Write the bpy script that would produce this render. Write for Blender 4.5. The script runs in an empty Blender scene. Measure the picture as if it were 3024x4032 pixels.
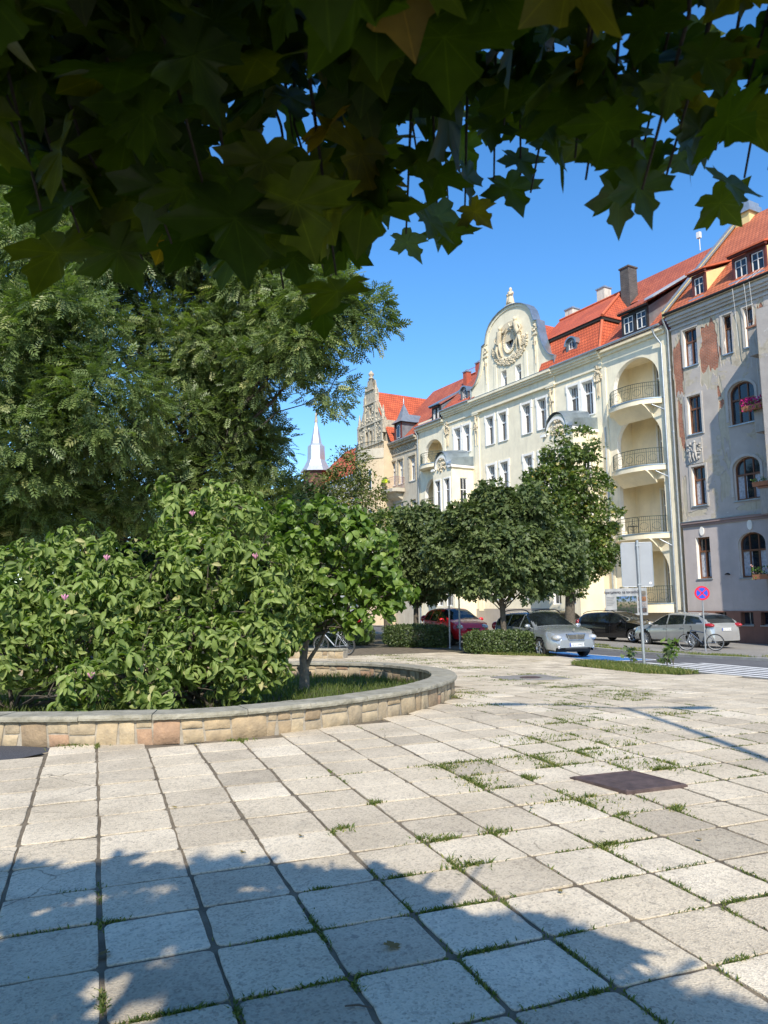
import bpy, bmesh, math, random
import numpy as np
from mathutils import Vector, Matrix, geometry
R = math.radians
PI = math.pi
random.seed(7)
rng = np.random.default_rng(11)
sc = bpy.context.scene
col = sc.collection

# ------------------------------------------------------------------ camera
cd = bpy.data.cameras.new('camera')
cam = bpy.data.objects.new('camera', cd)
col.objects.link(cam)
cd.sensor_fit = 'VERTICAL'; cd.sensor_height = 36.0; cd.sensor_width = 27.0
cd.lens = 3028 / 4032 * 36.0
cam.matrix_world = Matrix.Translation((0, 0, 1.62)) @ Matrix.Rotation(R(97.0), 4, 'X') @ Matrix.Rotation(R(-0.8), 4, 'Z')
cd.clip_start = 0.05; cd.clip_end = 3000
cd.dof.use_dof = True; cd.dof.focus_distance = 25.0; cd.dof.aperture_fstop = 11.0
sc.camera = cam

# ------------------------------------------------------------------ light
SUN_EL = R(41.0)
SUN_AZ = R(176.0)          # compass-like: 0 = +Y, clockwise to +X ; the sun stands behind the camera
sun_dir = Vector((math.sin(SUN_AZ) * math.cos(SUN_EL), math.cos(SUN_AZ) * math.cos(SUN_EL), math.sin(SUN_EL)))
w = bpy.data.worlds.new('World'); sc.world = w; w.use_nodes = True
nt = w.node_tree; bg = nt.nodes['Background']
sky = nt.nodes.new('ShaderNodeTexSky'); sky.sky_type = 'NISHITA'
sky.sun_disc = False; sky.sun_elevation = SUN_EL; sky.sun_rotation = SUN_AZ
sky.altitude = 0; sky.air_density = 1.1; sky.dust_density = 0.4; sky.ozone_density = 4.0
hs_ = nt.nodes.new('ShaderNodeHueSaturation'); hs_.inputs['Hue'].default_value = 0.502; hs_.inputs['Saturation'].default_value = 1.25; hs_.inputs['Value'].default_value = 1.0
nt.links.new(sky.outputs[0], hs_.inputs['Color']); nt.links.new(hs_.outputs[0], bg.inputs[0]); bg.inputs[1].default_value = 0.14
ld = bpy.data.lights.new('sun', 'SUN'); ld.energy = 3.6; ld.angle = R(0.55); ld.color = (1.0, 0.92, 0.79)
so = bpy.data.objects.new('sun', ld); col.objects.link(so)
so.rotation_euler = sun_dir.to_track_quat('Z', 'Y').to_euler(); so.location = (3, -20, 30)
sc.view_settings.view_transform = 'Standard'; sc.view_settings.look = 'None'
sc.view_settings.exposure = 0.78; sc.view_settings.gamma = 1.0; sc.view_settings.use_curve_mapping = False

# ------------------------------------------------------------------ terrain height
def sm(t):
    t = max(0.0, min(1.0, t)); return t * t * (3 - 2 * t)
def gz(x, y):
    if y < 8: a = 0.022 * y
    else:
        t = min(1, (y - 8) / 14.); a = 0.176 * (1 - t * t * (3 - 2 * t)) + (0.022 * (y - 8)) * (1 - t) ** 3
    return a - 0.03 * min(22, max(0, x - 3)) * sm((y - 20) / 10)

# ------------------------------------------------------------------ materials
MATS = {}
def mat(name, build):
    if name in MATS: return MATS[name]
    m = bpy.data.materials.new(name); m.use_nodes = True
    build(m, m.node_tree, m.node_tree.nodes['Principled BSDF']); MATS[name] = m
    return m
def N(nt, t, **kw):
    n = nt.nodes.new(t)
    for k, v in kw.items():
        if k in n.inputs: n.inputs[k].default_value = v
        else: setattr(n, k, v)
    return n
def ramp(nt, fac, stops):
    r = nt.nodes.new('ShaderNodeValToRGB'); e = r.color_ramp.elements
    while len(e) < len(stops): e.new(0.5)
    for i, (p, c) in enumerate(stops): e[i].position = p; e[i].color = (*c, 1) if len(c) == 3 else c
    nt.links.new(fac, r.inputs[0]); return r.outputs[0]
def mixc(nt, fac, a, b, mode='MIX'):
    m = nt.nodes.new('ShaderNodeMix'); m.data_type = 'RGBA'; m.blend_type = mode
    if isinstance(fac, (int, float)): m.inputs[0].default_value = fac
    else: nt.links.new(fac, m.inputs[0])
    for s, v in ((6, a), (7, b)):
        if isinstance(v, tuple): m.inputs[s].default_value = (*v, 1) if len(v) == 3 else v
        else: nt.links.new(v, m.inputs[s])
    return m.outputs[2]
def noise(nt, scale, detail=6, rough=0.6, coord='Object', dist=0.0):
    tc = nt.nodes.new('ShaderNodeTexCoord'); n = N(nt, 'ShaderNodeTexNoise', Scale=scale, Detail=detail, Roughness=rough, Distortion=dist)
    nt.links.new(tc.outputs[coord], n.inputs['Vector']); return n.outputs['Fac']
def bump(nt, b, h, strength, dist):
    bm = N(nt, 'ShaderNodeBump', Strength=strength, Distance=dist); nt.links.new(h, bm.inputs['Height']); nt.links.new(bm.outputs[0], b.inputs['Normal'])
def plain(name, c, rough=0.6, metal=0.0, var=0.12, scale=4.0, bmp=0.0, coat=0.0, spec=0.5):
    def f(m, nt, b):
        b.inputs['Roughness'].default_value = rough; b.inputs['Metallic'].default_value = metal
        b.inputs['Coat Weight'].default_value = coat; b.inputs['Specular IOR Level'].default_value = spec
        n = noise(nt, scale)
        lo = tuple(max(0, v * (1 - var)) for v in c); hi = tuple(v * (1 + var) for v in c)
        nt.links.new(ramp(nt, n, [(0.3, lo), (0.7, hi)]), b.inputs['Base Color'])
        if bmp: bump(nt, b, noise(nt, scale * 12), bmp, 0.01)
    return mat(name, f)
def plaster(name, c, dirt=(0.3, 0.27, 0.22), amount=0.35, scale=1.0):
    def f(m, nt, b):
        b.inputs['Roughness'].default_value = 0.9
        base = ramp(nt, noise(nt, 1.3 * scale), [(0.3, tuple(v * 0.88 for v in c)), (0.7, tuple(min(1, v * 1.06) for v in c))])
        tc = nt.nodes.new('ShaderNodeTexCoord'); mp = N(nt, 'ShaderNodeMapping'); mp.inputs['Scale'].default_value = (2.5, 2.5, 0.35)
        n = N(nt, 'ShaderNodeTexNoise', Scale=1.2 * scale, Detail=8, Roughness=0.65)
        nt.links.new(tc.outputs['Object'], mp.inputs[0]); nt.links.new(mp.outputs[0], n.inputs['Vector'])
        k = ramp(nt, n.outputs['Fac'], [(0.50, (0, 0, 0)), (0.78, (amount,) * 3)])
        nt.links.new(mixc(nt, k, base, dirt), b.inputs['Base Color'])
        bump(nt, b, noise(nt, 60), 0.25, 0.01)
    return mat(name, f)
def tint_mat(name, stops, rough=0.5, transl=0.25, spec=0.4, tcol=None):
    """leaf / slab material driven by the per-point 'tint' attribute"""
    def f(m, nt, b):
        at = N(nt, 'ShaderNodeAttribute'); at.attribute_name = 'tint'
        c = ramp(nt, at.outputs['Fac'], stops); nt.links.new(c, b.inputs['Base Color'])
        b.inputs['Roughness'].default_value = rough; b.inputs['Specular IOR Level'].default_value = spec
        if transl > 0:
            t = N(nt, 'ShaderNodeBsdfTranslucent'); mx = N(nt, 'ShaderNodeMixShader', Fac=transl)
            nt.links.new(mixc(nt, 1.0, c, tcol or (1.6, 2.0, 0.5), 'MULTIPLY'), t.inputs[0])
            nt.links.new(b.outputs[0], mx.inputs[1]); nt.links.new(t.outputs[0], mx.inputs[2])
            nt.links.new(mx.outputs[0], nt.nodes['Material Output'].inputs[0])
    return mat(name, f)
def rooftile(name, c1, c2, rot=0):
    def f(m, nt, b):
        b.inputs['Roughness'].default_value = 0.75
        tc = nt.nodes.new('ShaderNodeTexCoord'); sp = nt.nodes.new('ShaderNodeSeparateXYZ'); cb = nt.nodes.new('ShaderNodeCombineXYZ')
        nt.links.new(tc.outputs['Object'], sp.inputs[0])
        if rot: nt.links.new(sp.outputs['Y'], cb.inputs['X'])
        else: nt.links.new(sp.outputs['X'], cb.inputs['X'])
        nt.links.new(sp.outputs['Z'], cb.inputs['Y'])
        br = N(nt, 'ShaderNodeTexBrick', Scale=1.0); br.inputs['Brick Width'].default_value = 0.24; br.inputs['Row Height'].default_value = 0.24
        br.inputs['Mortar Size'].default_value = 0.022; br.inputs['Mortar Smooth'].default_value = 0.3; br.inputs['Color1'].default_value = (*c1, 1); br.inputs['Color2'].default_value = (*c2, 1)
        br.inputs['Mortar'].default_value = (c1[0] * .35, c1[1] * .3, c1[2] * .3, 1); br.offset = 0.5
        nt.links.new(cb.outputs[0], br.inputs['Vector'])
        n = ramp(nt, noise(nt, 0.9, 8), [(0.35, (0.78, 0.74, 0.72)), (0.7, (1.1, 1.1, 1.1))])
        nt.links.new(mixc(nt, 1.0, br.outputs['Color'], n, 'MULTIPLY'), b.inputs['Base Color'])
        mt = N(nt, 'ShaderNodeMath', operation='MULTIPLY'); mt.inputs[1].default_value = 1 / 0.24; nt.links.new(sp.outputs['Z'], mt.inputs[0])
        fr = N(nt, 'ShaderNodeMath', operation='FRACT'); nt.links.new(mt.outputs[0], fr.inputs[0])
        bm = N(nt, 'ShaderNodeBump', Strength=0.9, Distance=0.05); bm.invert = True
        nt.links.new(fr.outputs[0], bm.inputs['Height']); nt.links.new(bm.outputs[0], b.inputs['Normal'])
    return mat(name, f)
def brickmat(name, c1, c2, mortar, w=0.27, h=0.08):
    def f(m, nt, b):
        b.inputs['Roughness'].default_value = 0.9
        tc = nt.nodes.new('ShaderNodeTexCoord'); sp = nt.nodes.new('ShaderNodeSeparateXYZ'); cb = nt.nodes.new('ShaderNodeCombineXYZ')
        ad = N(nt, 'ShaderNodeMath', operation='ADD')
        nt.links.new(tc.outputs['Object'], sp.inputs[0]); nt.links.new(sp.outputs['X'], ad.inputs[0]); nt.links.new(sp.outputs['Y'], ad.inputs[1])
        nt.links.new(ad.outputs[0], cb.inputs['X']); nt.links.new(sp.outputs['Z'], cb.inputs['Y'])
        br = N(nt, 'ShaderNodeTexBrick', Scale=1.0); br.inputs['Brick Width'].default_value = w; br.inputs['Row Height'].default_value = h
        br.inputs['Mortar Size'].default_value = 0.008; br.inputs['Color1'].default_value = (*c1, 1); br.inputs['Color2'].default_value = (*c2, 1); br.inputs['Mortar'].default_value = (*mortar, 1)
        nt.links.new(cb.outputs[0], br.inputs['Vector'])
        n = ramp(nt, noise(nt, 1.7, 8), [(0.3, (0.7, 0.7, 0.7)), (0.62, (1.1, 1.1, 1.1)), (0.75, (1.5, 1.4, 1.3))])
        nt.links.new(mixc(nt, 1.0, br.outputs['Color'], n, 'MULTIPLY'), b.inputs['Base Color'])
        bm = N(nt, 'ShaderNodeBump', Strength=0.6, Distance=0.02); bm.invert = True
        nt.links.new(br.outputs['Fac'], bm.inputs['Height']); nt.links.new(bm.outputs[0], b.inputs['Normal'])
    return mat(name, f)
def glassmat(name, c=(0.015, 0.02, 0.03), rough=0.06):
    def f(m, nt, b):
        b.inputs['Roughness'].default_value = rough; b.inputs['Specular IOR Level'].default_value = 0.8
        nt.links.new(ramp(nt, noise(nt, 1.1, 3), [(0.35, tuple(v * .5 for v in c)), (0.65, tuple(v * 1.8 for v in c))]), b.inputs['Base Color'])
    return mat(name, f)

# ------------------------------------------------------------------ mesh collector
class MB:
    def __init__(s): s.v = []; s.f = []; s.m = []; s.sm = []
    def add(s, vs, fs, mi=0, smooth=False):
        o = len(s.v); s.v += [tuple(p) for p in vs]; s.f += [tuple(i + o for i in f) for f in fs]
        s.m += [mi] * len(fs); s.sm += [smooth] * len(fs); return s
    def box(s, a, b, mi=0):
        x0, y0, z0 = a; x1, y1, z1 = b
        return s.add([(x0, y0, z0), (x1, y0, z0), (x1, y1, z0), (x0, y1, z0), (x0, y0, z1), (x1, y0, z1), (x1, y1, z1), (x0, y1, z1)],
                     [(0, 3, 2, 1), (4, 5, 6, 7), (0, 1, 5, 4), (1, 2, 6, 5), (2, 3, 7, 6), (3, 0, 4, 7)], mi)
    def prism(s, poly, d0, d1, axis='y', mi=0, smooth=False):
        """poly in the plane perpendicular to axis, extruded from d0 to d1 (ends tessellated)"""
        n = len(poly)
        P = {'y': lambda p, d: (p[0], d, p[1]), 'x': lambda p, d: (d, p[0], p[1]), 'z': lambda p, d: (p[0], p[1], d)}[axis]
        vs = [P(p, d0) for p in poly] + [P(p, d1) for p in poly]
        tris = geometry.tessellate_polygon([[Vector((p[0], p[1], 0)) for p in poly]])
        fs = [tuple(t) for t in tris] + [tuple(i + n for i in reversed(t)) for t in tris]
        s.add(vs, fs, mi)
        s.add(vs, [(i, (i + 1) % n, (i + 1) % n + n, i + n) for i in range(n)], mi, smooth); return s
    def tube(s, pts, rad, n=8, mi=0, cap=True, smooth=True):
        pts = [Vector(p) for p in pts]
        if isinstance(rad, (int, float)): rad = [rad] * len(pts)
        vs = []; fs = []; up = None
        for i, p in enumerate(pts):
            d = (pts[min(i + 1, len(pts) - 1)] - pts[max(i - 1, 0)])
            if d.length < 1e-9: d = Vector((0, 0, 1))
            d.normalize()
            if up is None: up = Vector((0, 0, 1)) if abs(d.z) < 0.9 else Vector((1, 0, 0))
            a = d.cross(up); a = a.normalized() if a.length > 1e-6 else Vector((1, 0, 0)); b = d.cross(a).normalized(); up = a.cross(d)
            for k in range(n):
                t = 2 * PI * k / n; vs.append(p + a * math.cos(t) * rad[i] + b * math.sin(t) * rad[i])
        for i in range(len(pts) - 1):
            for k in range(n):
                fs.append((i * n + k, i * n + (k + 1) % n, (i + 1) * n + (k + 1) % n, (i + 1) * n + k))
        s.add(vs, fs, mi, smooth)
        if cap: s.add(vs[:n], [tuple(range(n))], mi); s.add(vs[-n:], [tuple(reversed(range(n)))], mi)
        return s
    def lathe(s, prof, c=(0, 0, 0), n=12, mi=0, smooth=True, axis='z', cap=True):
        vs = []; fs = []
        for r, z in prof:
            for k in range(n):
                t = 2 * PI * k / n; a, b = r * math.cos(t), r * math.sin(t)
                vs.append({'z': (c[0] + a, c[1] + b, c[2] + z), 'y': (c[0] + a, c[1] + z, c[2] + b), 'x': (c[0] + z, c[1] + a, c[2] + b)}[axis])
        for i in range(len(prof) - 1):
            for k in range(n): fs.append((i * n + k, i * n + (k + 1) % n, (i + 1) * n + (k + 1) % n, (i + 1) * n + k))
        s.add(vs, fs, mi, smooth)
        if cap: s.add(vs[:n], [tuple(range(n))], mi); s.add(vs[-n:], [tuple(reversed(range(n)))], mi)
        return s
    def ball(s, c, r, mi=0, n=10, m=6):
        rx, ry, rz = (r, r, r) if isinstance(r, (int, float)) else r
        vs = [(c[0], c[1], c[2] - rz)]; fs = []
        for i in range(1, m):
            a = PI * i / m - PI / 2
            for k in range(n): t = 2 * PI * k / n; vs.append((c[0] + rx * math.cos(a) * math.cos(t), c[1] + ry * math.cos(a) * math.sin(t), c[2] + rz * math.sin(a)))
        vs.append((c[0], c[1], c[2] + rz))
        for k in range(n): fs.append((0, 1 + (k + 1) % n, 1 + k))
        for i in range(m - 2):
            for k in range(n): fs.append((1 + i * n + k, 1 + i * n + (k + 1) % n, 1 + (i + 1) * n + (k + 1) % n, 1 + (i + 1) * n + k))
        L = len(vs) - 1; o = 1 + (m - 2) * n
        for k in range(n): fs.append((o + k, o + (k + 1) % n, L))
        return s.add(vs, fs, mi, True)
    def build(s, name, mats, parent=None, link=True):
        me = bpy.data.meshes.new(name); me.from_pydata(s.v, [], s.f); me.validate()
        for m in (mats if isinstance(mats, (list, tuple)) else [mats]): me.materials.append(m)
        if len(me.polygons) == len(s.m):
            me.polygons.foreach_set('material_index', s.m); me.polygons.foreach_set('use_smooth', s.sm)
        bm = bmesh.new(); bm.from_mesh(me); bmesh.ops.recalc_face_normals(bm, faces=bm.faces); bm.to_mesh(me); bm.free()
        o = bpy.data.objects.new(name, me)
        if link: col.objects.link(o)
        if parent is not None: o.parent = parent
        return o
def np_mesh(name, V, F, mats, parent=None, tint=None, smooth=False, attr='tint'):
    me = bpy.data.meshes.new(name); V = np.asarray(V, np.float32); F = np.asarray(F, np.int32)
    me.vertices.add(len(V)); me.vertices.foreach_set('co', V.ravel())
    k = F.shape[1]; me.loops.add(F.size); me.polygons.add(len(F))
    me.loops.foreach_set('vertex_index', F.ravel()); me.polygons.foreach_set('loop_start', np.arange(0, F.size, k, dtype=np.int32))
    me.polygons.foreach_set('loop_total', np.full(len(F), k, np.int32))
    me.polygons.foreach_set('use_smooth', np.full(len(F), bool(smooth)))
    me.update(calc_edges=True)
    if tint is not None:
        a = me.attributes.new(attr, 'FLOAT', 'POINT'); a.data.foreach_set('value', np.asarray(tint, np.float32))
    for m in (mats if isinstance(mats, (list, tuple)) else [mats]): me.materials.append(m)
    o = bpy.data.objects.new(name, me); col.objects.link(o)
    if parent is not None: o.parent = parent
    return o
def tag(o, label=None, cat=None, group=None, kind=None):
    for k, v in (('label', label), ('category', cat), ('group', group), ('kind', kind)):
        if v: o[k] = v
    return o
def empty(name, loc=(0, 0, 0), rz=0.0, parent=None):
    o = bpy.data.objects.new(name, None); o.location = loc; o.rotation_euler = (0, 0, rz); o.empty_display_size = 0.3
    col.objects.link(o)
    if parent is not None: o.parent = parent
    return o
def copy_tree(o, parent=None):
    c = o.copy(); col.objects.link(c)
    if parent is not None: c.parent = parent
    for ch in list(o.children): copy_tree(ch, c)
    return c
def arcpts(cx, cz, r, a0, a1, n, rz=None):
    rz = rz or r
    return [(cx + r * math.cos(R(a0 + (a1 - a0) * i / n)), cz + rz * math.sin(R(a0 + (a1 - a0) * i / n))) for i in range(n + 1)]
def rect(x0, z0, x1, z1): return [(x0, z0), (x1, z0), (x1, z1), (x0, z1)]
def archop(x0, z0, x1, z1, rise=None, n=14):
    rise = rise if rise else (x1 - x0) / 2
    cx = (x0 + x1) / 2; return [(x0, z0), (x1, z0)] + arcpts(cx, z1 - rise, (x1 - x0) / 2, 0, 180, n, rise)
def wall(mb, outer, holes=(), y=0.0, reveal=0.28, mi=0, mir=None, yin=None):
    """flat wall in the plane y with openings and their reveals"""
    mir = mi if mir is None else mir
    polys = [[Vector((p[0], p[1], 0)) for p in outer]] + [[Vector((p[0], p[1], 0)) for p in h] for h in holes]
    tri = geometry.tessellate_polygon(polys); pts = [p for q in polys for p in q]
    mb.add([(p.x, y, p.y) for p in pts], [tuple(t) for t in tri], mi)
    if reveal:
        for h in holes:
            n = len(h); vs = [(p[0], y, p[1]) for p in h] + [(p[0], y + reveal, p[1]) for p in h]
            mb.add(vs, [(i, (i + 1) % n, (i + 1) % n + n, i + n) for i in range(n)], mir)
# materials shared
M_white = plain('white_paint', (0.72, 0.72, 0.70), 0.5, var=0.06)
M_glass = glassmat('window_glass')
M_zinc = plain('zinc_sheet', (0.34, 0.40, 0.44), 0.38, 0.75, var=0.2, scale=1.5)
M_gutter = plain('gutter_metal', (0.42, 0.45, 0.47), 0.4, 0.7, var=0.15)
M_dark = plain('dark_room', (0.02, 0.018, 0.016), 0.9)
M_blackrub = plain('black_rubber', (0.02, 0.02, 0.02), 0.85)
M_brownwood = plain('brown_window_wood', (0.16, 0.065, 0.03), 0.45, var=0.25)
M_wine = plain('dark_red_timber', (0.10, 0.025, 0.02), 0.6, var=0.2)
M_cream = plaster('cream_render', (0.87, 0.785, 0.585), (.42,.38,.30), amount=0.4)
M_creamy = plaster('yellow_cream_render', (0.84, 0.745, 0.54), amount=0.15)
M_reveal = plaster('white_render', (0.84, 0.82, 0.76), amount=0.1)
M_orn = plain('ornament_stucco', (0.62, 0.53, 0.375), 0.85, var=0.2, scale=3)
M_tile = rooftile('orange_roof_tiles', (0.60, 0.125, 0.045), (0.50, 0.10, 0.04))
M_tiley = rooftile('orange_roof_tiles_side', (0.60, 0.125, 0.045), (0.50, 0.10, 0.04), rot=1)
M_tile2 = rooftile('brown_red_roof_tiles', (0.50, 0.13, 0.06), (0.38, 0.09, 0.045))
M_ridge = plain('ridge_tiles', (0.52, 0.12, 0.05), 0.7, var=0.2, scale=6)
M_iron = plain('green_black_iron', (0.05, 0.075, 0.06), 0.5, 0.3)
M_steel = plain('galvanised_steel', (0.36, 0.38, 0.39), 0.45, 0.6, var=0.1, scale=9)
M_bark = plain('tree_bark', (0.10, 0.085, 0.065), 0.95, var=0.45, scale=14, bmp=0.8)
M_barkdark = plain('dark_bark', (0.05, 0.042, 0.035), 0.95, var=0.4, scale=14, bmp=0.8)

# ================================================================== GROUND AND SETTING
def asphalt(name, c, spec=0.03):
    def f(m, nt, b):
        b.inputs['Roughness'].default_value = 0.92
        a = ramp(nt, noise(nt, 0.35, 8), [(0.3, tuple(v * .8 for v in c)), (0.7, tuple(v * 1.2 for v in c))])
        s = ramp(nt, noise(nt, 90, 2), [(0.45, (0.75,) * 3), (0.68, (1.5,) * 3)])
        nt.links.new(mixc(nt, 1.0, a, s, 'MULTIPLY'), b.inputs['Base Color']); bump(nt, b, noise(nt, 120, 2), 0.5, 0.005)
    return mat(name, f)
M_asph = asphalt('asphalt', (0.105, 0.105, 0.108))
M_asph_new = asphalt('dark_asphalt', (0.055, 0.055, 0.06))
M_walk = asphalt('old_pavement', (0.24, 0.225, 0.20))
M_soil = plain('soil', (0.085, 0.075, 0.045), 0.95, var=0.5, scale=6, bmp=0.6)
M_joint = plain('joint_sand', (0.15, 0.12, 0.08), 0.95, var=0.45, scale=5, bmp=0.8)

def terrain(name, xs, ys, dz, m, keep=None):
    V = [(x, y, gz(x, y) + dz) for y in ys for x in xs]; n = len(xs)
    F = [(j * n + i, j * n + i + 1, (j + 1) * n + i + 1, (j + 1) * n + i) for j in range(len(ys) - 1) for i in range(n - 1)
         if keep is None or keep((xs[i] + xs[i + 1]) / 2, (ys[j] + ys[j + 1]) / 2)]
    return np_mesh(name, V, F, m)
def axis(a, b, st): return list(np.arange(a, b + st * .5, st))
xs = [-1500, -600, -200, -90] + axis(-50, 50, 2.0) + [90, 200, 600, 1500]
ys = [-1500, -500, -150, -60] + axis(-20, 80, 2.0) + [120, 250, 600, 1500]
tag(terrain('ground', xs, ys, -0.10, M_soil), kind='structure')

def ribbon(name, left, right, dz, m, step=1.5, thick=0.0):
    """sheet between two polylines of equal length laid on the terrain"""
    V = []; rows = []
    for (a, b), (c, d) in zip(zip(left[:-1], left[1:]), zip(right[:-1], right[1:])):
        L = max(1, int(math.dist(a, b) / step))
        for k in range(L): rows.append((k / L, a, b, c, d))
    rows.append((1.0, left[-2], left[-1], right[-2], right[-1]))
    nn = 9
    for t, a, b, c, d in rows:
        p = (a[0] + (b[0] - a[0]) * t, a[1] + (b[1] - a[1]) * t); q = (c[0] + (d[0] - c[0]) * t, c[1] + (d[1] - c[1]) * t)
        for i in range(nn):
            u = i / (nn - 1); x = p[0] + (q[0] - p[0]) * u; y = p[1] + (q[1] - p[1]) * u; V.append((x, y, gz(x, y) + dz))
    F = [(j * nn + i, j * nn + i + 1, (j + 1) * nn + i + 1, (j + 1) * nn + i) for j in range(len(rows) - 1) for i in range(nn - 1)]
    return np_mesh(name, V, F, m)
def near_edge(y): return 7.7 - (y - 15.3) * 0.235
def far_edge(y): return 10.84 - (y - 22.2) * 0.27
Y = [-20, 0, 10, 20, 30, 40, 60, 75]
tag(ribbon('road', [(near_edge(y), y) for y in Y], [(far_edge(y), y) for y in Y], -0.045, M_asph), kind='structure')
th = R(30.2); P0 = Vector((16.1, 42.0, 0)); D = Vector((-math.sin(th), math.cos(th), 0)); NN = Vector((-math.cos(th), -math.sin(th), 0))
def fac(s, n): p = P0 + D * s + NN * n; return (p.x, p.y)
tag(ribbon('pavement', [(far_edge(y) + .12, y) for y in (-20, 10, 20, 30, 40, 60, 75)], [(40, -20), fac(-26, -.5), fac(-17, -.5), fac(-8, -.5), fac(2, -.5), fac(22, -.5), fac(42, -.5)], 0.0, M_walk), kind='structure')
M_kerb = plain('granite_kerb', (0.42, 0.40, 0.36), 0.85, var=0.25, scale=3, bmp=0.3)
def kerb(name, fx, y0, y1, w0, top, seg=1.0):
    mb = MB(); y = y0
    while y < y1:
        ya, yb = y + .006, y + seg - .006
        P = []
        for yy in (ya, yb):
            for dx, dz in ((0, top), (w0, top), (w0, -0.15), (0, -0.15)):
                P.append((fx(yy) + dx, yy, gz(fx(yy), yy) + dz))
        mb.add(P, [(0, 1, 2, 3), (7, 6, 5, 4), (0, 4, 5, 1), (1, 5, 6, 2), (2, 6, 7, 3), (3, 7, 4, 0)]); y += seg
    return tag(mb.build(name, M_kerb), kind='structure')
kerb('kerb', far_edge, 12, 62, 0.13, 0.035)
kerb('kerb', lambda y: near_edge(y) - 0.12, 12, 60, 0.12, 0.012)

# painted markings --------------------------------------------------
M_mark = plain('road_paint_white', (0.72, 0.72, 0.70), 0.7, var=0.25, scale=5)
M_blue = plain('road_paint_blue', (0.03, 0.16, 0.42), 0.7, var=0.2, scale=4)
RD = Vector((0.26, -0.966, 0)).normalized(); RN = Vector((0.966, 0.26, 0)).normalized()
def patch(mb, o, a0, a1, b0, b1, dz, n=8):
    """rectangle: a along the road toward the camera, b across it"""
    V = []
    for i in range(n + 1):
        for b in (b0, (b0 + b1) / 2, b1):
            p = Vector(o) + RD * (a0 + (a1 - a0) * i / n) + RN * b; V.append((p.x, p.y, gz(p.x, p.y) + dz))
    mb.add(V, [(i * 3 + j, i * 3 + j + 1, i * 3 + j + 4, i * 3 + j + 3) for i in range(n) for j in (0, 1)])
O = (near_edge(23.0) + 0.05, 23.0, 0)
mb = MB()
for k in range(6): patch(mb, O, 0.9 + 0.25 * k, 8.6 + 0.3 * k, 0.12 + k * 0.40, 0.12 + k * 0.40 + 0.2, -0.035)
tag(mb.build('crossing_stripes', M_mark), kind='structure')
mb = MB(); patch(mb, O, -6.5, 0.2, 0.05, 2.1, -0.037); tag(mb.build('parking_bay_paint', M_blue), kind='structure')
mb = MB(); patch(mb, O, 0.22, 0.42, 0.05, 2.25, -0.033); patch(mb, O, -6.5, 0.22, 2.12, 2.25, -0.033)
tag(mb.build('parking_bay_lines', M_mark), kind='structure')

# paving slabs -------------------------------------------------------
YAW = R(20.6); PIT = 0.489; SZ = 0.489
gi = Vector((math.cos(YAW), math.sin(YAW))); gj = Vector((-math.sin(YAW), math.cos(YAW)))
G0 = Vector((-3.264, 7.504))
wall_path = [(-9.5, 9.6), (-7.5, 9.0), (-6, 8.75), (-4.2, 8.57), (-2.53, 8.55), (-1.23, 9.03), (-.08, 10.1), (.45, 10.9), (.82, 11.75), (1.08, 12.75), (1.17, 13.8), (1.1, 15.0), (.75, 16.3), (.2, 17.4), (-.6, 18.2), (-2, 18.8), (-5, 19.1), (-9.5, 18.9)]
def in_poly(x, y, P):
    c = False; j = len(P) - 1
    for i in range(len(P)):
        if (P[i][1] > y) != (P[j][1] > y) and x < (P[j][0] - P[i][0]) * (y - P[i][1]) / (P[j][1] - P[i][1]) + P[i][0]: c = not c
        j = i
    return c
bed_poly = wall_path + [(-14, 18.9), (-14, 9.6)]
asph_poly = [(-3.43, 8.32), (-3.75, 7.72), (-4.6, 7.2), (-9, 6.2), (-9, 9.6), (-6, 8.9), (-3.3, 8.7)]
plate_c = (2.0, 6.6)
def plaza_ok(x, y):
    if y < -6 or y > 33: return False
    if x > near_edge(y) - 0.15 or x < -12: return False
    if in_poly(x, y, bed_poly) or in_poly(x, y, asph_poly): return False
    if y > 26.6 + 0.02 * x and x > 2.6: return False
    if in_poly(x, y, [(4.9, 21.2), (5.5, 18.4), (6.2, 17.0), (7.2, 17.2), (6.4, 21.8)]): return False
    return True
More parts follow.
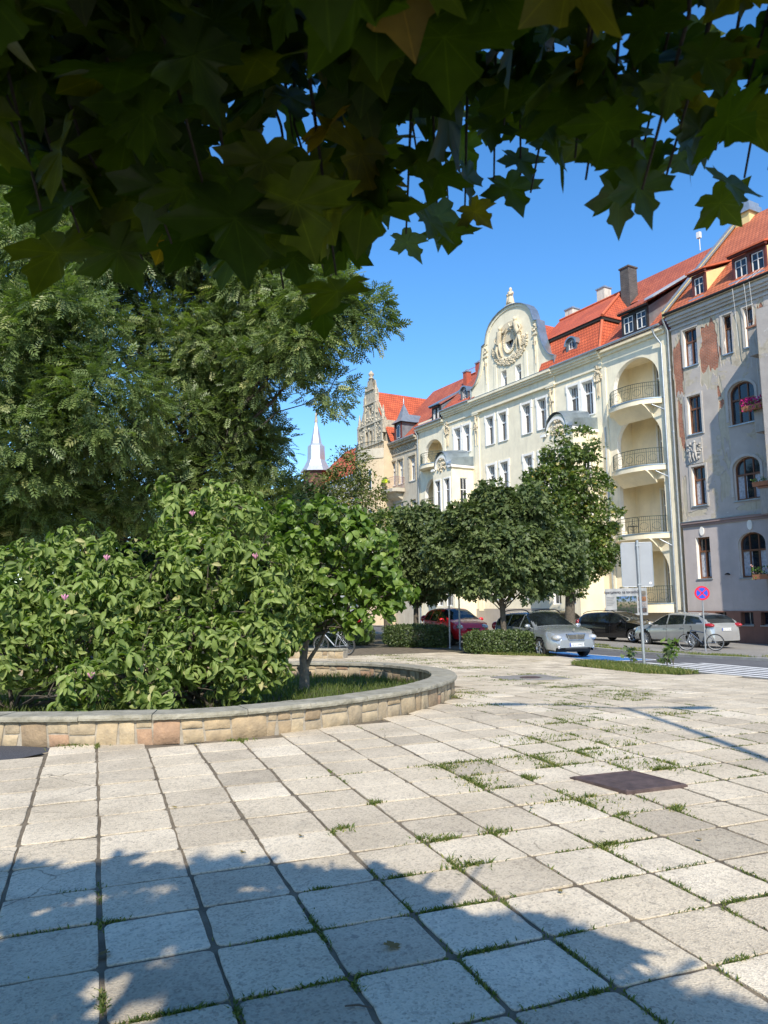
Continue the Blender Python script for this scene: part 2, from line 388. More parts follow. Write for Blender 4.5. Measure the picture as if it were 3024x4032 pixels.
def slab_mat(m, nt, b):
    b.inputs['Roughness'].default_value = 0.88; b.inputs['Specular IOR Level'].default_value = 0.25
    at = N(nt, 'ShaderNodeAttribute'); at.attribute_name = 'tint'
    c = ramp(nt, at.outputs['Fac'], [(0.0, (0.40, 0.345, 0.26)), (0.12, (0.46, 0.395, 0.30)), (0.2, (0.50, 0.43, 0.325)), (0.6, (0.58, 0.50, 0.375)), (0.95, (0.66, 0.58, 0.45)), (1.0, (0.46, 0.39, 0.27))])
    big = ramp(nt, noise(nt, 1.6, 8), [(0.3, (0.80, 0.79, 0.77)), (0.62, (1.06, 1.06, 1.05))])
    tc = nt.nodes.new('ShaderNodeTexCoord')
    v = N(nt, 'ShaderNodeTexVoronoi', Scale=95.0); nt.links.new(tc.outputs['Object'], v.inputs['Vector'])
    spk = ramp(nt, v.outputs['Color'], [(0.12, (0.60, 0.60, 0.60)), (0.36, (0.95, 0.95, 0.95)), (0.8, (1.10, 1.09, 1.07))])
    v2 = N(nt, 'ShaderNodeTexVoronoi', Scale=38.0); nt.links.new(tc.outputs['Object'], v2.inputs['Vector'])
    spk2 = ramp(nt, v2.outputs['Color'], [(0.12, (0.72, 0.72, 0.74)), (0.3, (1.0, 1.0, 1.0))])
    x = mixc(nt, 1.0, c, big, 'MULTIPLY'); x = mixc(nt, 0.8, x, spk, 'MULTIPLY'); x = mixc(nt, 0.7, x, spk2, 'MULTIPLY')
    stain = ramp(nt, noise(nt, 3.3, 10, 0.7, dist=0.6), [(0.57, (0, 0, 0)), (0.72, (0.5,) * 3)])
    x = mixc(nt, stain, x, (0.24, 0.22, 0.18))
    v3 = N(nt, 'ShaderNodeTexVoronoi', Scale=1.15); v3.feature = 'DISTANCE_TO_EDGE'
    wn = N(nt, 'ShaderNodeTexNoise', Scale=7.0, Detail=6.0); nt.links.new(tc.outputs['Object'], wn.inputs['Vector']); vm = nt.nodes.new('ShaderNodeVectorMath'); vm.operation = 'MULTIPLY_ADD'; vm.inputs[1].default_value = (.12, .12, .12)
    nt.links.new(wn.outputs['Color'], vm.inputs[0]); nt.links.new(tc.outputs['Object'], vm.inputs[2]); nt.links.new(vm.outputs[0], v3.inputs['Vector'])
    cr1 = ramp(nt, v3.outputs['Distance'], [(0.0, (1, 1, 1)), (0.006, (0, 0, 0))]); cr2 = ramp(nt, noise(nt, .55, 3), [(.55, (0, 0, 0)), (.60, (1, 1, 1))])
    x = mixc(nt, mixc(nt, 1.0, cr1, cr2, 'MULTIPLY'), x, (.13, .11, .08))
    v4 = N(nt, 'ShaderNodeTexVoronoi', Scale=2.6); nt.links.new(tc.outputs['Object'], v4.inputs['Vector'])
    gum = ramp(nt, v4.outputs['Distance'], [(0.0, (.75,) * 3), (0.045, (.6,) * 3), (0.06, (0, 0, 0))]); gm2 = ramp(nt, v4.outputs['Color'], [(.40, (0, 0, 0)), (.42, (1, 1, 1))])
    x = mixc(nt, mixc(nt, 1.0, gum, gm2, 'MULTIPLY'), x, (.22, .20, .17))
    nt.links.new(x, b.inputs['Base Color'])
    ad = N(nt, 'ShaderNodeMath', operation='ADD'); nt.links.new(v.outputs['Distance'], ad.inputs[0]); nt.links.new(noise(nt, 25, 6), ad.inputs[1])
    bump(nt, b, ad.outputs[0], 0.55, 0.006)
M_slab = mat('washed_concrete_slabs', slab_mat)
V = []; F4 = []; T = []; joints = []
for i in range(-26, 36):
    for j in range(-34, 60):
        c = G0 + gi * (PIT * (i + .5)) + gj * (PIT * (-j - .5) + 0)
        c = G0 + gi * (PIT * (i + .5)) - gj * (PIT * (j + .5))
        if not plaza_ok(c.x, c.y) or c.y > 33: continue
        if abs(c.x - plate_c[0]) < .25 and abs(c.y - plate_c[1]) < .25: pass
        j0 = random.uniform(0.007, 0.014); near = c.length < 9
        ww = [SZ / 2 - j0 * random.uniform(.6, 1.7) for _ in range(4)]
        rot = random.gauss(0, 0.009); ca, sa = math.cos(rot), math.sin(rot)
        dz = max(-.002, min(.003, random.gauss(0, 0.0014))); tx, ty = random.gauss(0, .003), random.gauss(0, .003)
        ch = random.uniform(0.012, 0.035)
        x0, x1, y0, y1 = -ww[0], ww[1], -ww[2], ww[3]
        ring = []
        for (cx, cy, sx, sy) in ((x0, y0, 1, 1), (x1, y0, -1, 1), (x1, y1, -1, -1), (x0, y1, 1, -1)):
            k = ch * random.uniform(.5, 1.6)
            a = (cx, cy + sy * k); b_ = (cx + sx * k * .3, cy + sy * k * .3); d = (cx + sx * k, cy)
            ring += [a, b_, d] if (sx * sy > 0) else [d, b_, a]
        edges = []
        full = []
        for q in range(12):
            p, r2 = ring[q], ring[(q + 1) % 12]; full.append(p)
            if near and q % 3 == 2:
                for t in (.25, .5, .75): full.append((p[0] + (r2[0] - p[0]) * t + random.gauss(0, .0025), p[1] + (r2[1] - p[1]) * t + random.gauss(0, .0025)))
        n = len(full); o = len(V); ins = 0.005
        rt = random.random(); tint = 0.2 + 0.75 * random.random() ** 1.1
        if rt < 0.05: tint = random.uniform(0.0, 0.15)
        elif rt > 0.995: tint = 1.0
        for lev in range(3):
            for (px, py) in full:
                if lev == 0: f = 1.0; zz = -0.045
                elif lev == 1: f = 1.0; zz = -0.002
                else: f = 1 - ins / 0.235; zz = 0.0
                qx, qy = px * f, py * f; qx, qy = ca * qx - sa * qy, sa * qx + ca * qy
                wx = c.x + gi.x * qx + gj.x * qy; wy = c.y + gi.y * qx + gj.y * qy
                V.append((wx, wy, gz(wx, wy) + dz + zz + tx * px + ty * py)); T.append(tint)
        for lev in range(2):
            for q in range(n): F4.append((o + lev * n + q, o + lev * n + (q + 1) % n, o + (lev + 1) * n + (q + 1) % n, o + (lev + 1) * n + q))
        V.append((c.x, c.y, gz(c.x, c.y) + dz)); T.append(tint); cc = len(V) - 1
        for q in range(n): F4.append((o + 2 * n + q, o + 2 * n + (q + 1) % n, cc, cc))
        joints.append((c.x, c.y))
# fan triangles are stored as tris in a second pass
F3 = [(a, b, c) for a, b, c, d in F4 if c == d]; FQ = [f for f in F4 if f[2] != f[3]]
F3 += [(a, b, c) for a, b, c, d in FQ] + [(a, c, d) for a, b, c, d in FQ]
tag(np_mesh('paving_slabs', V, F3, M_slab, tint=T), kind='structure')
print('slabs', len(joints))
tag(terrain('paving_bed', axis(-14, 12, 0.5), axis(-7, 34, 0.5), -0.0085, M_joint, keep=lambda x, y: (x < near_edge(y) - .2 and not in_poly(x, y, bed_poly) and not in_poly(x, y, asph_poly) and not (y > 26.8 and x > 2.8))), kind='structure')
# dark asphalt corner at the lower left of the bed wall
mb = MB(); pl = [(-3.43, 8.36), (-3.75, 7.72), (-4.6, 7.2), (-9, 6.2), (-12, 8), (-9, 9.4), (-6, 8.8), (-4.2, 8.62)]
mb.add([(x, y, gz(x, y) - .006) for x, y in pl], [tuple(t) for t in geometry.tessellate_polygon([[Vector((x, y, 0)) for x, y in pl]])])
tag(mb.build('asphalt_path', M_asph_new), kind='structure')
# soil of the bed
mb = MB(); pl = [(x * .985 if x < 0 else x - .15, y) for x, y in wall_path] + [(-16, 18.9), (-16, 9.6)]
mb.add([(x, y, gz(x, y) - .03) for x, y in pl], [tuple(t) for t in geometry.tessellate_polygon([[Vector((x, y, 0)) for x, y in pl]])])
tag(mb.build('flowerbed_soil', M_soil), kind='structure')

# ------------------------------------------------------------------ grass blades
M_grass = tint_mat('grass_blades', [(0, (0.045, 0.07, 0.016)), (0.6, (0.105, 0.145, 0.03)), (0.85, (0.20, 0.21, 0.055)), (1, (0.38, 0.32, 0.14))], rough=0.6, transl=0.35)
def grass(name, pts, h, wd, label=None, cat='grass', tlo=0.0, thi=0.9, lean=0.5, z=None):
    pts = np.asarray(pts, float); n = len(pts)
    a = rng.uniform(0, 2 * PI, n); hh = h * rng.uniform(.45, 1.15, n); ww = wd * rng.uniform(.6, 1.3, n)
    zz = np.array([gz(x, y) for x, y in pts]) - 0.012 + (0 if z is None else z)
    dx, dy = np.cos(a), np.sin(a); la = rng.uniform(0, 2 * PI, n); ll = lean * hh * rng.uniform(.2, 1, n)
    B = np.stack([pts[:, 0], pts[:, 1], zz], 1); S = np.stack([dx, dy, 0 * dx], 1) * ww[:, None] / 2
    L = np.stack([np.cos(la) * ll, np.sin(la) * ll, 0 * la], 1)
    Mid = B + L * .35 + np.stack([0 * hh, 0 * hh, hh * .6], 1); Tp = B + L + np.stack([0 * hh, 0 * hh, hh * .95], 1)
    V = np.stack([B - S, B + S, Mid + S * .8, Mid - S * .8, Tp], 1).reshape(-1, 3)
    o = np.arange(n)[:, None] * 5
    F = np.concatenate([o + [[0, 1, 2]], o + [[0, 2, 3]], o + [[3, 2, 4]]], 0)
    T = np.repeat(rng.uniform(tlo, thi, n), 5)
    ob = np_mesh(name, V, F, M_grass, tint=T); tag(ob, label, cat, kind='stuff'); return ob
W2 = [(2.38, 7.19, 3), (1.56, 6.09, 2.5), (2.0, 7.77, 1.5), (1.44, 7.55, 1.5), (0.8, 6.54, 1.5), (0.54, 7.22, 1.5), (0.32, 5.22, 1), (0.18, 4.13, 1.2), (0.45, 4.75, 1.2), (0.05, 4.58, 1.2), (0.33, 4.18, 1), (0.5, 4.24, 1.2), (0.86, 3.78, 1), (1.78, 4.1, .8), (1.5, 3.51, 1), (1.39, 5.03, .7), (0.8, 3.26, .8), (1.67, 5.66, .5), (2.12, 5.81, .6), (1.47, 7.25, .9), (1.23, 6.8, .8), (0.7, 6.79, 1), (0.72, 5.34, .7), (2.43, 7.05, 1), (0.4, 3.63, 1.2)]
W3 = [(0.56, 24.31), (-0.01, 26.0), (1.01, 23.41), (1.41, 22.14), (1.91, 20.34), (2.5, 20.14), (2.08, 17.29), (2.85, 15.08), (3.11, 14.1), (3.87, 13.16), (3.65, 11.87), (1.35, 11.35), (2.54, 11.3), (2.35, 9.81), (2.05, 9.51), (1.91, 8.62), (1.46, 13.29), (1.55, 8.45), (1.99, 7.73), (1.44, 7.55), (0.82, 7.41), (0.54, 7.25), (0.77, 6.76), (2.73, 8.95), (2.31, 8.23), (1.13, 12.62), (1.54, 7.31), (3.69, 12.4), (4.0, 12.6), (3.45, 14.32), (3.66, 10.16), (2.42, 16.1), (3.27, 17.74), (3.63, 16.65), (-1.11, 23.13)]
W1 = [(-3.25, 8.47, 1.6), (-1.6, 8.62, 1), (-1.38, 4.02, .6), (-1.03, 3.31, 1), (-0.47, 3.84, 1.4), (-0.38, 3.91, 1.4), (-0.78, 3.19, 1), (-0.54, 3.24, 1), (-0.1, 6.08, .5), (-0.3, 5.43, .6), (-0.92, 3.14, 1), (-0.35, 4.33, .6), (-0.12, 3.42, .8), (-0.29, 3.37, .8)]
pts = []
def near_joint(x, y):
    """snap a point to the closest slab joint"""
    v = Vector((x, y)) - G0; a, b = v.dot(gi) / PIT, v.dot(gj) / PIT
    if abs(a - round(a)) < abs(b - round(b)): a = round(a) + random.gauss(0, .022)
    else: b = round(b) + random.gauss(0, .022)
    p = G0 + gi * (a * PIT) + gj * (b * PIT); return (p.x, p.y)
cl = []
for x, y, r in W2 + W1:
    nr_ = y < 4.6
    for _ in range(int((150 if nr_ else 200) * r)):
        px, py = x + random.gauss(0, .07 * r), y + random.gauss(0, .05 * r)
        if nr_: pts.append(near_joint(px, py)); continue
        cl.append(near_joint(px, py) if random.random() < .7 else (px, py))
for x, y in W3:
    r = 0.7 + y * .05
    if y > 19: r *= 1.5
    for _ in range(int(170 * r)):
        px, py = x + random.gauss(0, .14 * r), y + random.gauss(0, .08 * r); cl.append(near_joint(px, py) if random.random() < .55 else (px, py))
grass('weed_tufts', [p for p in cl if not (1.5 < p[0] < 2.45 and 6.2 < p[1] < 7.0)], 0.042, 0.011, 'larger tufts of green and yellowing weeds scattered over the paving', 'weeds', 0.15, 1.0, 1.3)
# grass along whole joint lines, denser where the noise says so
from mathutils import noise as mnoise
for k in range(60000):
    x, y = random.uniform(-2.5, 4.5), random.uniform(2.6, 15)
    d = mnoise.noise(Vector((x * 0.9 + 7, y * 0.9, 3))) + 0.25 * mnoise.noise(Vector((x * 4, y * 4, 9)))
    q = d + 0.16 * (x - 0.15 * y + .3)
    if y < 4.6: q += .12
    if q > 0.38 and plaza_ok(x, y): pts.append(near_joint(x, y))
pts = [p for p in pts if not (1.5 < p[0] < 2.45 and 6.2 < p[1] < 7.0)]
grass('joint_weeds', pts, 0.027, 0.009, 'small green weeds and moss growing in the joints of the paving', 'weeds', 0.1, 0.85, 1.3)
def poly_pts(P, n):
    xs_ = [p[0] for p in P]; ys_ = [p[1] for p in P]; out = []
    while len(out) < n:
        x, y = random.uniform(min(xs_), max(xs_)), random.uniform(min(ys_), max(ys_))
        if in_poly(x, y, P): out.append((x, y))
    return out
LAWN = [(4.95, 20.9), (5.3, 19.2), (5.75, 17.5), (6.3, 17.0), (6.95, 17.3), (6.75, 19.3), (6.3, 21.2), (5.8, 22.0), (5.2, 21.7)]
grass('roadside_lawn', poly_pts(LAWN, 9000), 0.12, 0.014, 'unmown green grass strip around the foot of the road sign', 'grass', 0.25, 1.0, .9)
mb = MB(); mb.add([(x, y, gz(x, y) - .004) for x, y in LAWN], [tuple(t) for t in geometry.tessellate_polygon([[Vector((x, y, 0)) for x, y in LAWN]])]); tag(mb.build('lawn_soil', M_soil), kind='structure')
pts = poly_pts([(1.0, 12.3), (1.05, 14), (.9, 15.5), (.4, 17), (-1, 18.2), (-6, 18.8), (-12, 18.6), (-12, 9.8), (-6, 9.2), (-4.2, 9.0), (-2.6, 8.95), (-1.5, 9.4), (-.3, 10.5), (.6, 11.8)], 30000)
grass('flowerbed_lawn', pts, 0.16, 0.014, 'bright green grass inside the curved stone walled bed', 'grass', 0.1, 0.75, .9, z=-.03)
HG = [(3.5, 25.6), (5.3, 24.9), (5.6, 25.6), (3.6, 26.4), (2.9, 26.3)]
grass('hedge_foot_grass', poly_pts(HG, 2200) + poly_pts([(.2, 31.3), (2.4, 30.2), (2.4, 30.6), (.4, 31.9)], 900), 0.12, 0.02, 'rough grass at the foot of the clipped hedges', 'grass', 0.3, 1, .8)
def strip(f0, f1, y0, y1, n, dens=0.0):
    o = []
    while len(o) < n:
        y = random.uniform(y0, y1); x = f0(y) + (f1(y) - f0(y)) * random.random()
        if mnoise.noise(Vector((x * .8, y * .8, 5))) > dens: o.append((x, y))
    return o
grass('verge_grass', strip(lambda y: far_edge(y) + .2, lambda y: far_edge(y) + 0.85, 20, 42, 5200, -0.05) + strip(lambda y: far_edge(y) + 1.6, lambda y: far_edge(y) + 1.9, 20, 42, 1500, 0.05), 0.10, 0.02, 'patchy grass verge between the road kerb and the far pavement', 'grass', 0.3, 1, .8)
# soil of the hedge strips
for P in ([(2.55, 26.3), (5.5, 25.2), (4.6, 29.4), (2.0, 30.0)], [(-2.6, 31.6), (2.5, 30.3), (2.2, 33), (-2.6, 34)]):
    mb = MB(); mb.add([(x, y, gz(x, y) + .002) for x, y in P], [(0, 1, 2, 3)]); tag(mb.build('hedge_soil', M_soil), kind='structure')

# ------------------------------------------------------------------ curved stone wall
def stone_mat(m, nt, b):
    b.inputs['Roughness'].default_value = 0.85
    at = N(nt, 'ShaderNodeAttribute'); at.attribute_name = 'tint'
    c = ramp(nt, at.outputs['Fac'], [(0, (0.27, 0.20, 0.13)), (0.3, (0.38, 0.295, 0.19)), (0.6, (0.43, 0.35, 0.235)), (0.85, (0.33, 0.27, 0.19)), (1, (0.36, 0.22, 0.14))])
    n = ramp(nt, noise(nt, 9, 8), [(0.3, (0.72, 0.72, 0.72)), (0.7, (1.2, 1.17, 1.1))])
    nt.links.new(mixc(nt, 1, c, n, 'MULTIPLY'), b.inputs['Base Color']); bump(nt, b, noise(nt, 22, 8), 0.7, 0.02)
M_stone = mat('sandstone_blocks', stone_mat)
M_mortar = plain('wall_mortar', (0.33, 0.29, 0.23), 0.95, var=0.3, scale=9, bmp=0.6)
def coping_mat(m, nt, b):
    b.inputs['Roughness'].default_value = 0.85
    c = ramp(nt, noise(nt, 5, 10, 0.7), [(0.3, (0.16, 0.15, 0.105)), (0.5, (0.28, 0.26, 0.20)), (0.72, (0.38, 0.355, 0.28))])
    nt.links.new(c, b.inputs['Base Color']); bump(nt, b, noise(nt, 16, 8), 0.8, 0.02)
M_coping = mat('coping_stone', coping_mat)
def resample(P, st):
    P = [Vector((x, y)) for x, y in P]
    # catmull smoothing
    Q = []
    for i in range(len(P) - 1):
        p0, p1, p2, p3 = P[max(0, i - 1)], P[i], P[i + 1], P[min(len(P) - 1, i + 2)]
        for k in range(12):
            t = k / 12; Q.append(0.5 * ((2 * p1) + (p2 - p0) * t + (2 * p0 - 5 * p1 + 4 * p2 - p3) * t * t + (3 * p1 - p0 - 3 * p2 + p3) * t ** 3))
    Q.append(P[-1]); out = [Q[0]]; acc = 0
    for a, b in zip(Q[:-1], Q[1:]):
        L = (b - a).length
        while acc + L >= st:
            a = a + (b - a) * ((st - acc) / L); out.append(a.copy()); L = (b - a).length; acc = 0
        acc += L
    return out
def stone_wall(name, path, H, thick, label, over=0.045, cop=0.065):
    root = empty(name, (path[len(path) // 3][0], path[len(path) // 3][1], 0)); L = Vector(root.location)
    tag(root, label, 'wall')
    st = 0.06; Pp = resample(path, st); n = len(Pp)
    nr = []
    for i in range(n):
        d = (Pp[min(i + 1, n - 1)] - Pp[max(0, i - 1)]).normalized(); nr.append(Vector((-d.y, d.x)))   # inward = left of the path direction
    # mortar core
    def sweep(secs, mt, nm, tintv=None):
        V = []; m = len(secs)
        for i in range(n):
            for o, z in secs:
                p = Pp[i] + nr[i] * o; V.append((p.x - L.x, p.y - L.y, gz(Pp[i].x, Pp[i].y) + z))
        F = [(i * m + k, i * m + (k + 1) % m, (i + 1) * m + (k + 1) % m, (i + 1) * m + k) for i in range(n - 1) for k in range(m)]
        ob = np_mesh(nm, V, F, mt, parent=root); me = ob.data
        bm = bmesh.new(); bm.from_mesh(me)
        bmesh.ops.contextual_create(bm, geom=[v for v in bm.verts if v.index < m]) ; bm.verts.ensure_lookup_table()
        try: bm.faces.new([bm.verts[(n - 1) * m + k] for k in range(m)])
        except Exception: pass
        bmesh.ops.recalc_face_normals(bm, faces=bm.faces); bm.to_mesh(me); bm.free(); return ob
    sweep([(0.012, -.12), (0.012, H - cop), (thick - .012, H - cop), (thick - .012, -.12)], M_mortar, 'mortar_core')
    # face stones as one pattern mesh, both sides
    V = []; F = []; T = []
    for side, off in ((0, 0.0), (1, thick)):
        sgn = -1 if side == 0 else 1
        i = 0
        while i < n - 3:
            ln = random.choice([2, 3, 3, 4, 4, 5, 6, 7]); e = min(n - 1, i + ln)
            hs = [0.0, H - cop - .004] if random.random() < .5 else [0.0, (H - cop) * random.uniform(.35, .65), H - cop - .004]
            for za, zb in zip(hs[:-1], hs[1:]):
                tn = random.random() ** .8; tn = .97 if random.random() < .04 else tn * .88; o = len(V); cols = e - i + 1; pr = random.uniform(0.004, 0.014)
                sl = random.uniform(-.06, .06)
                for q in range(i, e + 1):
                    f = (q - i) / (e - i)
                    edge = f < .01 or f > .99
                    for zz, ed in ((za + .006 + random.uniform(0, .008), 1), (za + .018, 0), ((za + zb) / 2, 0), (zb - .018, 0), (zb - .005, 1)):
                        pp = Pp[q] + nr[q] * (off + sgn * ((0.0 if (ed or edge) else pr) - .004 + random.uniform(0, .002))); tt = Pp[min(q + 1, n - 1)] - Pp[q] if q < n - 1 else Pp[q] - Pp[q - 1]
                        sh = (0.012 if f < .01 else -0.010 if f > .99 else 0); pp = pp + tt.normalized() * (sh + sl * (zz / H - .5))
                        V.append((pp.x - L.x, pp.y - L.y, gz(Pp[q].x, Pp[q].y) + zz - (0.03 if za == 0 and zz < .02 else 0))); T.append(tn)
                for q in range(cols - 1):
                    for k in range(4): F.append((o + q * 5 + k, o + (q + 1) * 5 + k, o + (q + 1) * 5 + k + 1, o + q * 5 + k + 1))
            i = e
    ob = np_mesh('stone_facing', V, F, M_stone, parent=root, tint=T, smooth=True)
    # coping slabs with joints
    V = []; F = []; i = 0
    while i < n - 2:
        e = min(n - 1, i + random.choice([13, 15, 17])); cr = random.uniform(-.004, .004); sec = [(-over, 0.008), (-over - .004, cop * .5), (-over + .004, cop - .008), (-over + .02, cop), (thick + over - .02, cop), (thick + over, cop - .01), (thick + over, 0.005)]
        o = len(V); m = len(sec)
        for q in range(i, e + 1):
            for a, z in sec:
                pp = Pp[q] + nr[q] * (a + random.gauss(0, .0022)); 
                if q == i or q == e:
                    tt = (Pp[min(q + 1, n - 1)] - Pp[max(0, q - 1)]).normalized(); pp = pp + tt * (.004 if q == i else -.004)
                V.append((pp.x - L.x, pp.y - L.y, gz(Pp[q].x, Pp[q].y) + H - cop + z + cr + random.gauss(0, .0012)))
        for q in range(e - i):
            for k in range(m): F.append((o + q * m + k, o + (q + 1) * m + k, o + (q + 1) * m + (k + 1) % m, o + q * m + (k + 1) % m))
        i = e
    ob = np_mesh('coping', V, F, M_coping, parent=root)
    bm = bmesh.new(); bm.from_mesh(ob.data); bmesh.ops.holes_fill(bm, edges=bm.edges, sides=10); bmesh.ops.recalc_face_normals(bm, faces=bm.faces); bm.to_mesh(ob.data); bm.free()
    return root
stone_wall('bed_wall', wall_path, 0.31, 0.34, 'low curved sandstone wall with grey coping around the shrub bed')
stone_wall('low_wall', [(-9, 27.0), (-6, 26.3), (-3.5, 25.45), (-1.35, 24.75)], 0.30, 0.4, 'short straight stone wall beyond the curved bed, near the parked bicycle')
# hatch plates -------------------------------------------------------
M_plate = plain('rusty_plate', (0.10, 0.068, 0.06), 0.6, 0.25, var=0.4, scale=9, bmp=0.5)
def plate(cx, cy):
    r = empty('access_cover', (0, 0, 0)); zc = gz(cx, cy); r.location = (cx, cy, zc); c4 = [(1.545, 6.76), (1.86, 6.22), (2.42, 6.43), (2.15, 6.99)]
    mb = MB(); pts = [(x - cx, y - cy) for x, y in c4]
    for sc_, za, zb in ((1.0, -.01, .014),):
        mb.prism([(x * sc_, y * sc_) for x, y in pts], za, zb, 'z')
    mb.build('plate', M_plate, r)
    mb = MB(); q = [(x * .96, y * .96) for x, y in pts]
    for a, b in zip(q, q[1:] + q[:1]): mb.tube([(a[0], a[1], .014), (b[0], b[1], .014)], .006, 6)
    for a in q: mb.lathe([(.014, 0), (.014, .006), (.005, .009)], (a[0] * .93, a[1] * .93, .014), 8)
    mb.build('rim_bead', M_plate, r)
    return r
tag(plate(*plate_c), 'dark brown square metal cover lying on the pale slabs', 'access cover')
r = empty('concrete_hatch', (3.05, 16.6, gz(3.05, 16.6)), YAW)
mb = MB(); mb.box((-.62, -.62, -.02), (.62, .62, .012)); mb.build('hatch_slab', M_walk, r)
mb = MB(); mb.lathe([(.22, 0), (.22, .012), (.19, .018), (.19, .012), (.05, .014)], (0, 0, .010), 24); mb.build('iron_lid', M_plate, r)
tag(r, 'square concrete hatch with a round iron lid set in the paving', 'hatch')

# ================================================================== BUILDINGS (local x = -s along the facade, y<0 outward)
BR = math.atan2(-D.y, -D.x)
def broot(name, s, label, cat='building'):
    p = P0 + D * s; o = empty(name, (p.x, p.y, 0), BR); tag(o, label, cat); return o
def X(s, s0): return -(s - s0)      # local x of facade coordinate s in a building whose origin is at s0
_wc = {}
def window(root, x0, x1, z0, z1, y, style='white', arch=0.0, sill=True, open_lower=False, surround=0.0, mframe=None, nmul=2, name='window', curtain=False, shape=None):
    """frame set at depth y (>0 = inside the wall); parts: window > pane, sill, surround"""
    w, h = x1 - x0, z1 - z0; cx = (x0 + x1) / 2
    key = (round(w, 2), round(h, 2), style, arch, sill, open_lower, surround, nmul, round(y, 2), curtain)
    mfr = mframe or (M_white if style == 'white' else M_brownwood)
    if key in _wc:
        o = copy_tree(_wc[key], root); o.location = (cx, 0, z0); return o
    mb = MB(); t = 0.07 if style == 'white' else 0.08; a, b = -w / 2, w / 2; yf = y - 0.05
    zt = h - arch
    tr = zt * 0.66 if arch == 0 else zt * .80
    mb.box((a, yf, 0), (a + t, yf + .09, zt)); mb.box((b - t, yf, 0), (b, yf + .09, zt)); mb.box((a + t, yf, 0), (b - t, yf + .09, t * 1.2))
    mb.box((a + t, yf - .015, tr - .045), (b - t, yf + .09, tr + .045))
    if arch: 
        o_ = arcpts(0, zt, w / 2, 0, 180, 16, arch); i_ = arcpts(0, zt, w / 2 - t, 180, 0, 16, arch - t)
        mb.prism(o_ + i_, yf, yf + .09)
    else: mb.box((a + t, yf, h - t), (b - t, yf + .09, h))
    for k in range(1, nmul):
        xx = a + w * k / nmul
        top = (h - t * .5 if not arch else zt + arch * math.sqrt(max(0, 1 - (xx / (w / 2)) ** 2)) - t * .6)
        mb.box((xx - .035, yf - .01, t * 1.2), (xx + .035, yf + .085, tr - .045)); mb.box((xx - .025, yf + .005, tr + .045), (xx + .025, yf + .085, top))
    if style == 'white' and not arch:
        for k in (0, 1):   # light glazing bars of the fanlight
            xx = a + w * (.25 + .5 * k); mb.box((xx - .014, yf + .01, tr + .045), (xx + .014, yf + .07, h - t))
    o = mb.build(name, mfr, root); o.location = (cx, 0, z0)
    g = MB(); g.add([(p[0], y + .012, p[1]) for p in (rect(a + .02, .02, b - .02, h - .02) if not arch else archop(a + .02, .02, b - .02, h - .02, arch))], [tuple(range(4 if not arch else 17))])
    g.build('pane', M_glass, o)
    if curtain:
        c = MB(); pts = []
        for k in range(25): xx = a + t + (w - 2 * t) * k / 24; pts.append((xx, y + .006 - .0 * math.sin(k * 1.7)))
        vs = [(p[0], y + .008, t) for p in pts] + [(p[0], y + .008, tr * .98) for p in pts]
        keep = [k for k in range(24) if k < 9 or k > 15]
        c.add(vs, [(k, k + 1, k + 26, k + 25) for k in keep]); c.build('curtain', M_curtain, o)
    if sill: s_ = MB(); s_.box((a - .06, -.07, -.07), (b + .06, y - .02, -.003)); s_.build('sill', M_white if style == 'white' else M_gutter, o)
    if surround:
        s_ = MB(); q = surround
        s_.box((a - q, -.05, -.05), (a - .004, .0, h + .004)); s_.box((b + .004, -.05, -.05), (b + q, .0, h + .004)); s_.box((a - q, -.055, h + .004), (b + q, .0, h + q))
        s_.box((a - q - .05, -.065, h - .35), (a - q + .05, .0, h + q + .03)); s_.box((b + q - .05, -.065, h - .35), (b + q + .05, .0, h + q + .03))
        s_.build('surround', M_reveal, o)
    _wc[key] = o
    return o
M_curtain = plain('lace_curtain', (0.40, 0.42, 0.46), 0.8, var=0.35, scale=9)
def railing(root, x0, x1, y_out, z, curved=True, h=0.95, mt=None, label=None, name='balcony_railing', yin=0.0):
    mb = MB(); cx = (x0 + x1) / 2; hw = (x1 - x0) / 2
    def pt(u): # u in -1..1
        if curved: return (cx + hw * u, -y_out * (1 - abs(u) ** 2.6) - .02)
        return (cx + hw * u, -y_out)
    n = 26; P = [pt(-1 + 2 * i / n) for i in range(n + 1)]
    if not curved: P = [(x0, -yin), (x0, -y_out)] + [pt(-1 + 2 * i / 14) for i in range(1, 14)] + [(x1, -y_out), (x1, -yin)]
    # resample
    Q = resample([(p[0], p[1]) for p in P], 0.115) if curved else None
    if Q is None:
        Q = []; 
        for a, b in zip(P[:-1], P[1:]):
            L = math.dist(a, b); m = max(1, int(L / .115))
            for k in range(m): Q.append((a[0] + (b[0] - a[0]) * k / m, a[1] + (b[1] - a[1]) * k / m))
        Q.append(P[-1])
    Q = [(p[0], p[1]) for p in Q]
    for zz, rr in ((h, .020), (h * .78, .011), (.10, .012)): mb.tube([(x, y, z + zz) for x, y in Q], rr, 5)
    for k, (x, y) in enumerate(Q):
        mb.tube([(x, y, z + (0 if k % 6 == 0 else .10)), (x, y, z + h)], .017 if k % 6 == 0 else .009, 5, cap=False)
    for k in range(3, len(Q) - 3, 6):      # scroll hoops
        (xa, ya), (xb, yb) = Q[k - 2], Q[k + 2]; mx, my = Q[k]
        mb.tube([(mx + (xb - xa) / 2 * math.cos(t), my + (yb - ya) / 2 * math.cos(t), z + h * .44 + .2 * math.sin(t)) for t in np.linspace(0, 2 * PI, 13)], .009, 4, cap=False)
    return mb.build(name, mt or M_iron, root)
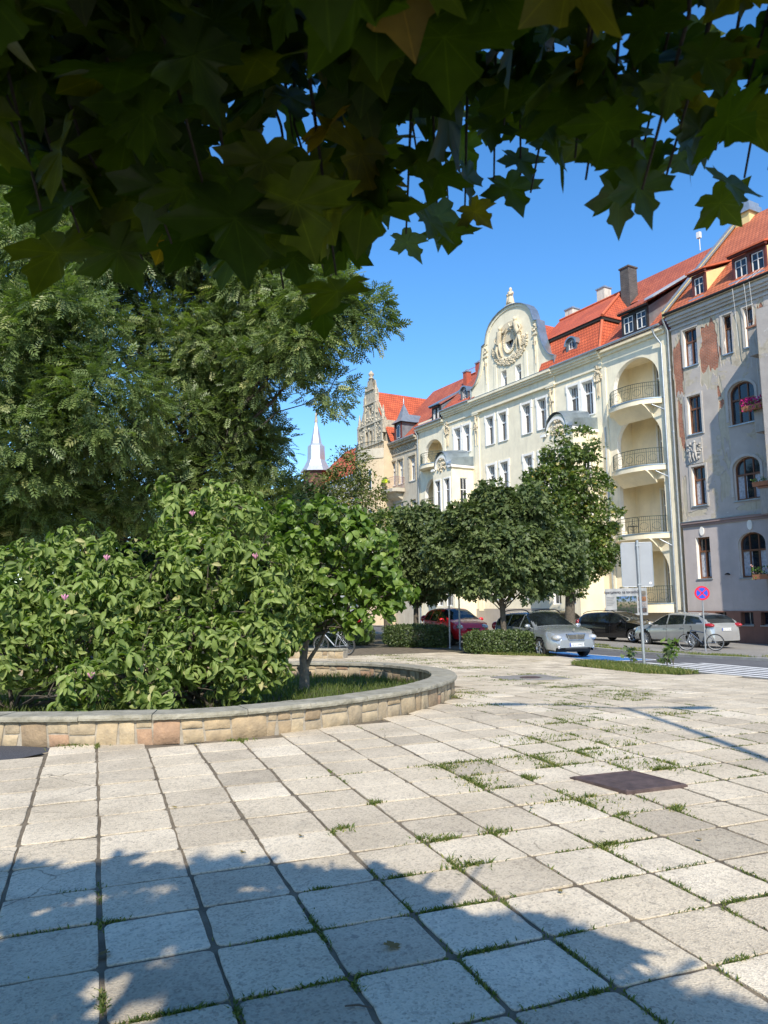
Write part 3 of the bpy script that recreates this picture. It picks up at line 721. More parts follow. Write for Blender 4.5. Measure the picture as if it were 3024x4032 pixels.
def slab_curved(root, x0, x1, y_out, z, th, name='balcony_slab', mt=None):
    mb = MB(); cx = (x0 + x1) / 2; hw = (x1 - x0) / 2
    P = [(cx + hw * u, -y_out * (1 - abs(u) ** 2.6)) for u in np.linspace(-1, 1, 23)]
    mb.prism([(x0, .02)] + P + [(x1, .02)], z - th, z, 'z')
    o = mb.build(name, mt or M_creamy, root)
    m2 = MB(); Qp = [(p[0], p[1] - .03) for p in P]; Qi = [(p[0], p[1] + .05) for p in P][::-1]
    m2.prism(Qp + Qi, z - .03, z + .035, 'z'); m2.build('slab_edge', M_zinc, o); return o
def relief_disc(mb, cx, cz, r, y, n, seed, size=.09, ring=None):
    rr = random.Random(seed)
    for _ in range(n):
        a = rr.uniform(0, 2 * PI); q = rr.uniform(*(ring or (0.1, 1))) * r
        s_ = size * rr.uniform(.6, 1.5); mb.ball((cx + q * math.cos(a), y - s_ * .3, cz + q * math.sin(a)), (s_, s_ * .7, s_ * rr.uniform(.6, 1.2)), n=7, m=5)
def figure(mb, x, y, z, h, lean=0.0, arm=1, mirror=1):
    """carved human figure in relief, h metres tall"""
    m = mirror; k = h / 7.5
    mb.tube([(x, y, z + 3.5 * k), (x + lean * k, y - .3 * k, z + 4.6 * k), (x + lean * 1.6 * k, y - .2 * k, z + 6.1 * k)], [.75 * k, .62 * k, .85 * k], 8)
    mb.tube([(x + lean * 1.6 * k, y - .2 * k, z + 6.1 * k), (x + lean * 1.8 * k, y - .2 * k, z + 6.6 * k)], [.4 * k, .3 * k], 7)
    mb.ball((x + lean * 1.9 * k, y - .3 * k, z + 7.0 * k), (.42 * k, .45 * k, .55 * k))
    mb.tube([(x - .35 * k, y, z + 3.6 * k), (x - .5 * k * m, y - .4 * k, z + 1.9 * k), (x - .2 * k * m, y, z)], [.5 * k, .35 * k, .2 * k], 7)
    mb.tube([(x + .35 * k, y, z + 3.6 * k), (x + .7 * k * m, y - .3 * k, z + 2.0 * k), (x + .9 * k * m, y, z + .2 * k)], [.5 * k, .35 * k, .2 * k], 7)
    mb.tube([(x + lean * 1.6 * k + .8 * k * arm, y - .1 * k, z + 5.9 * k), (x + lean * 1.6 * k + 1.7 * k * arm, y - .4 * k, z + 5.6 * k), (x + lean * k * 1.6 + 2.3 * k * arm, y - .3 * k, z + 6.6 * k)], [.3 * k, .22 * k, .16 * k], 6)
    mb.tube([(x + lean * 1.6 * k - .7 * k * arm, y - .1 * k, z + 5.8 * k), (x - 1.0 * k * arm, y - .5 * k, z + 4.4 * k), (x - .4 * k * arm, y - .6 * k, z + 3.6 * k)], [.3 * k, .22 * k, .16 * k], 6)
def cornice(mb, x0, x1, z, prof, y=0.0):
    """prof: (out, dz0, dz1) bands"""
    for o, a, b in prof: mb.box((x0 - min(o, .3) * .0, y - o, z + a), (x1, y + .02, z + b))

# ------------------------------------------------------------------ cream apartment house, s 0 .. 26
A = broot('apartment_house', 0, 'long cream apartment house with a curved white gable, round arched loggias and orange tiled roof')
FZ = [1.55, 5.45, 9.3, 13.12]          # loggia floors
holes = []
arch_spec = [(-4.0, 1.6, -.72, 4.9), (-4.0, 5.5, -.72, 8.6), (-4.0, 9.35, -.72, 12.55), (-4.05, 13.17, -.68, 15.98)]
for k, (a, b, c, d) in enumerate(arch_spec): holes.append(archop(a, b, c, d, 1.55 if k != 1 else .06, 18))
fl_spec = [(a - 21.6, b, c - 21.6 + .9, d - .3 * (k == 3)) for k, (a, b, c, d) in enumerate(arch_spec)]
fl_spec = [(-25.1, b, -22.4, d) for (a, b, c, d) in [(0, 1.6, 0, 4.6), (0, 5.5, 0, 8.2), (0, 9.35, 0, 12.1), (0, 13.0, 0, 15.3)]]
for k, (a, b, c, d) in enumerate(fl_spec): holes.append(archop(a, b, c, d, 1.3, 14))
ROWS = [(2.0, 4.2), (5.95, 8.05), (9.75, 11.85), (13.42, 15.5)]
wins = []
for r, (z0, z1) in enumerate(ROWS):
    for s in (16.15, 14.65, 12.05, 10.45): wins.append((-s - .42, -s + .42, z0, z1, r))
for s in (20.3, 19.1): wins.append((-s - .42, -s + .42, 13.42, 15.5, 3))
for s in (7.45, 6.2): wins.append((-s - .45, -s + .45, 13.42, 15.6, 3))
for a, b, c, d, r in wins: holes.append(rect(a, c, b, d))
mb = MB(); wall(mb, rect(-26, -1.2, 0, 17.1), holes, 0, .30, 0, 1)
mb.box((-.02, .0, -1.2), (0.0, 11, 17.0)); mb.box((-26, .0, -1.2), (-25.98, 11, 16.5)); mb.box((-26, 10.98, -1.2), (0, 11, 17))
mb.build('facade_wall', [M_cream, M_reveal], A)
mb = MB(); mb.box((-4.75, -.05, -1.2), (-.0 - .03, -.002, 1.35)); mb.box((-22, -.06, -1.2), (-4.95, -.002, 1.35)); mb.build('plinth', plaster('grey_plinth_render', (.38, .34, .29), amount=.4), A)
for a, b, c, d, r in wins: window(A, a, b, c, d, .28, surround=.15)
# loggias
def loggia(spec, deep, xa, xb, door):
    mb = MB()
    for k, (a, b, c, d) in enumerate(spec):
        f = FZ[k]; top = d + .12
        V = [(xa, .31, f), (xb, .31, f), (xb, deep, f), (xa, deep, f), (xa, .31, top), (xb, .31, top), (xb, deep, top), (xa, deep, top)]
        mb.add(V, [(0, 1, 2, 3), (4, 7, 6, 5), (0, 3, 7, 4), (1, 5, 6, 2)])
        # ring behind the wall so that no gap shows
        wall(mb, rect(xa - .02, f - .02, xb + .02, top + .02), [archop(a, b, c, d, 1.55 if (k != 1 and len(spec) == 4 and spec is arch_spec) else (.06 if spec is arch_spec else 1.3), 18)], .309, 0)
        wall(mb, rect(xa, f, xb, top), [rect(door[0], f + .02, door[1], f + 2.75 if f + 2.75 < top - .05 else top - .1)], deep, .15)
        o = window(A, door[0], door[1], f + .03, min(f + 2.75, top - .1), deep + .13, sill=False, surround=0.0, name='balcony_door')
        s_ = MB(); w_ = (door[1] - door[0]) / 2; hh = min(f + 2.75, top - .1) - f - .03
        s_.box((-w_ - .13, deep - .05, 0), (-w_, deep - .002, hh + .12)); s_.box((w_, deep - .05, 0), (w_ + .13, deep - .002, hh + .12)); s_.box((-w_, deep - .05, hh), (w_, deep - .002, hh + .12)); s_.build('surround', M_reveal, o)
    return mb.build('loggia_recess', M_creamy, A)
loggia(arch_spec, 1.7, -4.35, -.45, (-2.35, -1.15))
loggia(fl_spec, 1.5, -25.4, -22.1, (-24.2, -23.1))
for k, f in enumerate(FZ):
    y_out = 1.05 if k else .9
    slab_curved(A, -4.45, -.45, y_out, f + .02, .30 if k else .5); railing(A, -4.35, -.55, y_out - .1, f + .03)
    if k: slab_curved(A, -25.5, -22.3, .9, f + .02, .3); railing(A, -25.4, -22.4, .8, f + .03)
    if k:   # soffit bracket of the balcony: swelling underside
        mb = MB(); mb.prism([(-.9 * y_out, f - .28), (.0, f - .28), (.0, f - .95), (-.25, f - .75), (-.6 * y_out, f - .45)], -3.7, -1.2, 'x'); mb.build('balcony_corbel', M_creamy, A)
# cornices
mb = MB()
pc = [(.10, -.95, -.80), (.05, -.80, -.35), (.22, -.35, -.22), (.34, -.22, -.08), (.46, -.08, .10)]
cornice(mb, -22.0, -4.9, 17.05, pc, -.0)
cornice(mb, -18.1, -9.0, 17.052, [(.12 + o, a, b) for o, a, b in pc], 0)
cornice(mb, -4.9, -.05, 17.12, [(.12, -.35, -.15), (.3, -.15, .05)]); cornice(mb, -26, -22.0, 16.52, [(.12, -.25, -.1), (.3, -.1, .1)])
mb.build('cornice', M_cream, A)
for a, b, z in ((-22.02, -18.22, 17.2), (-8.95, -4.85, 17.2), (-4.9, -.05, 17.2), (-26, -22.05, 16.67)):
    mb = MB(); mb.tube([(a, -.52 if z > 17 else -.4, z), (b, -.52 if z > 17 else -.4, z)], .075, 8); mb.build('gutter', M_gutter, A)
mb = MB(); mb.box((-18.2, -.60, 17.155), (-8.9, .05, 17.175)); mb.build('gable_flashing', M_gutter, A)
# downpipes
mb = MB(); mb.tube([(-.55, -.5, 17.1), (-.5, -.35, 16.7), (-.28, -.12, 16.2), (-.28, -.12, 1.6), (-.28, -.12, -.3)], .06, 8)
for f in FZ[1:]: mb.tube([(-1.0, -.55, f - .05), (-.9, -.4, f - .35), (-.28, -.14, f - .75)], .04, 7)
mb.build('downpipe', M_gutter, A); mb = MB(); mb.tube([(-4.8, -.12, 12.3), (-4.8, -.12, 0)], .055, 8); mb.build('downpipe', M_gutter, A); mb = MB(); mb.tube([(-25.95, -.45, 16.5), (-25.9, -.15, 16.0), (-25.9, -.13, -.3)], .06, 8)
mb.build('downpipe', M_gutter, A)
# pilasters with stucco trophies
for s, w_ in ((17.75, .55), (9.45, .55), (4.75, .3), (22.1, .3), (.18, .24)):
    mb = MB(); mb.box((-s - w_ / 2, -.08, 1.2), (-s + w_ / 2, -.002, 16.05))
    if w_ > .5: mb.box((-s - .38, -.2, 16.0), (-s + .38, -.001, 16.12))
    mb.build('pilaster', M_cream, A)
for s in (17.75, 9.45):
    mb = MB(); figure(mb, -s, -.12, 14.9, 1.0, 0, 1); relief_disc(mb, -s, 15.0, .28, -.1, 26, int(s), .07)
    for dx in (-.14, .14): mb.tube([(-s + dx, -.10, 14.9), (-s + dx, -.10, 13.6)], [.06, .03], 6)
    mb.build('stucco_figure', M_orn, A)
for s in (5.25, 21.65):
    mb = MB(); relief_disc(mb, -s, 15.6, .34, -.08, 34, int(s), .06, (.8, 1.0)); relief_disc(mb, -s, 16.2, .25, -.08, 12, 3, .06)
    for dx in (-.1, 0, .1): mb.tube([(-s + dx, -.06, 15.9), (-s + dx, -.06, 14.4 - .1 * abs(dx) * 10)], [.05, .03], 6)
    mb.build('stucco_wreath', M_orn, A)
# gable
GC = -13.45
half = [(4.62, 17.16), (4.62, 18.05), (4.45, 18.10), (4.05, 18.35), (3.7, 18.8), (3.42, 19.4), (3.25, 20.0), (3.12, 20.7), (3.1, 21.0), (2.72, 21.1), (2.62, 21.5), (2.45, 21.95), (2.1, 22.4), (1.6, 22.72), (1.0, 22.95), (.4, 23.05), (0, 23.07)]
outl = [(GC - a, z) for a, z in half] + [(GC + a, z) for a, z in reversed(half[:-1])]
oc = [(GC + .42 * math.cos(t), 20.45 + .6 * math.sin(t)) for t in np.linspace(0, 2 * PI, 21)[:-1]]
gh = [oc, rect(GC - 1.05 + .0, 17.32, GC - .45, 18.5), rect(GC + .55, 17.32, GC + 1.15, 18.5)]
mb = MB(); wall(mb, outl, gh, -.14, .35, 0, 1)
mb.prism([(p[0], p[1]) for p in outl], .22, .3); mb.build('gable', [M_cream, M_reveal], A)
window(A, GC - 1.05, GC - .45, 17.34, 18.5, .2, sill=False, surround=0); window(A, GC + .55, GC + 1.15, 17.34, 18.5, .2, sill=False)
mb = MB(); mb.box((GC - .3, .12, 20.05), (GC + .3, .16, 20.85)); mb.box((GC - .02, .09, 20.1), (GC + .02, .12, 20.8)); o = mb.build('oculus_window', M_white, A)
mb = MB(); mb.box((GC - .26, .10, 20.1), (GC - .04, .118, 20.8)); mb.box((GC + .04, .10, 20.1), (GC + .26, .118, 20.8)); mb.build('pane', M_glass, o)
mb = MB()
for a, b in zip(outl[:-1], outl[1:]):      # zinc coping following the curve
    dx, dz = b[0] - a[0], b[1] - a[1]; L = math.hypot(dx, dz)
    if L < 1e-6: continue
    nx, nz = -dz / L * -.06, dx / L * -.06
    q = [a, b, (b[0] - nx, b[1] - nz), (a[0] - nx, a[1] - nz)]; q = [(a[0], a[1]), (b[0], b[1]), (b[0] - dz / L * .05, b[1] + dx / L * .05), (a[0] - dz / L * .05, a[1] + dx / L * .05)]
    mb.prism(q, -.30, .42)
mb.build('gable_coping', M_zinc, A)
mb = MB()    # raised moulding band inside the outline
for a, b in zip(outl[1:-2], outl[2:-1]):
    ca = (GC + (a[0] - GC) * .93, 20 + (a[1] - 20) * .93 if a[1] > 18 else a[1]); cb = (GC + (b[0] - GC) * .93, 20 + (b[1] - 20) * .93 if b[1] > 18 else b[1]); mb.prism([a, b, cb, ca], -.20, -.14)
for dx in (-2.75, 2.75, -1.7, 1.7): mb.box((GC + dx - .16, -.19, 17.2), (GC + dx + .16, -.14, 19.2 if abs(dx) < 2 else 20.9))
mb.build('gable_moulding', M_cream, A)
mb = MB(); 
for t in np.linspace(0, 2 * PI, 40)[:-1]: mb.ball((GC + (.62) * math.cos(t), -.17, 20.45 + .84 * math.sin(t)), .09, n=6, m=4)
figure(mb, GC - 1.15, -.2, 19.5, 2.3, .5, 1, 1); figure(mb, GC + 1.15, -.2, 19.6, 2.4, -.5, -1, -1)
rr = random.Random(4)
for _ in range(380):
    a = rr.uniform(PI * .93, 2 * PI * 1.035); q = rr.uniform(.85, 1.38); s_ = rr.uniform(.06, .14)
    mb.ball((GC + 1.42 * q * math.cos(a), -.17, 20.2 + 1.05 * q * math.sin(a)), (s_, .09, s_ * .7), n=7, m=4)
mb.prism(arcpts(GC, 20.6, 1.55, 20, 160, 12, 1.35) + [(GC - 1.0, 20.5), (GC + 1.0, 20.5)], -.155, -.139)
mb.build('gable_relief', M_orn, A)
for dx in (-2.75, 2.75):
    mb = MB(); relief_disc(mb, GC + dx, 20.55, .25, -.19, 18, 5, .06, (.6, 1)); mb.box((GC + dx - .26, -.26, 20.05), (GC + dx + .26, -.19, 20.13))
    relief_disc(mb, GC + dx, 19.5, .2, -.19, 18, 8, .05, (.4, 1)); mb.tube([(GC + dx, -.2, 19.9), (GC + dx, -.2, 18.0)], [.09, .03], 6); mb.build('gable_drop', M_orn, A)
# statue on the gable
st = broot('gable_statue', 13.3, 'small cream stone statue standing on top of the curved gable', 'statue'); st.location.z = 23.1
mb = MB(); mb.box((-.5, -.2, 0), (.35, .25, .12)); mb.box((-.28, -.14, .12), (.28, .2, .2)); mb.build('pedestal', M_orn, st)
mb = MB(); mb.lathe([(.24, .2), (.25, .35), (.2, .6), (.17, .8), (.24, .98), (.2, 1.05), (.07, 1.1), (.065, 1.14), (.11, 1.2), (.12, 1.27), (.08, 1.35), (.02, 1.4)], (0, 0, 0), 12)
mb.tube([(.2, 0, 1.0), (.3, -.12, .85), (.12, -.22, .8)], [.07, .06, .05], 7); mb.tube([(-.2, 0, 1.0), (-.3, -.12, .85), (-.1, -.22, .82)], [.07, .06, .05], 7)
mb.tube([(-.2, -.08, .9), (-.26, -.1, .5), (-.36, -.05, .25), (-.45, 0, .18)], [.09, .08, .1, .06], 7); mb.build('body', M_orn, st)
# roofs
def roof(name, quads, m=None, thick=.0, parent=A):
    mb = MB()
    for q in quads: mb.add(q, [tuple(range(len(q)))])
    return mb.build(name, m or M_tile, parent)
E_ = 17.2
# tower mansard over s 4.9..9.6 (hipped)
x0, x1 = -10.2, -4.6; bz = 19.75
roof('mansard_roof', [[(x0, -.45, E_), (x1 - .0, -.45, E_), (x1 - .75, .75, bz), (x0, .75, bz)]])
roof('mansard_roof_side', [[(x1, -.45, E_), (x1, 6, E_), (x1 - .75, 6, bz), (x1 - .75, .75, bz)]], M_tiley)
roof('upper_roof', [[(x0 - .6, .45, bz - .12), (x1 - .5, .45, bz - .12), (x1 - 2.6, 4.6, 22.75), (x0 - 3.0, 4.6, 22.75)], [(x0 - 3.0, 4.6, 22.75), (x1 - 2.6, 4.6, 22.75), (x1 - 2.6, 9, 19.5), (x0 - 3.0, 9, 19.5)]])
roof('upper_roof_side', [[(x1 - .5, .45, bz - .12), (x1 - .5, 9, bz - .12), (x1 - 2.6, 4.6, 22.75)]], M_tiley)
mb = MB(); mb.tube([(x1, -.45, E_ + .02), (x1 - .75, .75, bz)], .1, 7); mb.tube([(x1 - .5, .45, bz - .08), (x1 - 2.6, 4.6, 22.8)], .1, 7); mb.tube([(x1 - 2.6, 4.6, 22.8), (x0 - 3, 4.6, 22.8)], .09, 7); mb.build('hip_tiles', M_ridge, A)
mb = MB(); mb.box((x0 - .55, .5, bz - .32), (x1 - .55, 5, bz - .13)); mb.build('eaves_board', M_dark, A)
# roof behind the gable (ridge perpendicular to the facade)
roof('gable_roof', [[(GC - .0, .3, 22.3), (GC - .0, 9, 22.3), (GC + 4.2, 9, 18.3), (GC + 4.2, .3, 18.3)], [(GC, .3, 22.3), (GC, 9, 22.3), (GC - 4.2, 9, 18.3), (GC - 4.2, .3, 18.3)]], M_tiley)
# roof over the right loggia and behind
roof('roof_right', [[(-4.95, -.35, E_), (.0, -.35, E_), (.0, 6.6, 24.0), (-4.95, 6.6, 24.0)], [(-4.95, 6.6, 24.0), (0, 6.6, 24.0), (0, 12, 18), (-4.95, 12, 18)], [(-9, 6.6, 24.0), (-4.95, 6.6, 24), (-4.95, 4, 21.35), (-9, 4, 21.35)]], M_tile2)
# roof left of the gable
roof('roof_left', [[(-22.2, -.4, E_ + .02), (-17.8, -.4, E_ + .02), (-17.0, 4.6, 21.9), (-22.2, 4.6, 21.9)], [(-26, -.3, 16.68), (-22.2, -.3, 16.68), (-22.2, 5.2, 21.9), (-26, 5.2, 21.9)], [(-26, 5.2, 21.9), (-17, 5.2, 21.9), (-17, 10, 17.5), (-26, 10, 17.5)]], M_tile2)
roof('red_roof_patch', [[(-21.9, -.42, E_ + .06), (-18.3, -.42, E_ + .06), (-18.3, 1.5, 19.0), (-20.2, 1.5, 19.0)]])
mb = MB(); mb.tube([(-26, 5.2, 21.95), (-17, 5.2, 21.95)], .1, 6)
for k in range(14): mb.tube([(-25.6 + k * .35, 4.9, 22.0), (-25.6 + k * .35, 4.9, 22.35)], .02, 4)
mb.tube([(-25.8, 4.9, 22.35), (-20.9, 4.9, 22.35)], .025, 4); mb.build('ridge_rail', M_ridge, A)
# arched dormers
def arch_dormer(cx, z, y, w=.95, h=1.3, name='arched_dormer'):
    mb = MB(); P = archop(cx - w / 2, z, cx + w / 2, z + h, w / 2, 12); I = archop(cx - w / 2 + .2, z + .06, cx + w / 2 - .2, z + h - .16, w / 2 - .2, 12)
    wall(mb, P, [I], y, .12); n = len(P)
    mb.add([(p[0], y, p[1]) for p in P] + [(p[0], y + 2.2, p[1]) for p in P], [(i, (i + 1) % n, (i + 1) % n + n, i + n) for i in range(1, n)])
    o = mb.build(name, plain('dormer_zinc', (.16, .17, .18), .5, .5), A)
    m2 = MB(); m2.prism(arcpts(cx, z + h - w / 2, w / 2 + .08, 0, 180, 12) + arcpts(cx, z + h - w / 2, w / 2 - .02, 180, 0, 12), y - .12, y + 2.0); m2.build('dormer_roof', M_zinc, o)
    m3 = MB(); J = archop(cx - w / 2 + .2, z + .06, cx + w / 2 - .2, z + h - .16, w / 2 - .2, 12); K = archop(cx - w / 2 + .26, z + .12, cx + w / 2 - .26, z + h - .22, w / 2 - .26, 12)
    wall(m3, J, [K], y + .06, .03); m3.box((cx - .02, y + .05, z + .1), (cx + .02, y + .09, z + h - .2)); m3.box((cx - .28, y + .05, z + .55), (cx + .28, y + .09, z + .59)); m3.build('frame', M_white, o)
    m4 = MB(); m4.add([(p[0], y + .1, p[1]) for p in J], [tuple(range(len(J)))]); m4.build('pane', M_glass, o)
arch_dormer(-7.35, 17.5, -.1); arch_dormer(-19.2, 17.3, -.05)
# timber shed dormers
def shed_dormer(root, x0, x1, z0, z1, y, depth, mw, cheek, roofm, nwin=2, slope=.30, eave=.25, fascia=None, name='shed_dormer'):
    mb = MB(); t = .13
    mb.box((x0, y, z0), (x0 + t, y + .14, z1)); mb.box((x1 - t, y, z0), (x1, y + .14, z1)); mb.box((x0 + t, y, z1 - .16), (x1 - t, y + .14, z1)); mb.box((x0 + t, y, z0), (x1 - t, y + .14, z0 + .1))
    for k in range(1, nwin): xx = x0 + (x1 - x0) * k / nwin; mb.box((xx - .07, y, z0 + .1), (xx + .07, y + .14, z1 - .16))
    mb.box((x0 - .12, y - .22, z1), (x1 + .12, y - .02, z1 + .1))
    o = mb.build(name, mw, root)
    m2 = MB()
    for xa in (x0, x1): m2.add([(xa, y + .14, z0), (xa, y + .14, z1), (xa, y + depth, z1 + slope * depth), (xa, y + depth * .9, z1 + slope * depth * .8)], [(0, 1, 2, 3)])
    m2.build('cheek', cheek, o)
    m3 = MB(); m3.prism([(y - eave, z1 + .08), (y + depth, z1 + .08 + slope * depth), (y + depth, z1 + .2 + slope * depth), (y - eave, z1 + .17)], x0 - .18, x1 + .18, 'x'); m3.build('dormer_roof', roofm, o)
    for k in range(nwin):
        a = x0 + (x1 - x0) * k / nwin + .14; b = x0 + (x1 - x0) * (k + 1) / nwin - .14; c, d = z0 + .12, z1 - .18
        m4 = MB(); u = .045
        m4.box((a, y + .05, c), (a + u, y + .1, d)); m4.box((b - u, y + .05, c), (b, y + .1, d)); m4.box((a, y + .05, d - u), (b, y + .1, d)); m4.box((a, y + .05, c), (b, y + .1, c + u))
        m4.box(((a + b) / 2 - .02, y + .05, c), ((a + b) / 2 + .02, y + .1, d)); m4.box((a, y + .05, c + (d - c) * .62), (b, y + .1, c + (d - c) * .62 + .03))
        w_ = m4.build('window', M_white, o); m5 = MB(); m5.add([(a, y + .09, c), (b, y + .09, c), (b, y + .09, d), (a, y + .09, d)], [(0, 1, 2, 3)]); m5.build('pane', M_glass, w_)
    return o
M_blackwood = plain('black_timber', (.02, .017, .016), .6)
shed_dormer(A, -3.05, -1.1, 17.45, 18.75, -.15, 4.6, M_blackwood, M_zinc, M_tile2, 2, .62)
mb = MB(); mb.prism([(-.45, 18.95), (4.4, 21.9), (4.4, 22.0), (-.45, 19.05)], -1.0, -.35, 'x'); mb.build('metal_roof_strip', plain('white_metal_sheet', (.55, .58, .60), .4, .5), A)
shed_dormer(A, -23.7, -22.5, 16.75, 17.9, -.1, 3.6, M_blackwood, M_zinc, M_zinc, 2, .6)
# chimneys
def chimney(root, x, y, z0, z1, w_, d_, m, cap=True, name='chimney'):
    mb = MB(); mb.box((x - w_ / 2, y - d_ / 2, z0), (x + w_ / 2, y + d_ / 2, z1)); o = mb.build(name, m, root)
    mb = MB(); mb.box((x - w_ / 2 - .06, y - d_ / 2 - .06, z1 - .0), (x + w_ / 2 + .06, y + d_ / 2 + .06, z1 + .1))
    if cap:
        for dx in (-.2, .2): mb.box((x + dx * w_ - .06, y - .1, z1 + .1), (x + dx * w_ + .06, y + .1, z1 + .26))
    mb.build('chimney_cap', M_gutter if cap else m, o); return o
M_chim = brickmat('black_brick', (.06, .055, .055), (.09, .085, .08), (.16, .15, .14)); M_chimw = plaster('weathered_white_chimney', (.6, .57, .5), (.2, .17, .14), .9, 2)
M_chimr = plain('red_chimney', (.40, .09, .05), .8, var=.2)
chimney(A, -6.3, 4.4, 20.6, 24.0, .75, .8, M_chim, False); chimney(A, -9.1, 5.0, 21.5, 23.75, .7, .7, M_chimw); chimney(A, -12.3, 5.0, 21.5, 23.35, .75, .7, M_chimw)
chimney(A, -24.2, 4.0, 20.2, 21.7, .5, .5, M_chimr); chimney(A, -22.4, 4.0, 20.2, 22.0, .5, .5, M_chimr)
# oriels (two projecting bays)
def oriel(xa, xb, dep, ztop, zb):
    o = MB(); cx = (xa + xb) / 2; w_ = xb - xa
    hs = []
    for (z0, z1) in ((8.55, 11.15), (4.7, 7.2), (1.6, 3.9)):
        for dx in (-.62, .62): hs.append(rect(cx + dx - .36, z0, cx + dx + .36, z1))
    front = [(xa, zb), (xb, zb), (xb, ztop), (cx + w_ * .36, ztop + .08)] + arcpts(cx, ztop + .1, w_ * .33, 8, 172, 12, .95) + [(cx - w_ * .36, ztop + .08), (xa, ztop)]
    wall(o, front, hs, -dep, .2, 0, 1)
    ob_mats = [M_cream, M_reveal]
    # side walls
    for xx, sg in ((xb, 1), (xa, -1)):
        tri = MB(); hh = [rect(-dep * .62, 8.75, -dep * .62 + .62, 11.2), rect(-dep * .62, 5.0, -dep * .62 + .62, 7.3)]
        polys = [[Vector((p[0], p[1], 0)) for p in rect(-dep, zb, 0, ztop)]] + [[Vector((p[0], p[1], 0)) for p in h] for h in hh]
        tr = geometry.tessellate_polygon(polys); pts = [p for q in polys for p in q]
        o.add([(xx, p.x, p.y) for p in pts], [tuple(t) for t in tr], 2)
        for h in hh:
            vs = [(xx, p[0], p[1]) for p in h] + [(xx - sg * .12, p[0], p[1]) for p in h]; o.add(vs, [(i, (i + 1) % 4, (i + 1) % 4 + 4, i + 4) for i in range(4)], 1)
    ob = o.build('oriel', ob_mats + [M_creamy], A)
    for (z0, z1) in ((8.55, 11.15), (4.7, 7.2), (1.6, 3.9)):
        for dx in (-.62, .62):
            m = MB(); a, b = cx + dx - .36, cx + dx + .36; y = -dep + .16
            for q in ((a, a + .05), (b - .05, b), (cx + dx - .02, cx + dx + .02)): m.box((q[0], y, z0), (q[1], y + .04, z1))
            for zz in (z0, z1 - .06, z0 + (z1 - z0) * .68): m.box((a, y - .01, zz), (b, y + .05, zz + .06))
            wn = m.build('window', M_white, ob); m = MB(); m.add([(a, y + .03, z0), (b, y + .03, z0), (b, y + .03, z1), (a, y + .03, z1)], [(0, 1, 2, 3)]); m.build('pane', M_glass, wn)
    for z0, z1 in ((8.75, 11.2), (5.0, 7.3)):
        m = MB(); ya, yb = -dep * .62, -dep * .62 + .62; xx = xb - .10
        for q in ((ya, ya + .05), (yb - .05, yb), ((ya + yb) / 2 - .02, (ya + yb) / 2 + .02)): m.box((xx, q[0], z0), (xx + .04, q[1], z1))
        for zz in (z0, z1 - .06, z0 + (z1 - z0) * .62): m.box((xx - .01, ya, zz), (xx + .05, yb, zz + .06))
        wn = m.build('window', M_white, ob); m = MB(); m.add([(xx + .01, ya, z0), (xx + .01, yb, z0), (xx + .01, yb, z1), (xx + .01, ya, z1)], [(0, 1, 2, 3)]); m.build('pane', M_glass, wn)
    # curved zinc roof with a bow over the middle of the front
    m = MB(); S = [(xa - .12, ztop)] + [(cx - w_ * .36, ztop + .1)] + [(p[0], p[1] + .06) for p in reversed(arcpts(cx, ztop + .1, w_ * .34, 8, 172, 12, 1.0))] + [(cx + w_ * .36, ztop + .1), (xb + .12, ztop)]
    nS = len(S); V = []
    for t in np.linspace(0, 1, 7):
        y = -dep - .18 + t * (dep + .18)
        for (x, z) in S: V.append((x, y, z + (.75 * t ** .6) * (1 - .55 * max(0, (z - ztop) / 1.1)) if t > 0 else z))
    m.add(V, [(i * nS + k, i * nS + k + 1, (i + 1) * nS + k + 1, (i + 1) * nS + k) for i in range(6) for k in range(nS - 1)], 0, True)
    m.add([(xb + .12, -dep - .18, ztop), (xb + .12, 0, ztop), (xb + .12, 0, ztop + .75), (xb + .12, -dep, ztop + .5)], [(0, 1, 2, 3)])
    m.build('oriel_roof', M_zinc, ob)
    m = MB(); m.box((xa - .1, -dep - .14, ztop - .2), (cx - w_ * .36, -dep, ztop - .02)); m.box((cx + w_ * .36, -dep - .14, ztop - .2), (xb + .1, -dep, ztop - .02)); m.box((xb, -dep - .14, ztop - .2), (xb + .14, 0, ztop - .02))
    B_ = [(p[0], p[1]) for p in arcpts(cx, ztop - .1, w_ * .35, 6, 174, 12, .98)] + [(p[0], p[1]) for p in arcpts(cx, ztop - .2, w_ * .31, 174, 6, 12, .9)]
    m.prism(B_, -dep - .12, -dep)
    for (z0, z1) in ((8.55, 11.15), (4.7, 7.2)):
        for dx in (-.62, .62): m.box((cx + dx - .46, -dep - .05, z0 - .12), (cx + dx - .36, -dep - .001, z1 + .1)); m.box((cx + dx + .36, -dep - .05, z0 - .12), (cx + dx + .46, -dep - .001, z1 + .1)); m.box((cx + dx - .36, -dep - .05, z1), (cx + dx + .36, -dep - .001, z1 + .1))
    m.box((xa - .05, -dep - .06, 8.0), (xb + .05, -dep - .001, 8.2)); m.box((xb + .001, -dep - .06, 8.0), (xb + .06, 0, 8.2)); m.build('oriel_moulding', M_reveal, ob)
    m = MB(); relief_disc(m, cx, ztop + .15, .55, -dep - .02, 70, 9, .08); m.build('cartouche', M_orn, ob)
oriel(-20.9, -18.4, 2.0, 12.15, -.8); oriel(-8.3, -5.6, 2.0, 12.35, -.8)

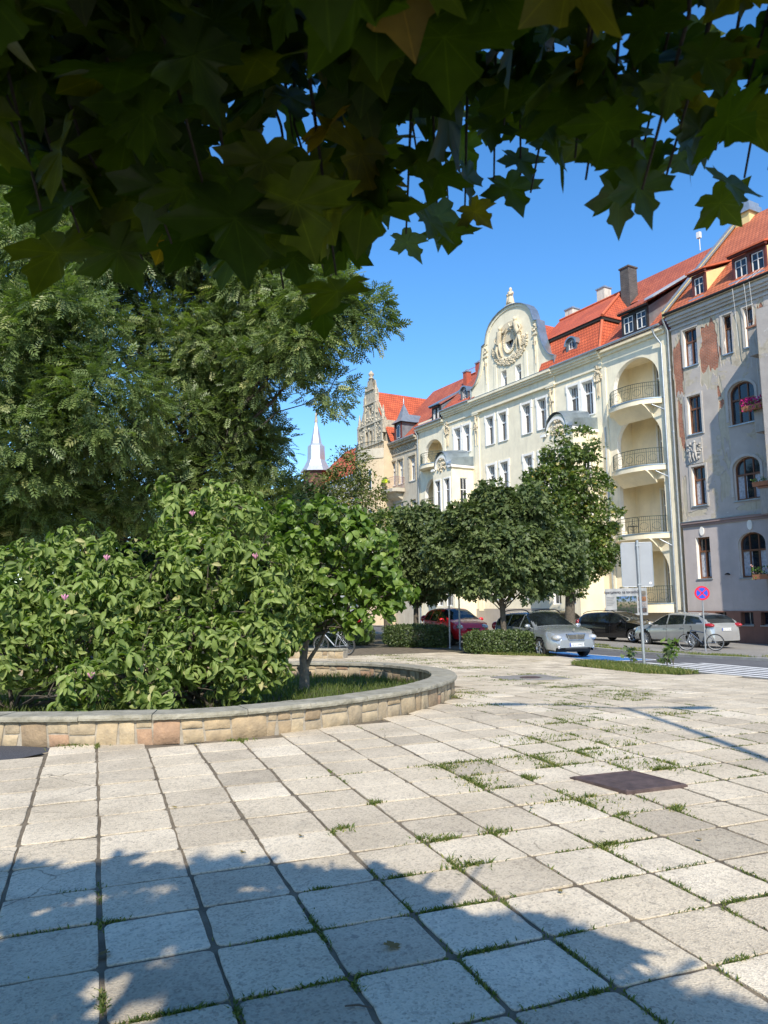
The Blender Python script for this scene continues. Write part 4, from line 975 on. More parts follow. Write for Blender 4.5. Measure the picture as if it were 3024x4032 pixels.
# ------------------------------------------------------------------ decayed grey building at the right (s < 0)
B = broot('decayed_house', -.35, 'weathered grey apartment house with peeling plaster, bare brick patches and brown windows')
S0 = -.35
def bx(s): return -(s - S0)
COLW = [(1.12, 1.95)]
rowsB = [(2.85, 5.03), (6.75, 8.85), (10.65, 12.75), (14.43, 16.5)]
holes = []; wl = []
for off in (0, 8.4):
    for r, (z0, z1) in enumerate(rowsB):
        wl.append((off + 1.12, off + 1.97, z0, z1, 0)); 
        if r < 3: wl.append((off + 3.62, off + 5.1, z0 - .05, z1 + .02, .55))
        else: wl += [(off + 3.58, off + 4.08, z0, z1, 0), (off + 4.82, off + 5.3, z0, z1, 0)]
for k, (a, b, c, d, ar) in enumerate(wl):
    a -= .35; b -= .35; wl[k] = (a, b, c, d, ar); holes.append(rect(a, c, b, d) if not ar else archop(a, c, b, d, ar))
base_h = [rect(a - .35, .45, b - .35, 1.08) for a, b in ((.93, 1.55), (2.05, 2.7), (3.5, 4.2), (4.6, 5.25), (9.3, 9.95), (11.9, 12.6))]
def blob(cx, cz, rx, rz, seed, n=34, rough=.35):
    rr = random.Random(seed); ph = [rr.uniform(0, 2 * PI) for _ in range(6)]; out = []
    for i in range(n):
        t = 2 * PI * i / n; q = 1 + rough * (.45 * math.sin(2 * t + ph[0]) + .3 * math.sin(3 * t + ph[1]) + .3 * math.sin(5 * t + ph[2]) + .25 * math.sin(9 * t + ph[3]) + .2 * math.sin(13 * t + ph[4]))
        # squarish
        cx_, sz_ = math.cos(t), math.sin(t); m = max(abs(cx_), abs(sz_)) ** .55
        out.append((cx + rx * q * cx_ / m, cz + rz * q * sz_ / m))
    return out
M_brick = brickmat('old_red_brick', (.40, .15, .085), (.30, .12, .075), (.36, .30, .23))
def peel_mat(m, nt, b):
    b.inputs['Roughness'].default_value = .92
    base = ramp(nt, noise(nt, 1.1, 8), [(.3, (.385, .345, .31)), (.7, (.49, .445, .40))])
    k1 = ramp(nt, noise(nt, .62, 10, .62, dist=.5), [(.54, (0, 0, 0)), (.56, (1, 1, 1))]); x = mixc(nt, k1, base, ramp(nt, noise(nt, 4, 8), [(.35, (.36, .31, .23)), (.7, (.56, .50, .40))]))
    k2 = ramp(nt, noise(nt, 1.5, 10, .7, dist=.3), [(.635, (0, 0, 0)), (.65, (1, 1, 1))]); x = mixc(nt, k2, x, (.62, .60, .55))
    nt.links.new(x, b.inputs['Base Color']); bump(nt, b, noise(nt, 3, 10, .7), .6, .03)
M_grey = mat('peeling_grey_render', peel_mat)
M_greylow = plaster('smooth_violet_render', (.47, .42, .40), (.36, .32, .28), .4)
M_oldcream = plaster('old_beige_underplaster', (.48, .43, .33), (.28, .22, .15), .8, 2.5)
M_plinth = plaster('rust_plinth_render', (.24, .12, .085), (.10, .05, .035), .5)
# inner layer: brick, middle layer: old beige plaster, outer layer: grey render. Each is a sheet with real holes
brick_holes = [blob(2.35, 15.1, .52, 1.45, 3, 40, .30), blob(.33, 14.5, .30, 1.7, 8, 40, .30), blob(.28, 11.3, .16, 1.4, 12), blob(5.3, 15.7, .2, .75, 21), blob(2.85, 11.9, .14, .22, 31), blob(2.55, 12.9, .25, .55, 33), blob(10.5, 15, .6, 1.2, 41), blob(1.15, 12.98, .5, .1, 17, 30, .2)]
mb = MB(); wall(mb, rect(0, -1.2, 17, 17.4), holes + base_h, .035, 0); mb.build('brick_wall', M_brick, B)
mb = MB(); wall(mb, rect(0, -1.2, 17, 17.4), holes + base_h + brick_holes, .018, .017)
mb.build('old_plaster', M_oldcream, B)
pl_holes = [blob(cx_, cz_, rx_, rz_, sd, 46, .28) for cx_, cz_, rx_, rz_, sd in [(2.33, 15.0, .60, 1.85, 103), (.36, 14.6, .34, 1.85, 108), (.30, 11.2, .22, 1.9, 112), (5.28, 15.5, .33, 1.1, 121), (2.9, 11.0, .26, 2.0, 133), (3.12, 15.2, .22, 1.2, 145), (4.1, 15.3, .3, 1.2, 150), (2.75, 7.6, .28, .75, 160), (.25, 7.4, .16, 1.0, 170), (3.0, 9.2, .14, .8, 175), (4.3, 6.35, .8, .22, 180), (10.5, 15, .8, 1.5, 141), (1.0, 6.35, .55, .18, 190), (4.5, 10.05, .0, .0, 1)][:-1]]
mb = MB(); wall(mb, rect(0, 5.78, 17, 17.4), holes_up := [h for h in holes if h[0][1] > 5.8] + pl_holes, 0, .018); 
mb.build('grey_render', M_grey, B)
mb = MB(); wall(mb, rect(0, 1.15, 17, 5.78), [h for h in holes if h[0][1] < 5], -.02, .3, 0, 1)
for k in range(9): mb.box((.02, -.026, 1.6 + k * .47), (.8, -.020, 1.612 + k * .47)) if False else None
mb.build('ground_floor_render', [M_greylow, M_reveal], B)
for h in holes:
    if h[0][1] > 5.8: n = len(h); mb = MB(); mb.add([(p[0], .036, p[1]) for p in h] + [(p[0], .3, p[1]) for p in h], [(i, (i + 1) % n, (i + 1) % n + n, i + n) for i in range(n)]); mb.build('window_reveal', M_reveal, B)
mb = MB(); wall(mb, rect(0, -1.2, 17, 1.15), base_h, -.06, .35, 0); mb.box((-.0, -.06, -1.2), (.03, .3, 1.15)); mb.build('plinth', M_plinth, B)
mb = MB(); mb.box((0, .04, -1.2), (.02, 12, 17.3)); mb.box((16.98, .04, -1.2), (17, 12, 17.3)); mb.box((0, 12, -1.2), (17, 12.02, 17.3)); mb.build('side_wall', M_oldcream, B)
for a, b, c, d, ar in wl:
    window(B, a, b, c, d, .24, 'brown', ar, True, nmul=(3 if ar else (2 if b - a > .6 else 1)), curtain=(c < 9 or ar == 0 and c > 14))
for h in base_h:
    mb = MB(); mb.add([(p[0], .28, p[1]) for p in h], [(0, 1, 2, 3)]); o = mb.build('cellar_window', M_glass, B); mb = MB(); mb.box((h[0][0], .2, h[0][1]), (h[1][0], .25, h[0][1] + .05)); mb.box(((h[0][0] + h[1][0]) / 2 - .02, .2, h[0][1] + .05), ((h[0][0] + h[1][0]) / 2 + .02, .25, h[2][1])); mb.box((h[0][0] - .03, -.12, h[0][1] - .06), (h[1][0] + .03, -.062, h[0][1])); mb.build('frame', M_gutter, o)
# mouldings
mb = MB(); mb.box((-.02, -.10, 5.66), (17, .0, 5.78)); mb.box((-.02, -.17, 5.782), (17, .0, 5.90)); mb.build('string_course', plaster('brownish_moulding', (.30, .22, .21), amount=.5), B)
mb = MB(); mb.box((-.02, -.20, 5.90), (17, .0, 5.93)); mb.build('string_course_flashing', M_zinc, B)
mb = MB()
for o_, a, b in ((.06, 16.75, 16.85), (.12, 17.0, 17.15), (.24, 17.15, 17.3), (.36, 17.3, 17.45), (.30, 17.45, 17.55)): mb.box((-.05, -o_, a), (17, .04, b))
mb.build('cornice', plaster('grey_cornice', (.50, .48, .45), amount=.4), B)
for a, b, c, d, ar in wl:
    if c < 5.8: continue
    mb = MB()   # surround of the window
    if ar:
        cx_ = (a + b) / 2; w_ = (b - a) / 2
        mb.prism(arcpts(cx_, d - ar, w_ + .16, 0, 180, 14, ar + .16) + arcpts(cx_, d - ar, w_ + .02, 180, 0, 14, ar + .02), -.05, .0); mb.box((a - .16, -.05, c + .2), (a - .02, 0, d - ar)); mb.box((b + .02, -.05, c + .2), (b + .16, 0, d - ar))
    elif c < 14:
        mb.box((a - .15, -.04, c - .1), (a - .01, 0, d + .12)); mb.box((b + .01, -.04, c - .1), (b + .12, 0, d + .12)); mb.box((a - .01, -.04, d + .01), (b + .01, 0, d + .12))
    else: mb.box((a - .12, -.035, c), (a - .01, 0, d + .1)); mb.box((a - .01, -.035, d + .01), (b + .1, 0, d + .1))
    mb.build('window_surround', plaster('pale_surround', (.50, .47, .43), amount=.5, scale=2), B)
mb = MB(); mb.box((.55, -.05, 9.0), (1.55, 0, 10.35)); figure(mb, 1.1, -.1, 9.15, 1.1, .2, 1); figure(mb, .8, -.1, 9.1, .7, .2, 1); relief_disc(mb, 1.05, 9.7, .5, -.06, 60, 77, .06); mb.build('relief_panel', plaster('relief_grey', (.44, .42, .39), amount=.5), B)
mb = MB(); mb.prism([( .13 * math.cos(t) + 1.2, .24 * math.sin(t) + 5.35) for t in np.linspace(0, 2 * PI, 17)[:-1]], -.07, -.021); mb.build('oval_medallion', M_reveal, B); mb = MB(); mb.prism([(.14 * math.cos(t) + 4.0, .26 * math.sin(t) + 5.42) for t in np.linspace(0, 2 * PI, 17)[:-1]], -.07, -.021); mb.build('oval_medallion', M_reveal, B)
mb = MB(); mb.tube([(2.62, -.02, 3.0), (2.60, -.18, 3.05), (2.56, -.25, 2.98)], .03, 6); mb.tube([(2.68, -.02, 3.0), (2.68, -.18, 3.05), (2.66, -.25, 2.98)], .03, 6); mb.build('iron_hook', M_blackrub, B)
mb = MB(); mb.tube([(-.17, -.45, 17.45), (-.17, -.3, 17.1), (-.14, -.13, 16.8), (-.14, -.13, -.35)], .062, 8)
for z in (4, 7.5, 11, 14.5): mb.tube([(-.14, -.13, z - .05), (-.14, -.13, z + .05)], .078, 8)
mb.build('downpipe', M_gutter, B)
mb = MB(); mb.box((-.03, -.45, 17.55), (17, .3, 17.6)); mb.build('eaves_board', M_cream, B)
mb = MB(); mb.tube([(-.1, -.48, 17.62), (17, -.48, 17.62)], .085, 8); mb.build('gutter', plain('dark_gutter', (.03, .03, .03), .5, .4), B)
# cables hanging from the roof
for x_, z_ in ((4.3, 14.5), (4.95, 13.2), (5.25, 11.3)): mb = MB(); mb.tube([(x_ + .4, .6, 18.6), (x_ + .1, -.2, 17.9), (x_, -.52, 17.6), (x_ - .02, -.4, 16.5), (x_, -.35, z_)], .012, 4); mb.build('cable', plain('white_cable', (.6, .6, .58), .5), B)
# roof
roof('roof', [[(.0, -.42, 17.62), (17, -.42, 17.62), (17, 7, 25.0), (.0, 7, 25.0)], [(0, 7, 25), (17, 7, 25), (17, 13, 18), (0, 13, 18)]], rooftile('orange_pantiles', (.52, .15, .065), (.44, .12, .05)), parent=B)
M_verge = plaster('yellow_render', (.72, .58, .27), amount=.2)
mb = MB(); mb.prism([(-.5, 17.45), (7.0, 24.9), (7.0, 25.3), (-.5, 17.85)], -.16, -.01, 'x'); mb.build('verge_wall', M_verge, B)
mb = MB(); mb.prism([(-.52, 17.86), (7.0, 25.31), (7.0, 25.36), (-.52, 17.91)], -.20, .03, 'x'); mb.prism([(-.5, 17.75), (7, 25.2), (7, 25.24), (-.5, 17.79)], .03, .2, 'x'); mb.build('verge_flashing', M_gutter, B)
mb = MB(); mb.box((.05, 6.4, 22.6), (1.05, 7.3, 25.1)); o = mb.build('chimney', M_verge, B); mb = MB(); mb.box((-.1, 6.25, 25.1), (1.2, 7.45, 25.5)); mb.box((-.0, 6.35, 25.5), (1.1, 7.35, 25.75)); mb.build('chimney_cap', M_gutter, o)
for (a, b, n_) in ((1.35, 2.2, 1), (3.85, 5.75, 2), (9.5, 11.4, 2)):
    o = shed_dormer(B, a, b, 18.1, 19.45, .25, 2.9, M_wine, M_verge, M_ridge, n_, .42, .3)
    mb = MB(); mb.box((a - .05, -.05, 17.98), (b + .05, .3, 18.06)); mb.build('apron_flashing', M_gutter, o)
mb = MB(); mb.tube([(-2.2, 6.5, 24.1), (-2.2, 6.5, 25.2)], .03, 5); mb.box((-2.35, 6.4, 24.95), (-2.1, 6.6, 25.35)); mb.build('aerial', M_white, A)
# balconies at the right edge with heavy crumbling parapets
def parapet_balcony(x0, x1, dep, zf, h, mt, nm='balcony'):
    mb = MB(); mb.box((x0, -dep, zf - .28), (x1, -.021, zf)); mb.box((x0, -dep, zf), (x1, -dep + .16, zf + h)); mb.box((x0, -dep + .16, zf), (x0 + .16, -.021, zf + h)); mb.box((x1 - .16, -dep + .16, zf), (x1, -.021, zf + h))
    o = mb.build(nm, mt, B); m = MB(); m.box((x0 - .06, -dep - .06, zf + h), (x1 + .06, -dep + .2, zf + h + .09)); m.box((x0 - .06, -dep + .2, zf + h), (x0 + .2, -.021, zf + h + .09)); m.build('parapet_cap', plain('brick_cap', (.33, .16, .10), .9, var=.3, scale=8), o); return o
M_par = plaster('crumbling_parapet', (.40, .37, .33), (.24, .19, .14), .9, 3)
XB0 = 5.5
mb = MB(); wall(mb, rect(6.55, -1, 9.6, 15.3), [rect(7.3, a, 8.9, b) for a, b in ((2.9, 5), (6.8, 8.9), (10.7, 12.7), (13.6, 14.9))], -2.2, .2); mb.box((6.55, -2.2, -1), (6.57, .0, 15.3)); mb.box((9.58, -2.2, -1), (9.6, .0, 15.3)); mb.box((6.55, -2.2, 15.28), (9.6, 0, 15.3)); ob = mb.build('bay', M_grey, B)
for a, b in ((2.9, 5), (6.8, 8.9), (10.7, 12.7), (13.6, 14.9)): mb = MB(); mb.box((7.3, -2.01, a), (8.9, -2.0, b)); mb.build('bay_window', M_glass, ob)
for zf, h in ((13.75, 1.1), (9.95, .95), (6.0, .95), (2.1, .7)): parapet_balcony(XB0, 6.5, 1.3, zf, h, M_par)
# flower boxes
M_pet = tint_mat('petunia_petals', [(0, (.35, .005, .10)), (.7, (.62, .02, .25)), (1, (.75, .08, .4))], .5, .3, tcol=(1.2, .5, 1))
M_leafy = tint_mat('potted_leaves', [(0, (.04, .09, .02)), (1, (.14, .24, .05))], .5, .3)
def posy(name, x0, x1, y, z, h, mt, n, parent, size=.05, droop=.3):
    c = np.stack([rng.uniform(x0, x1, n), y + rng.normal(0, .11, n), z + rng.uniform(-droop, h, n)], 1)
    q = rng.normal(size=(n, 3)); q /= np.linalg.norm(q, axis=1)[:, None]; r_ = rng.normal(size=(n, 3)); r_ = np.cross(q, r_); r_ /= np.linalg.norm(r_, axis=1)[:, None]; t_ = np.cross(q, r_)
    V = []; k = 6
    for i in range(k): a = 2 * PI * i / k; V.append(c + size * (math.cos(a) * r_ + math.sin(a) * t_) * rng.uniform(.6, 1.2, (n, 1)))
    V = np.stack(V, 1).reshape(-1, 3); o = np.arange(n)[:, None] * k
    return np_mesh(name, V, np.concatenate([o + [[0, i, i + 1]] for i in range(1, k - 1)], 0), mt, parent, tint=np.repeat(rng.uniform(0, 1, n), k))
pw = B.matrix_basis
fb = broot('flower_box', -5.9, 'balcony flower box overflowing with magenta petunias on the grey house', 'flower box'); fb.location.z = 10.95
mb = MB(); mb.prism([(-1.68, .02), (-1.38, .02), (-1.42, -.2), (-1.64, -.2)], -.45, 1.3, 'x'); mb.build('planter', plain('terracotta_planter', (.35, .15, .08), .8), fb)
posy('flowers', -.5, 1.3, -1.5, .1, .32, M_pet, 520, fb); posy('leaves', -.5, 1.3, -1.5, .05, .2, M_leafy, 260, fb, .045)
fb = broot('flower_box', -5.7, 'brown balcony flower box with sparse pale pink flowers low on the grey house', 'flower box'); fb.location.z = 2.85
mb = MB(); mb.prism([(-1.68, .02), (-1.38, .02), (-1.42, -.2), (-1.64, -.2)], -.3, 1.0, 'x'); mb.build('planter', plain('terracotta_planter', (.35, .15, .08), .8), fb)
posy('flowers', -.4, 1.0, -1.5, .15, .35, tint_mat('pale_petals', [(0, (.6, .3, .3)), (1, (.7, .5, .45))], .5, .3), 60, fb, .04); posy('leaves', -.4, 1.0, -1.5, .1, .3, M_leafy, 200, fb, .05)
fb = broot('flower_box', -5.9, 'terracotta box with low greenery on the middle balcony parapet of the grey house', 'flower box'); fb.location.z = 7.1
mb = MB(); mb.prism([(-1.5, .16), (-1.2, .16), (-1.24, -.04), (-1.46, -.04)], -.3, 1.2, 'x'); mb.build('planter', plain('terracotta_planter', (.35, .15, .08), .8), fb); posy('leaves', -.3, 1.2, -1.35, .17, .2, M_leafy, 120, fb, .04, 0)

# ------------------------------------------------------------------ ornate beige house with stepped gable, s 26 .. 35.4
C_ = broot('gabled_house', 26, 'beige stucco house with a tall pinnacled gable, small slate turret dormer and curved corner bay')
M_beige = plaster('old_beige_render', (.52, .47, .37), (.34, .26, .18), .8, 1.5); M_beige2 = plaster('orange_beige_render', (.60, .48, .32), (.4, .3, .2), .4)
M_carv = plain('carved_stone', (.42, .37, .28), .9, var=.4, scale=5, bmp=.8)
hs = []
for z0, z1 in ((12.35, 14.4), (8.6, 10.7), (4.8, 6.9), (1.6, 3.6)):
    for a, b in ((-4.5, -3.85), (-3.25, -2.6), (-1.35, -.6)): hs.append(rect(a, z0, b, z1))
mb = MB(); wall(mb, rect(-4.9, -1, 0, 16.0), hs, 0, .22, 0, 1); mb.box((-9.6, .1, -1), (-9.58, 10, 16)); mb.build('facade_wall', [M_beige, M_beige2], C_)
for h in hs: window(C_, h[0][0], h[1][0], h[0][1], h[2][1], .2, surround=.0, sill=True)
mb = MB(); mb.box((-5.0, -.5, 15.95), (0, .1, 16.1)); mb.box((-5.0, -.3, 15.75), (0, .02, 15.95)); mb.box((-4.9, -.08, 15.0), (0, 0, 15.15)); relief_disc(mb, -2.5, 15.4, 2.3, -.02, 0, 1)
for k in range(60): mb.ball((-4.7 + k * .08, -.03, 15.42 + .12 * math.sin(k * 1.3)), (.06, .06, .12), n=6, m=4)
for a, b, z in ((-4.7, -3.65, 14.5), (-3.4, -2.4, 14.5), (-1.6, -.4, 14.5)): mb.box((a, -.12, z), (b, 0, z + .14)); mb.box((a, -.06, z - 2.2), (a + .13, 0, z)); mb.box((b - .13, -.06, z - 2.2), (b, 0, z))
mb.build('frieze', M_carv, C_)
mb = MB(); mb.tube([(-5, -.52, 16.12), (0, -.52, 16.12)], .07, 7); mb.build('gutter', M_gutter, C_)
roof('roof', [[(-5.4, -.4, 16.12), (0, -.4, 16.12), (0, 5.3, 22), (-5.4, 5.3, 22)]], M_tile2, parent=C_)
# gable roof with its ridge running back from the gable
gx = -6.75
roof('gable_roof', [[(gx, -.7, 21.6), (gx, 10, 21.6), (gx + 3.3, 10, 16.2), (gx + 3.3, -.7, 16.2)], [(gx, -.7, 21.6), (gx, 10, 21.6), (gx - 3.3, 10, 16.2), (gx - 3.3, -.7, 16.2)]], M_tiley, parent=C_)
g = -.9
hg = [(2.35, 16.3), (2.35, 18.5), (2.0, 18.6), (1.75, 19.1), (1.35, 19.9), (1.1, 20.3), (.95, 20.4), (.9, 21.6), (.55, 22.0), (.45, 22.6), (0, 22.75)]
outl = [(gx - a, z) for a, z in hg] + [(gx + a, z) for a, z in reversed(hg[:-1])]
ov = [(gx + .22 * math.cos(t), 19.6 + .38 * math.sin(t)) for t in np.linspace(0, 2 * PI, 17)[:-1]]
gw = [rect(gx + dx - .22, 16.6, gx + dx + .22, 17.8) for dx in (-.75, 0, .75)]
mb = MB(); wall(mb, outl, gw + [ov], g, .3); mb.prism(outl, g + .3, g + .4)
mb.box((gx - 2.35, g + .4, 16), (gx - 2.3, 2, 18.4)); mb.box((gx + 2.3, g + .4, 16), (gx + 2.35, 1.5, 18.4)); mb.build('gable', M_carv, C_)
mb = MB()
for z, q in ((18.35, 2.45), (20.3, 1.2), (21.6, .75), (16.35, 2.45)): mb.box((gx - q, g - .12, z), (gx + q, g - .001, z + .12))
for dx in (-2.2, -1.0, 1.0, 2.2): mb.box((gx + dx - .12, g - .09, 16.47), (gx + dx + .12, g - .002, 20.3 if abs(dx) < 2 else 18.35))
for k in range(170):
    a = random.uniform(-2, 2); z = random.uniform(16.9, 20.1)
    if abs(a) < 1 and z < 18.0 or abs(a) > 2.0 - max(0, z - 18.4) * .6 or (abs(a) < .35 and 19 < z < 20.1): continue
    mb.ball((gx + a, g - .03, z), (random.uniform(.06, .14), .08, random.uniform(.06, .14)), n=6, m=4)
mb.build('gable_carving', plain('carved_stone_light', (.50, .45, .35), .9, var=.3, scale=5), C_)
for dx, z in ((-2.25, 18.5), (2.25, 18.5), (-.95, 21.0), (.95, 21.0)):
    mb = MB(); mb.box((gx + dx - .17, g - .1, z - 1.3), (gx + dx + .17, g + .3, z + .1)); mb.lathe([(.24, .1), (.16, .2), (.17, .3), (.1, .9), (.03, 1.25), (.01, 1.3)], (gx + dx, g + .1, z), 6); mb.build('pinnacle', M_carv, C_)
mb = MB(); mb.lathe([(.3, 0), (.2, .1), (.12, .2), (.25, .35), (.28, .5), (.15, .65), (.05, .8)], (gx, g + .15, 22.75), 10); mb.build('finial', M_carv, C_)
for dx in (-.75, 0, .75): mb = MB(); mb.box((gx + dx - .22, g + .2, 16.6), (gx + dx + .22, g + .22, 17.8)); mb.build('gable_window', M_glass, C_)
# rounded corner bay under the gable, with balustrade
mb = MB(); n = 16; bay = [(gx - 2.4 + 4.8 * i / n, -.9 - 1.2 * math.sin(PI * i / n) ** .8) for i in range(n + 1)]
V = [(x, y, z) for z in (-1, 14.9) for x, y in bay]; mb.add(V, [(i, i + 1, i + 2 + n, i + 1 + n) for i in range(n)], 0, False)
mb.add([(gx - 2.4, -.9, -1), (gx - 2.4, .1, -1), (gx - 2.4, .1, 16.4), (gx - 2.4, -.9, 16.4)], [(0, 1, 2, 3)]); mb.add([(gx + 2.4, -.9, -1), (gx + 2.4, .1, -1), (gx + 2.4, .1, 16.4), (gx + 2.4, -.9, 16.4)], [(0, 1, 2, 3)])
mb.add([(gx - 2.4, -.9, 14.9), (gx + 2.4, -.9, 14.9), (gx + 2.4, -.9, 16.4), (gx - 2.4, -.9, 16.4)], [(0, 1, 2, 3)])
mb.build('corner_bay', M_beige2, C_)
mb = MB(); pr = [(x, y - .12) for x, y in bay]; mb.prism(pr + [(gx + 2.4, -.9), (gx - 2.4, -.9)], 14.85, 15.05, 'z'); mb.prism([(x, y - .04) for x, y in bay] + [(gx + 2.4, -.9), (gx - 2.4, -.9)], 15.05, 15.75, 'z'); mb.build('bay_parapet', M_beige, C_)
mb = MB(); mb.tube([(x, y - .02, 16.4) for x, y in bay], .03, 5)
for x, y in bay: mb.tube([(x, y - .02, 15.75), (x, y - .02, 16.4)], .02, 5)
mb.build('bay_railing', M_iron, C_)
for z0, z1 in ((12.0, 13.9), (8.3, 10.3), (4.6, 6.6)):
    for i in (3, 8, 12):
        (xa, ya), (xb, yb) = bay[i], bay[i + 1]; mb = MB(); mb.add([(xa, ya - .02, z0), (xb, yb - .02, z0), (xb, yb - .02, z1), (xa, ya - .02, z1)], [(0, 1, 2, 3)]); o = mb.build('window', M_white, C_)
        mb = MB(); f_ = .12; q0 = (xa + (xb - xa) * f_, ya + (yb - ya) * f_ - .03); q1 = (xb - (xb - xa) * f_, yb - (yb - ya) * f_ - .03); mb.add([(q0[0], q0[1], z0 + .08), (q1[0], q1[1], z0 + .08), (q1[0], q1[1], z1 - .08), (q0[0], q0[1], z1 - .08)], [(0, 1, 2, 3)]); mb.build('pane', M_glass, o)
# small turret dormer
M_slate = plain('slate', (.15, .165, .18), .6, var=.25, scale=3); M_slatel = plain('grey_metal_shingles', (.27, .31, .34), .45, .5, var=.2, scale=3)
tx = -2.6; mb = MB(); mb.box((tx - .55, -.35, 16.2), (tx + .55, 2.6, 17.75)); o = mb.build('turret_dormer', M_slate, C_)
mb = MB(); mb.add([(tx - .85, -.65, 17.7), (tx + .85, -.65, 17.7), (tx + .85, 1.05, 17.7), (tx - .85, 1.05, 17.7), (tx - .45, -.25, 18.15), (tx + .45, -.25, 18.15), (tx + .45, .65, 18.15), (tx - .45, .65, 18.15), (tx, .2, 19.55)],
    [(0, 1, 5, 4), (1, 2, 6, 5), (2, 3, 7, 6), (3, 0, 4, 7), (4, 5, 8), (5, 6, 8), (6, 7, 8), (7, 4, 8)]); mb.add([(tx - .85, .6, 17.7), (tx + .85, .6, 17.7), (tx, .6, 18.6), (tx - .85, 3.0, 17.9), (tx + .85, 3.0, 17.9), (tx, 3.0, 18.6)], [(0, 2, 5, 3), (1, 4, 5, 2)])
mb.build('turret_roof', M_slatel, o)
mb = MB(); mb.lathe([(.09, 0), (.04, .1), (.08, .2), (.03, .3), (.02, .6)], (tx, .2, 19.5), 7); mb.build('finial', M_gutter, o)
mb = MB(); mb.prism(archop(tx - .3, 16.35, tx + .3, 17.5, .3), -.40, -.351); w_ = mb.build('window', M_white, o); mb = MB(); mb.prism(archop(tx - .23, 16.42, tx + .23, 17.42, .23), -.42, -.401); mb.build('pane', M_glass, w_)
for dx in (-.5, .5): mb = MB(); mb.box((tx + dx - .06, -.48, 16.2), (tx + dx + .06, -.36, 17.7)); mb.build('post', M_wine, o)
# balcony with railing and things on it
mb = MB(); mb.prism([(-4.75, .0), (-4.75, -.9), (-4.5, -1.15), (-2.55, -1.15), (-2.3, -.9), (-2.3, .0)], 11.55, 11.85, 'z'); mb.prism([(-.8, 11.55), (0, 11.55), (0, 10.9), (-.4, 11.1)], -4.4, -2.7, 'x'); mb.build('balcony_slab', M_beige, C_)
railing(C_, -4.7, -2.35, 1.05, 11.87, False, .95, plain('pink_iron', (.35, .2, .2), .6))
pot = broot('planter_box', 29.9, 'bright yellow green planter box on the small iron balcony', 'planter'); pot.location.z = 12.55
mb = MB(); mb.prism([(-1.25, -.1), (-.95, -.1), (-.93, .2), (-1.27, .2)], -.3, .35, 'x'); mb.build('box', plain('lime_plastic', (.55, .65, .02), .5), pot); posy('leaves', -.3, .35, -1.1, .2, .2, M_leafy, 60, pot, .05, 0)

# ------------------------------------------------------------------ far houses
F_ = broot('far_house', 36.2, 'distant pale house with an orange roof and a white spired corner turret')
mb = MB(); mb.box((-12, 0, -1), (0, 9, 14.5)); mb.build('walls', plaster('far_white_render', (.62, .60, .55)), F_)
roof('roof', [[(-12.2, -.3, 14.5), (.2, -.3, 14.5), (.2, 4.6, 19.2), (-12.2, 4.6, 19.2)], [(-12.2, 4.6, 19.2), (.2, 4.6, 19.2), (.2, 9.4, 14.5), (-12.2, 9.4, 14.5)]], M_tile, parent=F_)
for a, b, z0, z1 in ((-2, -1.1, 11, 13), (-4.5, -3.6, 11, 13), (-2, -1.1, 7.5, 9.5), (-4.5, -3.6, 7.5, 9.5), (-7, -6.1, 11, 13)):
    window(F_, a, b, z0, z1, -.03, sill=False)
chimney(F_, -4.2, 3.4, 17.5, 20.0, 1.5, .8, M_chimw, False); chimney(F_, -2.4, 3.4, 17.5, 20.1, 1.5, .8, M_chimw, False)
tx = -9.0; mb = MB(); mb.lathe([(1.35, 12.5), (1.35, 16.0)], (tx, -.6, 0), 6, smooth=False); o = mb.build('turret', M_wine, F_)
M_spire = plain('white_metal_spire', (.46, .49, .52), .4, .4); mb = MB(); mb.lathe([(1.75, 15.9), (1.3, 16.5), (.95, 17.2), (.9, 18.7), (.6, 19.0), (.28, 20.6), (.12, 21.3)], (tx, -.6, 0), 6, smooth=False); mb.build('spire', M_spire, o)
mb = MB(); mb.lathe([(.18, 21.3), (.16, 21.6), (.1, 22.1), (.02, 22.6)], (tx, -.6, 0), 6); mb.build('finial', M_carv, o)
S_ = broot('slate_turret_house', 35.4, 'narrow house with a pointed grey slate turret roof beside the pinnacled gable')
mb = MB(); mb.box((-.8, .3, -1), (0, 8, 16.4)); mb.build('walls', M_beige, S_)
mb = MB(); mb.lathe([(1.0, 16.4), (.75, 16.9), (.3, 18.6), (.05, 19.6), (.03, 20.3)], (-.75, .2, 0), 8, smooth=False); mb.build('turret_roof', M_slatel, S_)
K_ = broot('low_far_house', 49, 'farthest house at the end of the street showing only its orange roof')
mb = MB(); mb.box((-14, 0, -1), (0, 9, 13)); mb.build('walls', M_beige, K_); roof('roof', [[(-14, -.3, 13), (0, -.3, 13), (0, 4.6, 17.2), (-14, 4.6, 17.2)]], M_tile, parent=K_)

# ================================================================== VEGETATION
def unit(v): return v / np.maximum(np.linalg.norm(v, axis=-1, keepdims=True), 1e-9)
